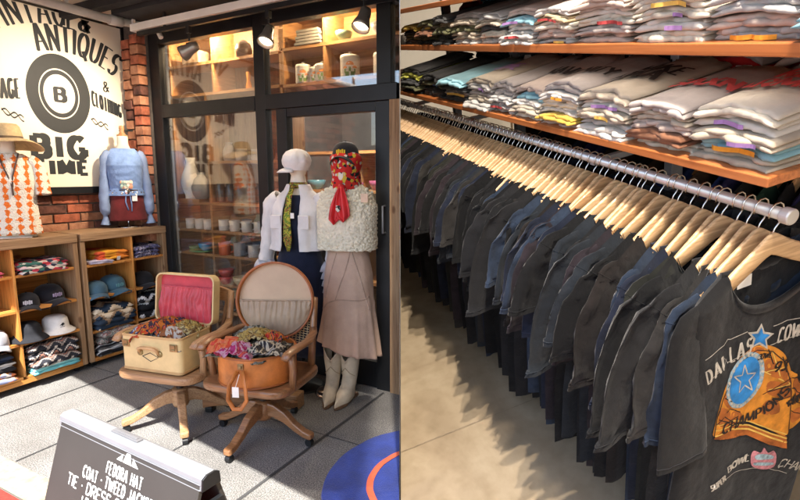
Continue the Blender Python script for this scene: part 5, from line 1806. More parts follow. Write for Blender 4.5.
def concrete():
    m, nt, b = nodes('polished_concrete')
    vec = coords(nt)
    n1 = N(nt, 'ShaderNodeTexNoise', Scale=1.3, Detail=7, Roughness=.6, Distortion=1.2)
    n2 = N(nt, 'ShaderNodeTexNoise', Scale=14, Detail=6)
    nt.links.new(vec, n1.inputs['Vector']); nt.links.new(vec, n2.inputs['Vector'])
    r1 = ramp(nt, [(.3, (.28, .21, .135)), (.5, (.36, .28, .185)), (.7, (.44, .355, .245))])
    r2 = ramp(nt, [(.33, (.86, .85, .82)), (.55, (1, 1, 1))])
    nt.links.new(n1.outputs['Fac'], r1.inputs['Fac']); nt.links.new(n2.outputs['Fac'], r2.inputs['Fac'])
    mx = nt.nodes.new('ShaderNodeMix'); mx.data_type = 'RGBA'; mx.blend_type = 'MULTIPLY'; mx.inputs[0].default_value = .8
    nt.links.new(r1.outputs['Color'], mx.inputs[6]); nt.links.new(r2.outputs['Color'], mx.inputs[7])
    nt.links.new(mx.outputs[2], b.inputs['Base Color'])
    b.inputs['Roughness'].default_value = .5
    add_bump(nt, b, vec, 5, .12, .004)
    return m


mb = MB(); mb.grid(lambda u, v: V((-2.5 + 8 * u, -1.5 + 8.5 * v, FLOORZ)), 16, 16)
tag(clip(mb.build('floor', concrete()), False), kind='structure')
jm = MB()
for y in (.4, 1.9, 3.4, 4.9):
    jm.loft([[V((x * .5 - 2.5, y - .0022 + .003 * fbm(x * 1.3, y), FLOORZ + .004)), V((x * .5 - 2.5, y + .0022 + .003 * fbm(x * 1.3, y), FLOORZ + .004))] for x in range(15)], closed=False)
tag(clip(jm.build('floor_joints', mat('floor_joint', (.3, .235, .16), .9, .3, 30)), False), kind='structure')
PLW = mat('white_shop_wall', (.62, .59, .53), .85, .08, 2)
mb = MB(); mb.box((-2.5, -1.6, 2.9), (5.5, 7, 2.95), auto=False)
tag(clip(mb.build('ceiling', PLW), False), kind='structure')
for a_, b_, lab in (((5.4, -1.5, FLOORZ), (5.5, 7, 2.9), 'pale wall at the far side of the T-shirt shop beyond the shelves'), ((-2.5, 6.9, FLOORZ), (5.4, 7, 2.9), 'pale end wall of the T-shirt shop at the far end of the rail'), ((-2.5, -1.6, FLOORZ), (5.4, -1.5, 2.9), 'pale wall of the T-shirt shop behind the viewer')):
    mb = MB(); mb.box(a_, b_, auto=False); o = clip(mb.build('shop_wall', PLW), False); tag(o, lab, 'wall')
# party wall between the street front and the T-shirt shop: one thin sheet seen edge-on
SET = STREET
mb = MB()
def wp(d, z, o):
    p = FWD0 * d + RIGHT * o
    return V((p.x, p.y, z))
pts = [(SEAMD, -1.4), (9, -1.4), (9, 7.0), (-1.2, 7.0), (-1.2, 2.75), (SEAMD - .3, 2.75), (SEAMD, 2.6)]
n_ = len(pts)
mb.add([wp(d, z, -.0015) for d, z in pts] + [wp(d, z, .0015) for d, z in pts], [tuple(range(n_)), tuple(range(2 * n_ - 1, n_ - 1, -1))] + [(i, i + n_, (i + 1) % n_ + n_, (i + 1) % n_) for i in range(n_)])
o = mb.build('party_wall', mat('dark_wall_sheet', (.09, .08, .07), .7)); tag(o, 'thin dark dividing wall between the street shopfront and the T-shirt shop', 'wall')
SET = SHOP

SHELFW = wood('orange_shelf_board', (.42, .125, .035), (.56, .2, .06), .42, .7, .1, False, .15)
def gondola_shelf(label, y0, z0, z1, x0=1.15, x1=2.15):
    mb = MB(); mb.box((x0, y0, z0), (x1, 5.0, z1))
    o = mb.build('shelf_board', SHELFW, bevel=.003); clip(o, False)
    return tag(o, label, 'shelf')


gondola_shelf('lower orange wooden shelf board just above the hanging rail', .84, -.522, -.497)
gondola_shelf('middle orange wooden shelf board stacked with pale T-shirts', .2, -.222, -.192)
gondola_shelf('topmost orange wooden shelf board in the upper corner by the metal posts', 1.7, -.006, .02)
POSTM = mat('galvanised_post', (.38, .42, .48), .4, .15, 8, metal=.35)
for k, (y, lab) in enumerate(((.4, 'slotted metal shelf post beyond the right edge of the photo'), (1.6, 'slotted metal shelf post behind the cream T-shirt stacks'), (2.8, 'slotted metal shelf post in the middle of the shelving'), (3.72, 'slotted metal shelf post farthest along the shelving'))):
    pt = thing('shelf_post', lab, 'post', (1.64, y, FLOORZ))
    for z0, z1 in ((.0, 1.476), (1.505, 1.776), (1.81, 1.992), (2.022, 3.3)):
        mb = MB(); mb.box((-.03, -.02, z0), (.03, .02, z1), auto=False)
        o = mb.build('upright', POSTM, pt, bevel=.003); clip(o, False)
    mb = MB()
    z = 1.52
    while z < 2.6:
        for s in (-.012, .012):
            mb.box((-.0315, s - .003, z), (-.0295, s + .003, z + .02), auto=False)
        z += .034
    o = mb.build('slots', BLACK, pt); clip(o, False)
    mb = MB(); mb.box((-.4, -.012, 1.352), (-.03, .012, 1.376), auto=False)
    o = mb.build('rail_arm', POSTM, pt, bevel=.002); clip(o, False)

RAILM = mat('satin_steel_rail', (.62, .62, .62), .34, .05, 10, metal=.55)
rl = thing('clothes_rail', 'long chrome clothes rail carrying the row of dark T-shirts', 'rail', (1.24, .84, -.62))
mb = MB(); mb.tube([(0, .004, 0), (0, 3.4, 0)], .0165, 20); o = mb.build('tube', RAILM, rl, smooth=True); clip(o, False)
mb = MB(); mb.tube([(0, -.012, 0), (0, -.01, 0), (0, .012, 0), (0, .014, 0)], [.019, .022, .022, .019], 24); mb.build('end_cap', RAILM, rl, smooth=False, bevel=.002)

# ---------------------------------------------------------------- hanger and shirt shapes
BIRCH = wood('birch_hanger', (.54, .33, .16), (.72, .49, .27), .42, 1.0, .08, False, .2)
WIRE = mat('hook_wire', (.68, .67, .66), .2, .05, 10, metal=1)


def arm_y(x):
    return -.030 * (min(abs(x), .31) / .262) ** 1.8


def hanger_shape(mb, seed=0):
    n = 30
    rings = []
    for i in range(n + 1):
        u = i / n * 2 - 1
        au = abs(u)
        x = u * .243
        zt = -.010 - .118 * au ** 1.12 + .014 * math.exp(-(u / .2) ** 2)
        hh = .062 - .014 * au + .004 * math.exp(-(u / .18) ** 2)
        th = .0062 + .0018 * au
        yy = arm_y(x)
        if au > .93:
            q = math.sqrt(max(.15, 1 - ((au - .93) / .07) ** 2 * .85))
            zt -= hh * (1 - q) * .5; hh *= q
        rings.append([V((x, yy - th, zt - hh + .005)), V((x, yy - th * .6, zt - hh)), V((x, yy + th * .6, zt - hh)), V((x, yy + th, zt - hh + .005)), V((x, yy + th, zt - .005)), V((x, yy + th * .55, zt)), V((x, yy - th * .55, zt)), V((x, yy - th, zt - .005))])
    mb.loft(rings, True, True, True)


def hook_shape(mb):
    pts = [(0, 0, -.03), (0, 0, .004), (.004, 0, .014), (.016, 0, .026), (.024, 0, .042), (.0265, 0, .06), (.021, 0, .077), (.009, 0, .0855), (-.007, 0, .0855), (-.0195, 0, .076), (-.024, 0, .062), (-.0225, 0, .05)]
    mb.tube(pts, .0023, 6)


mb = MB(); hanger_shape(mb)
HANG_ME = mb.mesh('hanger_body')
HANG_ME.materials.append(BIRCH[0]); HANG_ME.polygons.foreach_set('material_index', [0] * len(HANG_ME.polygons))
HANG_ME.polygons.foreach_set('use_smooth', [True] * len(HANG_ME.polygons))
HANG_ME2 = HANG_ME.copy(); HANG_ME2.materials.clear(); HANG_ME2.materials.append(wood('tan_hanger', (.42, .22, .09), (.55, .33, .16), .42, 1.0, .08, False, .2)[0])
mb = MB(); hook_shape(mb)
HOOK_ME = mb.mesh('hook'); HOOK_ME.materials.append(WIRE); HOOK_ME.polygons.foreach_set('use_smooth', [True] * len(HOOK_ME.polygons))


class Shirt:
    """a T-shirt on a hanger: front and back panels, neck rib, two hanging sleeves"""
    def __init__(s, seed, length=.93, half=.275, sleeve=.56, thick=.017, relaxed=1.0):
        s.r = random.Random(seed); s.seed = seed; s.L = length; s.half = half; s.sl = sleeve; s.th = thick; s.k = relaxed
        s.slx = s.r.uniform(-.055, .05); s.slw = s.r.uniform(.07, .115); s.sly = s.r.uniform(-.02, .02)
        s.bend = s.r.uniform(-.02, .02); s.flare = s.r.uniform(-.005, .065)

    def ztop(s, x, back):
        ax = abs(x)
        if ax > .165:
            return -.062 - (ax - .165) * .44
        q = math.sqrt(max(0, 1 - (ax / .165) ** 2))
        return -.062 - (.045 if back else .145) * q

    def width(s, t):
        return s.half * (1 - .06 * math.sin(min(1, t * 1.4) * PI) + .05 * t)

    def pt(s, u, v, back, d=0):
        """u in -1..1 across, v in 0..1 downwards; d = metres proud of the cloth"""
        x0 = u * s.half
        z = s.ztop(x0, back) * (1 - v) + (-s.L) * v
        x = u * s.width(v)
        t = max(0, 1 - abs(u) ** 9) ** .7
        ax = abs(x0)
        close = max(0, min(1, (ax - .15) / .03))
        zt = s.ztop(x0, back)
        t *= 1 - close * (1 - math.sqrt(min(1, max(0, zt - z) / .03)))
        f = s.fold(x, z)
        y = -(s.th * t + f * t) if not back else (s.th * t + .5 * f * t)
        y += s.bend * v * v + arm_y(x) * (1 - .6 * v)
        return V((x, y + (-d if not back else d), z))

    def fold(s, x, z):
        t = min(1, max(0, (-z - .2) / .6))
        rd = 1 - abs(fbm(x * 5 + s.seed, z * 3.2 + x * 2, s.seed * 1.1)) * 3
        return s.k * (.006 * math.sin(x * 34 + s.seed + 2.2 * fbm(x * 3, z * 1.6, s.seed)) * t + .007 * fbm(x * 6 + s.seed, z * 2.4, s.seed * 1.3) + .004 * fbm(x * 22, z * 14, s.seed) + .0045 * rd)

    def front(s, x, z, d):
        """point of the front panel at local x, z"""
        zt = s.ztop(x, False)
        v = min(1, max(0, (zt - z) / (zt + s.L)))
        u = x / s.width(v)
        u = max(-.98, min(.98, u))
        return s.pt(u, v, False, d)

    def body(s, mb, nu=26, nv=26):
        for back in (False, True):
            mb.grid(lambda a, b_: s.pt(a * 2 - 1, b_, back), nu, nv)
        for sg in (-1, 1):
            dx, L0, fl = s.slx, s.sl, s.flare
            path = [(sg * s.half * .78, 0, -.15), (sg * (s.half - .002), 0, -.172), (sg * (s.half + .018 + fl * .3), 0, -.215), (sg * (s.half + .03 + fl * .8), 0, -.18 - (L0 - .18) * .5), (sg * (s.half + .03 + fl), 0, -L0), (sg * (s.half + .03 + fl), 0, -L0 - .004), (sg * (s.half + .0305 + fl * 1.05), 0, -L0 - .035)]
            yb = arm_y(s.half) * .9
            path = [(p[0], yb + s.sly * max(0, (-p[2] - .2) / L0), p[2]) for p in path]
            rad = [.05, .064, s.slw * .78, s.slw * .98, s.slw * 1.2, s.slw * 1.23, s.slw * 1.27]
            s.cuff = (path[4], s.slw * 1.1)
            path = [V(p) for p in path]
            pts, rs = [], []
            for i in range(len(path) - 1):
                kk = 5 if i < 4 else 1
                for j in range(kk):
                    t = j / kk
                    pts.append(path[i].lerp(path[i + 1], t)); rs.append(rad[i] + (rad[i + 1] - rad[i]) * t)
            pts.append(path[-1]); rs.append(rad[-1])
            n = 26
            rings = []
            for i, (p, r) in enumerate(zip(pts, rs)):
                tdir = (pts[min(i + 1, len(pts) - 1)] - pts[max(i - 1, 0)]).normalized()
                wv = V((tdir.z, 0, -tdir.x)).normalized()
                ring = []
                for j in range(n):
                    a = 2 * PI * j / n
                    ca, sa = math.cos(a), math.sin(a)
                    sq = math.copysign(abs(ca) ** .8, ca)
                    g_ = min(1, i / 6)
                    rd = 1 - abs(fbm(ca * 1.6 + s.seed * 1.3, i * .16 + sa * .3, sg + s.seed)) * 3.2
                    yo = sa * (.007 + .045 * r) + s.k * g_ * (.012 * fbm(ca * 1.1 + s.seed, i * .12, sg) + .0045 * rd + .005 * math.sin(2.6 * ca + i * .1 + s.seed * 1.7))
                    xo = sq * r * (1 + .06 * s.k * fbm(i * .25, sa, s.seed + sg)) + ca * .02 * (i / 22) * math.sin(s.seed)
                    ring.append(p + wv * xo + V((0, yo, 0)))
                rings.append(ring)
            mb.loft(rings, True, False, False)
            if sg == -1:
                s.cuff_ring = [list(r_) for r_ in rings[-3:]]; s.arm_ring = [list(rings[6]), list(rings[6])]

    def rib(s, mb):
        n = 44
        xs = [-.164 + .328 * j / n for j in range(n + 1)]
        tp = lambda x: max(.12, 1 - abs(x / .166) ** 5)
        mb.loft([[p + V((0, -.0015, .012)) * k, p + V((0, -.0035, .004)) * k, p + V((0, -.0025, -.016)) * k, p + V((0, .003, -.016)) * k, p + V((0, .004, .010)) * k] for p, k in [(s.pt(x / s.half, 0, False, .001), tp(x)) for x in xs]], True, True, True)
        mb.loft([[p + V((0, -.002, .010)) * k, p + V((0, .003, .01)) * k, p + V((0, .003, -.018)) * k, p + V((0, -.001, -.018)) * k] for p, k in [(s.pt(x / s.half, 0, True, .001), tp(x)) for x in xs]], True, True, True)

    def stitches(s, mb, arm=False):
        for row, k in (((0, 1),) if arm else ((1, .7),)):
            ring = s.cuff_ring[row] if k != 1 else s.arm_ring[0]
            nxt = s.cuff_ring[row + 1] if k != 1 else ring
            ring = [p.lerp(q, 1 - k) for p, q in zip(ring, nxt)]
            c = sum(ring, V((0, 0, 0))) / len(ring)
            pts = [p + (p - c).normalized() * .0007 for p in ring]
            mb.tube(pts + [pts[0]], .0011, 4, False)


TCOL = [('charcoal', (0.0098, 0.0099, 0.0113)), ('faded navy', (0.0089, 0.0123, 0.0249)), ('washed black', (0.0050, 0.0052, 0.0060)), ('slate blue', (0.0184, 0.0284, 0.0496)), ('dark brown', (0.0122, 0.0096, 0.0087)), ('dusty plum', (0.0178, 0.0130, 0.0168)), ('olive grey', (0.0131, 0.0136, 0.0108)), ('warm grey', (0.0201, 0.0185, 0.0175)), ('blue grey', (0.0119, 0.0151, 0.0201)), ('mauve brown', (0.0207, 0.0151, 0.0161)), ('jet black', (0.0033, 0.0034, 0.0040))]
TM = []
for nm_, c_ in TCOL:
    m = mat('cotton_' + nm_.replace(' ', '_'), c_, .92, .42, 11, .65, 15, .012, sheen=.12, spec=.18, fine=.5)
    TM.append(m)
THREAD = [mat('thread_' + nm_.replace(' ', '_'), tuple(min(1, x * 2.2) for x in c_), .9, .1) for nm_, c_ in TCOL]
SH = [Shirt(3 + 7 * k, length=1.06 + .045 * ((k * 5 + k // 5) % 5), half=.262 + .012 * (k % 3), sleeve=.38 + .042 * ((k * 3) % 5), relaxed=1.4) for k in range(14)]
SH_ME = []
for k, S_ in enumerate(SH):
    mb = MB(); S_.body(mb); me = mb.mesh('t_shirt_cloth'); me.polygons.foreach_set('use_smooth', [True] * len(me.polygons))
    mr = MB(); S_.rib(mr); mre = mr.mesh('neck_rib'); mre.polygons.foreach_set('use_smooth', [True] * len(mre.polygons))
    ms = MB(); S_.stitches(ms); mse = ms.mesh('hem_stitch')
    ma = MB(); S_.stitches(ma, True); mae = ma.mesh('arm_seam')
    SH_ME.append((me, mre, mse, mae))
CACHE = {}


def colour_mesh(me, m, key):
    if key not in CACHE:
        c = me.copy(); c.materials.clear(); c.materials.append(m); CACHE[key] = c
    return CACHE[key]


ORD = ['', 'first', 'second', 'third', 'fourth', 'fifth', 'sixth', 'seventh', 'eighth', 'ninth', 'tenth', 'eleventh', 'twelfth', 'thirteenth', 'fourteenth', 'fifteenth', 'sixteenth', 'seventeenth', 'eighteenth', 'nineteenth']
TENS = ['', '', 'twenty', 'thirty', 'forty', 'fifty', 'sixty', 'seventy', 'eighty', 'ninety']
TENTH = ['', '', 'twentieth', 'thirtieth', 'fortieth', 'fiftieth', 'sixtieth', 'seventieth', 'eightieth', 'ninetieth']


def ordinal(n):
    if n < 20:
        return ORD[n]
    return TENTH[n // 10] if n % 10 == 0 else TENS[n // 10] + ' ' + ORD[n % 10]


def put(name, me, parent):
    o = bpy.data.objects.new(name, me); col.objects.link(o); o.parent = parent
    return o


def clip_tree(root, rad):
    w_ = root.matrix_world.translation
    if side(w_) > rad:
        return
    for o in [x for x in bpy.data.objects if x.parent == root]:
        if o.type == 'MESH':
            clip(o, False)
            if len(o.data.vertices) == 0:
                bpy.data.objects.remove(o)


rnd = random.Random(21)
SPACE = .038
NS = 82
prev_c = -1
roots = []
for i in range(NS):
    y = .872 + i * SPACE + (rnd.uniform(-.011, .011) if i else 0)
    yaw = 0 if i == 0 else rnd.uniform(-.09, .13)
    z = -.68
    SETM = SHOP @ TR((1.24, y, z), yaw)
    wpos = SETM.translation
    if side(wpos) < -.22:
        continue
    roll = Matrix.Rotation(rnd.uniform(-.035, .035), 4, 'Y')
    h = thing('clothes_hanger', '', 'hanger', M=TR((1.24, y, z), yaw))
    put('hanger_body', HANG_ME2 if rnd.random() < .12 else HANG_ME, h); put('hook', HOOK_ME, h)
    h['group'] = 'wooden hangers on the long chrome rail'
    if i == 0:
        h['label'] = 'pale wooden hanger at the near rail end, holding the printed T-shirt'
    else:
        h['label'] = 'pale wooden hanger %s from the near end of the chrome rail' % ordinal(i + 1)
    clip_tree(h, .3)
    roots.append((i, y, yaw))
    if i == 0:
        continue
    c = rnd.choice([q for q in (0, 0, 0, 1, 1, 2, 2, 3, 4, 5, 6, 7, 8, 9, 10, 10) if q != prev_c])
    if i < 12:
        c = [0, 3, 7, 0, 6, 2, 1, 3, 4, 10, 8, 5][i] if i else 0
    prev_c = c
    k = rnd.choice([1, 3, 6, 8, 13]) if i < 7 else rnd.randrange(len(SH))
    t = thing('t_shirt', '%s T-shirt hanging %s from the near end of the chrome rail' % (TCOL[c][0], ordinal(i + 1)), 'T-shirt', M=TR((1.24, y + .001, z), yaw) @ roll, group='dark T-shirts on the long chrome rail')
    put('cloth', colour_mesh(SH_ME[k][0], TM[c], ('b', k, c)), t)
    put('neck_rib', colour_mesh(SH_ME[k][1], TM[c], ('r', k, c)), t)
    if i < 45:
        put('hem_stitch', colour_mesh(SH_ME[k][2], THREAD[c], ('s', k, c)), t)
        put('arm_seam', colour_mesh(SH_ME[k][3], TM[c], ('a', k, c)), t)
    if i in (66, 67):
        mb = MB()
        S_ = SH[k]
        for q in range(12):
            z0 = -.3 - q * .014
            mb.cur = min(2, q // 4)
            mb.loft([[V((-S_.half - .03 - .07 + .14 * j / 8, -.035, zz)) for j in range(9)] for zz in (z0, z0 - .014)], closed=False)
        mb.build('sleeve_print', [mat('print_yellow', (.7, .4, .02), .8), mat('print_orange', (.7, .16, .02), .8), mat('print_red', (.55, .04, .02), .8)], t)
    clip_tree(t, .5)

# ---------------------------------------------------------------- the near T-shirt with the ring print
NEARM = mat('cotton_near_black', (.0082, .0082, .0088), .93, .2, 8, .5, 14, .012, sheen=.12, spec=.18, fine=.6)
ns = Shirt(5, length=1.22, half=.288, sleeve=.62, thick=.026, relaxed=.45)
ns.slx, ns.slw, ns.sly, ns.flare = .03, .09, -.01, -.035
YN = .872
t = thing('t_shirt', 'black printed T-shirt with a gold ring, hanging first on the chrome rail', 'T-shirt', M=TR((1.24, YN, -.68), 0), group='dark T-shirts on the long chrome rail')
mb = MB(); ns.body(mb, 130, 130); mb.build('cloth', NEARM, t, smooth=True)
mb = MB(); ns.rib(mb); mb.build('neck_rib', NEARM, t, smooth=True)
mb = MB(); ns.stitches(mb); mb.build('hem_stitch', THREAD[0], t)
mb = MB(); mb.grid(lambda u, v: V((-.02 + .05 * u - .06, .018 - .002 * v, -.118 - .035 * v)), 4, 4); mb.build('neck_label', TAGW, t, solid=.001)
mb = MB(); mb.cbox((.155, -.034, -.165), (.05, .003, .075), auto=False); mb.build('price_tag', TAGW, t, bevel=.001)


def SP(x, y):
    q = pr(x, y, 1, YN - .028)
    return (q.x - 1.24, q.z + .68)


def fn_(x, z, d):
    return ns.front(x, z, d * 1.15 + .0012)


def blob(mb, pts, d, rings=7, world=False, sharp=False):
    q = pts if world else [SP(*p) for p in pts]
    # densify the outline
    o = []
    for i in range(len(q)):
        p0, a, b_, p3 = q[i - 1], q[i], q[(i + 1) % len(q)], q[(i + 2) % len(q)]
        for j in range(4):
            t_ = j / 4
            if sharp:
                o.append((a[0] + (b_[0] - a[0]) * t_, a[1] + (b_[1] - a[1]) * t_))
            else:
                o.append(tuple(.5 * (2 * a[m_] + (b_[m_] - p0[m_]) * t_ + (2 * p0[m_] - 5 * a[m_] + 4 * b_[m_] - p3[m_]) * t_ ** 2 + (3 * a[m_] - p0[m_] - 3 * b_[m_] + p3[m_]) * t_ ** 3) for m_ in (0, 1)))
    cx_ = sum(p[0] for p in o) / len(o); cz_ = sum(p[1] for p in o) / len(o)
    mb.loft([[fn_(cx_ + (x - cx_) * s, cz_ + (z - cz_) * s, d) for x, z in o] for s in [.01] + [k / rings for k in range(1, rings + 1)]], True)


def pline(mb, pts, w, d):
    q = [SP(*p) for p in pts]
    o = []
    for a, b_ in zip(q, q[1:]):
        for j in range(5):
            o.append((a[0] + (b_[0] - a[0]) * j / 5, a[1] + (b_[1] - a[1]) * j / 5))
    o.append(q[-1])
    rows = []
    for i in range(len(o)):
        a, b_ = o[max(i - 1, 0)], o[min(i + 1, len(o) - 1)]
        dx, dz = b_[0] - a[0], b_[1] - a[1]
        l = math.hypot(dx, dz) or 1
        rows.append([fn_(o[i][0] - dz / l * w / 2, o[i][1] + dx / l * w / 2, d), fn_(o[i][0] + dz / l * w / 2, o[i][1] - dx / l * w / 2, d)])
    mb.loft(rows, closed=False)


def along(mb, text, path, h, tv, th, gap, serif, d=.0026, cond=None):
    """text set along a px polyline"""
    q0 = [SP(*p) for p in path]
    q = []
    for i in range(len(q0) - 1):
        p0, p1, p2, p3 = q0[max(i - 1, 0)], q0[i], q0[i + 1], q0[min(i + 2, len(q0) - 1)]
        for j in range(6):
            t_ = j / 6
            q.append(tuple(.5 * (2 * p1[m_] + (p2[m_] - p0[m_]) * t_ + (2 * p0[m_] - 5 * p1[m_] + 4 * p2[m_] - p3[m_]) * t_ ** 2 + (3 * p1[m_] - p0[m_] - 3 * p2[m_] + p3[m_]) * t_ ** 3) for m_ in (0, 1)))
    q.append(q0[-1])
    seg = [math.hypot(b_[0] - a[0], b_[1] - a[1]) for a, b_ in zip(q, q[1:])]
    tot = sum(seg)
    L_ = Lettering(text, h, tv, th, fit_cond(text, tot / h, gap), gap, serif)
    def f(u, v, dd):
        s = max(0, u)
        for k in range(len(seg)):
            if s <= seg[k] or k == len(seg) - 1:
                break
            s -= seg[k]
        a, b_ = q[k], q[k + 1]
        ex, ez = (b_[0] - a[0]) / seg[k], (b_[1] - a[1]) / seg[k]
        return fn_(a[0] + ex * s - ez * v, a[1] + ez * s + ex * v, d + dd)
    L_.put(mb, f, 0)


PWHITE = mat('print_white', (.5, .47, .42), .85, .25, 60)
PGOLD = mat('print_gold', (.62, .24, .025), .75, .35, 22)
PORANGE = mat('print_deep_orange', (.42, .12, .02), .75, .4, 18)
PBLACK = mat('print_black', (.018, .012, .01), .85)
PBLUE = mat('print_blue', (.02, .22, .6), .7, .5, 14)
PPALE = mat('print_pale_blue', (.3, .42, .5), .75, .5, 70)
PPINK = mat('print_pink', (.5, .2, .24), .8, .4, 60)
PYEL = mat('print_yellow_light', (.72, .46, .1), .75, .2, 20)
g = MB()
blob(g, [(712, 438), (714, 420), (719, 400), (727, 376), (740, 356), (757, 346), (772, 346), (784, 355), (790, 375), (790, 405), (787, 434), (770, 430), (750, 422), (730, 422)], .0015)
blob(g, [(786, 372), (795, 376), (802, 388), (803, 405), (797, 420), (787, 428), (785, 400)], .0012)
g.build('ring_print', PGOLD, t, smooth=True)
g = MB()
blob(g, [(712, 440), (722, 428), (738, 424), (760, 430), (786, 436), (786, 448), (768, 444), (748, 436), (728, 433)], .0019, 7, False, True)
g.build('ring_shank_print', PORANGE, t, smooth=True)
g = MB()
for k in range(3):
    pline(g, [(713, 437 - k * 5), (730, 428 - k * 4), (750, 430 - k * 4), (770, 437 - k * 4), (786, 442 - k * 4)], .006 - .001 * k, .0024)
for a, b_ in (((741, 360), (789, 384)), ((772, 351), (779, 376)), ((786, 366), (767, 372)), ((789, 384), (768, 390))):
    pline(g, [a, b_], .004, .0022)
g.build('ring_highlight_print', PYEL, t, smooth=True)
g = MB()
for pts in ([(716, 425), (719, 408), (728, 412), (727, 424)], [(729, 424), (731, 412), (741, 413), (741, 421)], [(721, 402), (725, 390), (730, 398), (728, 408)], [(765, 372), (768, 359), (780, 364), (779, 378)], [(781, 378), (783, 366), (789, 376), (789, 386)], [(768, 394), (770, 381), (788, 386), (788, 398)], [(762, 414), (765, 402), (776, 400), (778, 412)], [(792, 380), (800, 384), (801, 394), (792, 392)], [(790, 412), (800, 404), (800, 412), (791, 422)], [(748, 351), (757, 347), (764, 349), (758, 353)]):
    blob(g, pts, .0019, 4)
g.build('ring_shade_print', PORANGE, t, smooth=True)
g = MB()
ov = [(744 + 20 * math.cos(a) + 6 * math.sin(a), 380 - 28 * math.sin(a) - 3 * math.cos(a)) for a in [2 * PI * k / 28 for k in range(28)]]
blob(g, ov, .0024); g.build('stone_setting_print', PPALE, t, smooth=True)
g = MB()
ov2 = [(743.5 + 16 * math.cos(a) + 5 * math.sin(a), 380 - 23.5 * math.sin(a) - 2 * math.cos(a)) for a in [2 * PI * k / 28 for k in range(28)]]
blob(g, ov2, .003); g.build('stone_print', PBLUE, t, smooth=True)


def star_px(cx_, cy_, r, rot=0, k=.42, sx=1.0):
    return [(cx_ + sx * (r if i % 2 == 0 else r * k) * math.sin(rot + PI * i / 5), cy_ - (r if i % 2 == 0 else r * k) * math.cos(rot + PI * i / 5)) for i in range(10)]


g = MB(); sp_ = star_px(744, 379, 15, -.1, .42, .85); pline(g, sp_ + [sp_[0]], .0042, .0036)
for k in range(26):
    a = 2 * PI * k / 26
    blob(g, [(743.8 + 18 * math.cos(a) + 5.5 * math.sin(a) + 1.5 * math.cos(b_), 380 - 25.8 * math.sin(a) - 2.5 * math.cos(a) + 1.5 * math.sin(b_)) for b_ in (0, 1.57, 3.14, 4.71)], .0034, 1)
blob(g, star_px(759.5, 337, 14.5, 0.05, .5), .0022, 4, False, True)
pline(g, [(700, 356), (715, 347), (732, 338), (746, 331)], .0025, .002); pline(g, [(704, 378), (718, 367), (734, 358), (750, 350)], .0025, .002)
pline(g, [(773, 326), (787, 320), (800, 317), (815, 318)], .0025, .002); pline(g, [(770, 345), (785, 338), (800, 334), (815, 335)], .0025, .002)
pline(g, [(722, 482), (736, 473), (752, 468), (768, 468), (786, 473)], .002, .002)
pline(g, [(727, 468), (738, 461), (750, 456)], .002, .002)
along(g, 'DALLAS', [(701, 379), (724, 363), (748, 350)], .052, .15, .075, .2, .03, .007)
along(g, 'COWBOYS', [(774, 342), (785, 338), (797, 334), (808, 333), (818, 334)], .05, .15, .07, .13, .04, .006)
along(g, 'SUPER', [(711, 491), (718, 486), (726, 480)], .03, .21, .1, .11, .05)
along(g, 'BOWL', [(728, 473), (738, 466), (749, 461)], .032, .21, .1, .11, .05)
along(g, 'CHAMPIONS', [(777, 466), (785, 467), (796, 470), (808, 474), (820, 480)], .032, .21, .1, .11, .05)
g.build('lettering_print', PWHITE, t, smooth=True)
g = MB(); blob(g, star_px(759.5, 337, 10.5, 0.05, .45), .0034, 4, False, True); g.build('star_print', PBLUE, t, smooth=True)
g = MB()
along(g, 'CHAMPIONS', [(719, 433), (736, 427), (754, 420), (772, 407), (788, 390)], .04, .2, .13, .14, 0, .0034)
along(g, '93', [(772, 372), (784, 369)], .036, .2, .13, .12, 0, .0030)
along(g, 'XXVII', [(787, 408), (800, 396)], .034, .2, .13, .12, 0, .0026)
along(g, 'BOWL', [(757, 360), (770, 357)], .02, .2, .13, .12, 0, .003)
for pts in ([(712, 438), (714, 420), (720, 400), (729, 378), (741, 360), (757, 350), (772, 351), (784, 362), (789, 384), (789, 410), (787, 448)], [(724, 412), (728, 408), (740, 412)], [(765, 405), (788, 396)], [(763, 395), (789, 378)], [(714, 426), (722, 416), (736, 424)]):
    pline(g, pts, .003, .0027)
for q in range(4):
    pline(g, [(790, 378 + q * 11), (802, 382 + q * 10)], .003, .0022)
for pts in ([(768, 349), (773, 364)], [(781, 356), (785, 372)], [(716, 420), (726, 421), (738, 416)], [(722, 398), (730, 401)], [(768, 392), (778, 388), (789, 386)]):
    pline(g, pts, .0035, .0027)
g.build('ring_engraving_print', PBLACK, t, smooth=True)
g = MB()
blob(g, [(751, 458), (754, 451), (760, 452), (763, 447), (767, 452), (773, 450), (776, 457), (774, 466), (763, 469), (752, 466)], .0026, 3); g.build('crest_print', PPINK, t, smooth=True)
g = MB()
blob(g, [(755, 455), (763, 453), (772, 455), (771, 458), (756, 459)], .0034, 2); blob(g, [(754, 462), (772, 462), (771, 464.5), (755, 465)], .0034, 2); g.build('crest_detail_print', PPALE, t, smooth=True)

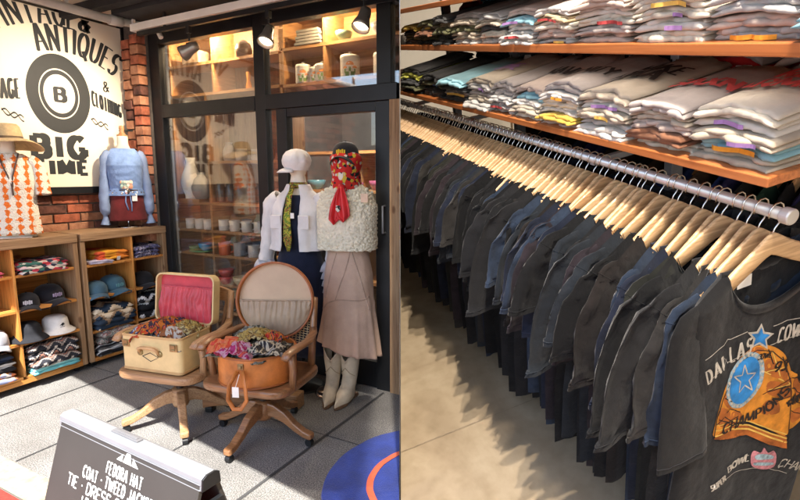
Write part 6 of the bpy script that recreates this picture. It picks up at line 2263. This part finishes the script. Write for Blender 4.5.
# ---------------------------------------------------------------- folded T-shirts on the shelves
FC = {'cream': (0.529, 0.481, 0.400), 'off white': (0.561, 0.529, 0.481), 'oatmeal': (0.390, 0.335, 0.265), 'pale grey': (0.400, 0.385, 0.368), 'warm grey': (.36, .32, .3), 'pinkish cream': (0.432, 0.348, 0.300), 'black': (.02, .02, .022), 'charcoal': (.05, .05, .052), 'olive drab': (.1, .1, .05), 'rust brown': (.2, .09, .05), 'red': (.45, .02, .02), 'orange': (.6, .15, .02), 'lime yellow': (.5, .5, .08), 'sky blue': (.2, .38, .45), 'navy': (.02, .03, .08), 'beige': (.45, .35, .22), 'mustard': (.5, .33, .06)}
FM = {k: mat('folded_' + k.replace(' ', '_'), c, .92, .12, 9, .6, 22, .008, sheen=.1, spec=.2, fine=.4) for k, c in FC.items()}
PRC = {'black': PBLACK, 'red': mat('print_faded_red', (.45, .06, .06), .85, .3, 40), 'yellow': MATS['print_yellow_light'], 'blue': mat('print_navy', (.04, .08, .22), .85, .3, 40), 'violet': mat('print_violet', (.35, .2, .45), .85), 'orange': mat('print_tangerine', (.7, .3, .03), .85, .2, 30)}
seedc = [100]


def stack(where, shelf, y0, y1, x0, z, cols, hh=.02, dep=.4, prints=None, lean=.0, rise=.0, slump=.012):
    cols = list(cols)
    if 'off white' in cols or 'cream' in cols:
        rv = random.Random(int(y0 * 1000))
        cols = [rv.choice(['warm grey', 'pale grey', 'oatmeal', 'pale grey', 'pinkish cream']) if rv.random() < .38 else c for c in cols]
        if rv.random() < .6 and len(cols) > 3:
            cols[rv.randrange(1, len(cols) - 1)] = rv.choice(['mustard', 'sky blue', 'charcoal', 'rust brown', 'beige', 'olive drab'])
        hh *= rv.uniform(.85, 1.12)
    """a pile of folded T-shirts between y0 and y1; the fold faces the aisle"""
    w_ = (y1 - y0) * 1.0
    yc = (y0 + y1) / 2
    n = len(cols)
    r = random.Random(seedc[0]); seedc[0] += 1
    zz = z
    for k, c in enumerate(cols):
        sd = r.uniform(0, 99)
        h2 = hh * r.uniform(.9, 1.35) * 1.16
        wob_ = r.uniform(-.028, .022)
        mb = MB()
        top = k == n - 1
        w2 = w_ * r.uniform(.96, 1.03)
        o0 = len(mb.v)
        slab(mb, w2, dep * r.uniform(.94, 1), h2 * .62, sd, .003, 0, 0, 26, wob_, .02)
        slab(mb, w2 * r.uniform(.95, 1), dep * .95, h2 * .55, sd + 1.3, .005, 0, h2 * .5, 26, wob_ + r.uniform(-.004, .012), .02)
        def shape(p):
            u = p[1] / (w_ / 2)
            q = max(0, (p[0] + dep / 2) / dep)                   # 0 at the fold, 1 at the back
            dz = slump * (k / max(1, n - 1) + .3) * (1 - u * u) - .35 * slump + rise * q ** 1.2 * (k + 1) / n
            dz += .004 * fbm(p[0] * 6 + yc * 3, p[1] * 7, yc) * (k + 1) / n
            return (p[0], p[1], p[2] + dz)
        mb.v = [shape(p) for p in mb.v]
        pos = (x0 + dep / 2, yc + r.uniform(-.008, .008), zz)
        lab = '%s T-shirt folded %s in %s' % (c, 'lowest' if k == 0 else 'topmost' if top else ORD[k + 1] + ' up', where)
        root = mb.build('folded_t_shirt', FM[c], None, smooth=True, M=TR(pos, r.uniform(-.04, .04)))
        tag(root, lab, 'folded T-shirt', 'folded T-shirts on the %s shelf' % shelf)
        if side(root.matrix_world.translation) < .5:
            clip(root, False)
            if len(root.data.vertices) == 0:
                bpy.data.objects.remove(root); zz += h2; continue
        if top and prints:
            g = MB()
            for (txt, pc, u0, v0, wd, ht, rot_) in prints:
                ht, wd = ht * 1.5, wd * 1.15
                L_ = Lettering(txt, ht, .2, .12, fit_cond(txt, wd / ht, .14), .14, 0)
                cr, sr = math.cos(rot_), math.sin(rot_)
                def f(u, v, d):
                    a = (u - wd / 2) * cr - v * sr
                    b_ = (u - wd / 2) * sr + v * cr
                    # letters read from the aisle: right is -y, away is +x
                    x_ = u0 + b_ - dep / 2 + .1
                    y_ = -(a) + v0
                    p = shape((x_, y_, h2 * 1.12 + .002 + .35 * h2 * .5 * fbm(y_ / (w2 / 2) * 1.8, (sd + 1.3) * 2.3, 1)))
                    return V((p[0], p[1], p[2] + .004 + d))
                L_.put(g, f, .001)
            g.build('print', PRC[prints[0][1]], root)
        if not top and r.random() < .35 and c not in ('black', 'charcoal'):
            g = MB()
            pc = r.choice(list(PRC))
            a0 = r.uniform(-.4, -.12) * w_
            ln = r.uniform(.2, .6) * w_
            g.loft([[V(shape((-dep / 2 + wob_ - .004 + .02 * fbm(((a0 + ln * j / 8) / (w_ / 2)) * 2.1, (sd) * 3.1, 5), a0 + ln * j / 8, h2 * .12 + h2 * .4 * m_))) for m_ in (0, .5, 1)] for j in range(9)], closed=False)
            g.build('edge_print', PRC[pc], root)
        zz += h2
    return zz


Lz, Uz, X0 = -.497, -.192, 1.165
cr = ['cream', 'off white', 'oatmeal', 'pale grey', 'pinkish cream']
def pale(r_, n):
    return [r_.choice(cr) for _ in range(n)]
rr = random.Random(77)
low = 'on the lower shelf'
stack('the near corner pile of the lower shelf', 'lower', .855, 1.09, X0, Lz, ['off white', 'cream', 'pale grey', 'off white', 'cream'], .0215, .44, [('ARMS', 'red', .05, .02, .19, .05, .12), ('ROCK', 'red', .13, -.02, .16, .06, -.1)], 0, .03, .014)
stack("the lower shelf\'s second pile", 'lower', 1.1, 1.325, X0, Lz, ['cream', 'off white', 'pale grey', 'oatmeal', 'warm grey'], .0205, .44, [('SAXN', 'red', .05, .0, .17, .05, .15)], 0, .03, .014)
stack("the lower shelf\'s third pile", 'lower', 1.335, 1.59, X0, Lz, ['off white', 'pale grey', 'cream', 'off white', 'warm grey'], .021, .44, [('KWA', 'black', .04, .02, .15, .06, .15), ('MIKE', 'black', .13, 0, .17, .05, -.05)], 0, .03, .014)
stack("the lower shelf\'s fourth pile", 'lower', 1.6, 1.83, X0, Lz, ['off white', 'cream', 'off white', 'cream', 'pale grey', 'warm grey'], .018, .42, [('UNITY', 'black', .05, .0, .17, .045, .1)], 0, .03, .014)
stack("the lower shelf\'s fifth pile", 'lower', 1.84, 2.055, X0, Lz, ['cream', 'oatmeal', 'off white', 'oatmeal', 'warm grey'], .018, .42, [('NAV', 'black', .06, 0, .13, .05, .1)], 0, .07, .014)
stack("the lower shelf\'s sixth pile", 'lower', 2.065, 2.245, X0, Lz, ['pale grey', 'warm grey', 'pale grey', 'warm grey', 'warm grey'], .018, .42, None, 0, .05)
stack("the lower shelf\'s seventh pile", 'lower', 2.255, 2.52, X0, Lz, ['pale grey', 'oatmeal', 'warm grey', 'pale grey', 'oatmeal'], .02, .42, [('LOVE', 'violet', .06, 0, .15, .05, .1)], 0, .05)
stack("the lower shelf\'s eighth pile", 'lower', 2.53, 2.86, X0, Lz, ['charcoal', 'warm grey', 'charcoal', 'sky blue'], .022, .42, None, 0, .04)
stack("the lower shelf\'s ninth pile", 'lower', 2.87, 3.2, X0, Lz, ['charcoal', 'black', 'olive drab', 'black'], .022, .42, None, 0, .04)
stack('the farthest pile of the lower shelf', 'lower', 3.21, 3.56, X0, Lz, ['black', 'olive drab', 'charcoal', 'lime yellow', 'charcoal'], .02, .42, None, 0, .04)
mid = 'on the middle shelf'
stack('the rightmost pile of the middle shelf', 'middle', .56, .83, X0, Uz, ['off white', 'pale grey', 'off white', 'pale grey', 'off white'], .024, .44, None, 0, .03)
stack("the middle shelf\'s second pile from the right", 'middle', .845, 1.07, X0, Uz, ['off white', 'pinkish cream', 'pale grey', 'off white', 'cream'], .023, .44, None, 0, .04)
stack("the middle shelf\'s third pile from the right", 'middle', 1.085, 1.325, X0, Uz, ['cream', 'off white', 'cream', 'cream', 'cream'], .02, .44, [('FADED', 'black', .06, 0, .16, .04, .1)], 0, .04, .016)
stack("the middle shelf\'s fourth pile from the right", 'middle', 1.34, 1.6, X0, Uz, ['pale grey', 'pinkish cream', 'cream', 'off white', 'off white'], .019, .44, [('AXLE', 'yellow', .05, 0, .16, .04, .1)], 0, .04)
stack("the middle shelf\'s fifth pile from the right", 'middle', 1.61, 1.83, X0, Uz, ['off white', 'oatmeal', 'cream', 'off white', 'pale grey'], .019, .44, [('NO', 'black', .06, 0, .1, .05, .1)], 0, .05)
stack("the middle shelf\'s sixth pile from the right", 'middle', 1.84, 2.075, X0, Uz, ['off white', 'pale grey', 'off white', 'off white', 'oatmeal'], .018, .42, [('SUN', 'yellow', .06, 0, .1, .05, .1)], 0, .05)
stack("the middle shelf\'s seventh pile from the right", 'middle', 2.085, 2.32, X0, Uz, ['oatmeal', 'cream', 'oatmeal', 'oatmeal', 'pinkish cream'], .019, .42, None, 0, .05)
stack("the middle shelf\'s eighth pile from the right", 'middle', 2.33, 2.6, X0, Uz, ['cream', 'oatmeal', 'olive drab', 'oatmeal', 'cream'], .02, .42, None, 0, .04)
stack('the nearest dark pile of the middle shelf', 'middle', 2.62, 2.83, X0, Uz, ['black', 'charcoal', 'olive drab', 'beige', 'charcoal'], .02, .42, None, 0, .03)
stack('the second dark pile of the middle shelf', 'middle', 2.85, 3.1, X0, Uz, ['black', 'olive drab', 'rust brown', 'oatmeal', 'olive drab'], .02, .42, None, 0, .03)
stack('the farthest dark pile of the middle shelf', 'middle', 3.12, 3.42, X0, Uz, ['charcoal', 'olive drab', 'black', 'mustard'], .02, .42, None, 0, .03)
# rear rows
X1 = 1.7
for y0, y1, cs, lab in ((.9, 1.2, ['warm grey', 'red', 'warm grey', 'pinkish cream'], 'behind the near corner'), (1.25, 1.55, ['red', 'warm grey', 'red', 'warm grey'], 'of red and grey'), (1.7, 2.0, ['black', 'olive drab', 'black', 'black', 'black'], 'behind the fourth pile'), (2.05, 2.4, ['black', 'charcoal', 'black', 'black', 'black'], 'of black and charcoal'), (2.5, 2.75, ['black', 'orange', 'black', 'charcoal', 'orange'], 'with an orange top'), (2.9, 3.3, ['black', 'charcoal', 'black', 'black'], 'at the far end')):
    stack('the lower rear pile %s' % lab, 'lower', y0, y1, X1 - .08, Lz, cs, .038, .42, None, 0, .03, .03)
for y0, y1, cs, lab in ((.6, .9, ['pale grey', 'oatmeal', 'cream'], 'at the right edge'), (1.0, 1.3, ['warm grey', 'red', 'red', 'red'], 'of red ones'), (1.35, 1.6, ['warm grey', 'pale grey', 'mustard', 'lime yellow'], 'with a lime top'), (1.7, 2.0, ['warm grey', 'orange', 'red', 'orange'], 'of orange ones'), (2.1, 2.4, ['warm grey', 'lime yellow', 'lime yellow'], 'of lime yellow ones'), (2.45, 2.68, ['oatmeal', 'pinkish cream', 'rust brown'], 'with a rust top'), (2.9, 3.2, ['sky blue', 'pale grey', 'sky blue', 'sky blue'], 'of sky blue ones'), (3.25, 3.6, ['olive drab', 'lime yellow', 'red'], 'of mixed colours farthest back')):
    stack('the middle rear pile %s' % lab, 'middle', y0, y1, X1 - .05, Uz, cs, .045, .4, None, 0, .03, .04)

# price cards standing on the rear piles
for x, y, z, lab in ((1.62, 1.32, -.36, 'white price card hanging over the red pile on the lower shelf'), (1.62, 2.2, -.33, 'white price card on the black rear pile of the lower shelf'), (1.6, 2.6, -.34, 'white price card by the orange topped pile on the lower shelf'), (1.62, 1.82, -.335, 'white price card on the black pile behind the fourth pile')):
    mb = MB(); mb.cbox((0, 0, 0), (.003, .06, .045), auto=False)
    single(mb, 'price_card', TAGW, lab, 'price card', TR((x, y, z), .3) @ Matrix.Rotation(.7, 4, 'Y'))

# ---------------------------------------------------------------- second rail in the shade under the lower shelf, and a coloured rack beyond
r2 = thing('clothes_rail', 'rear clothes rail in the shade under the lower shelf board', 'rail', (1.95, .9, -.64))
mb = MB(); mb.tube([(0, 0, 0), (0, 3.2, 0)], .0155, 12); o = mb.build('tube', CHROME, r2, smooth=True); clip(o, False)
r3 = thing('clothes_rail', 'far clothes rail of coloured shirts beyond the shelving', 'rail', (3.0, 1.2, .04))
mb = MB(); mb.tube([(0, 0, 0), (0, 4.2, 0)], .0155, 12); o = mb.build('tube', CHROME, r3, smooth=True); clip(o, False)
mb = MB()
for yy in (.02, 4.1):
    mb.tube([(0, yy, 0), (0, yy, -2.035)], .014, 10)
o = mb.build('upright', CHROME, r3, smooth=True); clip(o, False)
mb = MB(); mb.tube([(0, .05, 0), (0, .05, -1.355)], .012, 10); o = mb.build('upright', CHROME, r2, smooth=True)
DK = [('royal blue', (.02, .05, .22)), ('black', (.012, .012, .014)), ('dark navy', (.015, .02, .05)), ('bottle green', (.015, .05, .035)), ('indigo', (.03, .03, .12)), ('dark brown', (.05, .03, .02))]
DM = [mat('shade_' + n_.replace(' ', '_'), c, .92, .2, 7, .4, 15, .01) for n_, c in DK]
CO = [('cream', (.6, .54, .42)), ('mint green', (.35, .5, .4)), ('mustard', (.5, .33, .08)), ('sage green', (.3, .38, .28)), ('beige', (.5, .4, .28)), ('sky blue', (.2, .35, .42)), ('black', (.03, .03, .035))]
COM = [mat('rack_' + n_.replace(' ', '_'), c, .92, .15, 7, .4, 15, .01) for n_, c in CO]
for rail, x, zc_, y0, cnt, step, DKs, Ms, gl in ((r2, 1.95, -.70, .96, 34, .06, DK, DM, 'rear'), (r3, 3.0, -.02, 1.3, 62, .064, CO + [('black', (.03, .03, .035)), ('dark red', (.2, .02, .02)), ('charcoal', (.05, .05, .055))], COM + [COM[-1], mat('rack_dark_red', (.2, .02, .02), .92), mat('rack_charcoal', (.05, .05, .055), .92)], 'far')):
    for i in range(cnt):
        y = y0 + i * step + rnd.uniform(-.01, .01)
        yaw = rnd.uniform(-.15, .15)
        M_ = TR((x, y, zc_), yaw)
        if side((SHOP @ M_).translation) < .3:
            continue
        c = rnd.randrange(len(DKs)); k = rnd.randrange(len(SH))
        h = thing('clothes_hanger', 'pale wooden hanger %s from the near end of the %s rail' % (ordinal(i + 1), gl), 'hanger', M=M_, group='wooden hangers on the %s rail' % gl)
        put('hanger_body', HANG_ME, h); put('hook', HOOK_ME, h)
        t = thing('t_shirt', '%s T-shirt hanging %s from the near end of the %s rail' % (DKs[c][0], ordinal(i + 1), gl), 'T-shirt', M=M_, group='T-shirts on the %s rail' % gl)
        put('cloth', colour_mesh(SH_ME[k][0], Ms[c], ('b' + gl, k, c)), t)
        put('neck_rib', colour_mesh(SH_ME[k][1], Ms[c], ('r' + gl, k, c)), t)

# ---------------------------------------------------------------- ceiling spotlights of the shop
LENS = bpy.data.materials.new('ceiling_lamp_face'); LENS.use_nodes = True
b = LENS.node_tree.nodes['Principled BSDF']; b.inputs['Emission Color'].default_value = (1, .85, .65, 1); b.inputs['Emission Strength'].default_value = 6
for x, y, pw, soft, lab in ((.84, .75, 1.5, .03, 'over the near end of the rail'), (.72, .42, 1.5, .03, 'over the aisle beside the party wall'), (.5, -.3, .8, .12, 'over the viewer, added as soft fill'), (1.9, 3.2, .5, .05, 'over the far end of the shelving'), (2.7, 2.0, 1.3, .05, 'beyond the shelving'), (3.0, 4.2, 1.3, .05, 'over the far rack of coloured shirts')):  # the soft one over the viewer is an added fill lamp
    t = thing('ceiling_spotlight', 'white ceiling spotlight of the T-shirt shop %s' % lab, 'spotlight', (x, y, 2.9))
    mb = MB(); mb.tube([(0, 0, -.001), (0, 0, -.1)], .01, 8); mb.lathe([(0, -.1), (.045, -.1), (.05, -.13), (.055, -.2), (.05, -.2), (.045, -.18)], 20); mb.build('housing', WHITEMETAL, t, smooth=True)
    mb = MB(); mb.lathe([(0, -.185), (.046, -.185)], 20); mb.build('lens', LENS, t)
    ld = bpy.data.lights.new('shop_light', 'SPOT'); ld.energy = SHOPW * pw; ld.color = (1, .89, .75); ld.spot_size = RD(125); ld.spot_blend = .6; ld.shadow_soft_size = soft
    lo = bpy.data.objects.new('shop_light', ld); col.objects.link(lo); lo.matrix_world = SHOP @ Matrix.Translation((x, y, 2.9 - .215))

for k, (y0, y1) in enumerate(((.95, 2.1), (2.15, 3.3))):  # unseen strips, added to brighten the piles on the lower shelf
    t = thing('added_fill_strip', 'added thin warm fill strip under the middle shelf board, %s half' % ('near', 'far')[k], 'light strip', (1.24, (y0 + y1) / 2, -.229))
    mb = MB(); mb.box((-.012, -(y1 - y0) / 2, -.004), (.012, (y1 - y0) / 2, .0065), auto=False); mb.build('profile', WHITEMETAL, t)
    ld = bpy.data.lights.new('fill_strip_light', 'AREA'); ld.shape = 'RECTANGLE'; ld.size = .02; ld.size_y = y1 - y0; ld.energy = STRIPW; ld.color = (1, .86, .7)
    lo = bpy.data.objects.new('fill_strip_light', ld); col.objects.link(lo); lo.matrix_world = SHOP @ Matrix.Translation((1.24, (y0 + y1) / 2, -.235)) @ Matrix.Rotation(RD(25), 4, 'Y')
# ================================================================ camera, world, sun
w = bpy.data.worlds.new('World'); sc.world = w; w.use_nodes = True
nt = w.node_tree
bg = nt.nodes['Background']
sky = nt.nodes.new('ShaderNodeTexSky'); sky.sky_type = 'NISHITA'; sky.sun_disc = False
EL, AZ = RD(57), RD(151)          # the sun stands behind the viewer, over the street
sky.sun_elevation = EL; sky.sun_rotation = AZ
sky.air_density = 1.0; sky.dust_density = 1.2
nt.links.new(sky.outputs[0], bg.inputs['Color']); bg.inputs['Strength'].default_value = SKY
sd = bpy.data.lights.new('sun', 'SUN'); sd.energy = SUN; sd.angle = RD(.5); sd.color = (1, .95, .86)
so = bpy.data.objects.new('sun', sd); col.objects.link(so)
dirn = V((math.sin(AZ) * math.cos(EL), math.cos(AZ) * math.cos(EL), math.sin(EL)))
so.rotation_euler = dirn.to_track_quat('Z', 'Y').to_euler()
cd = bpy.data.cameras.new('camera'); cam = bpy.data.objects.new('camera', cd); col.objects.link(cam)
cd.sensor_fit = 'HORIZONTAL'; cd.sensor_width = 36; cd.lens = 36 * F / 800; cd.clip_start = .05; cd.clip_end = 500
cam.matrix_world = Matrix.Translation(EYE) @ Matrix((CX, -CY, -CZ)).transposed().to_4x4()
sc.camera = cam
vs = sc.view_settings; vs.view_transform = 'Standard'; vs.look = 'None'; vs.exposure = EXPO; vs.gamma = 1; vs.use_curve_mapping = False
sc.cycles.max_bounces = 8; sc.cycles.transparent_max_bounces = 12; sc.cycles.sample_clamp_indirect = 6
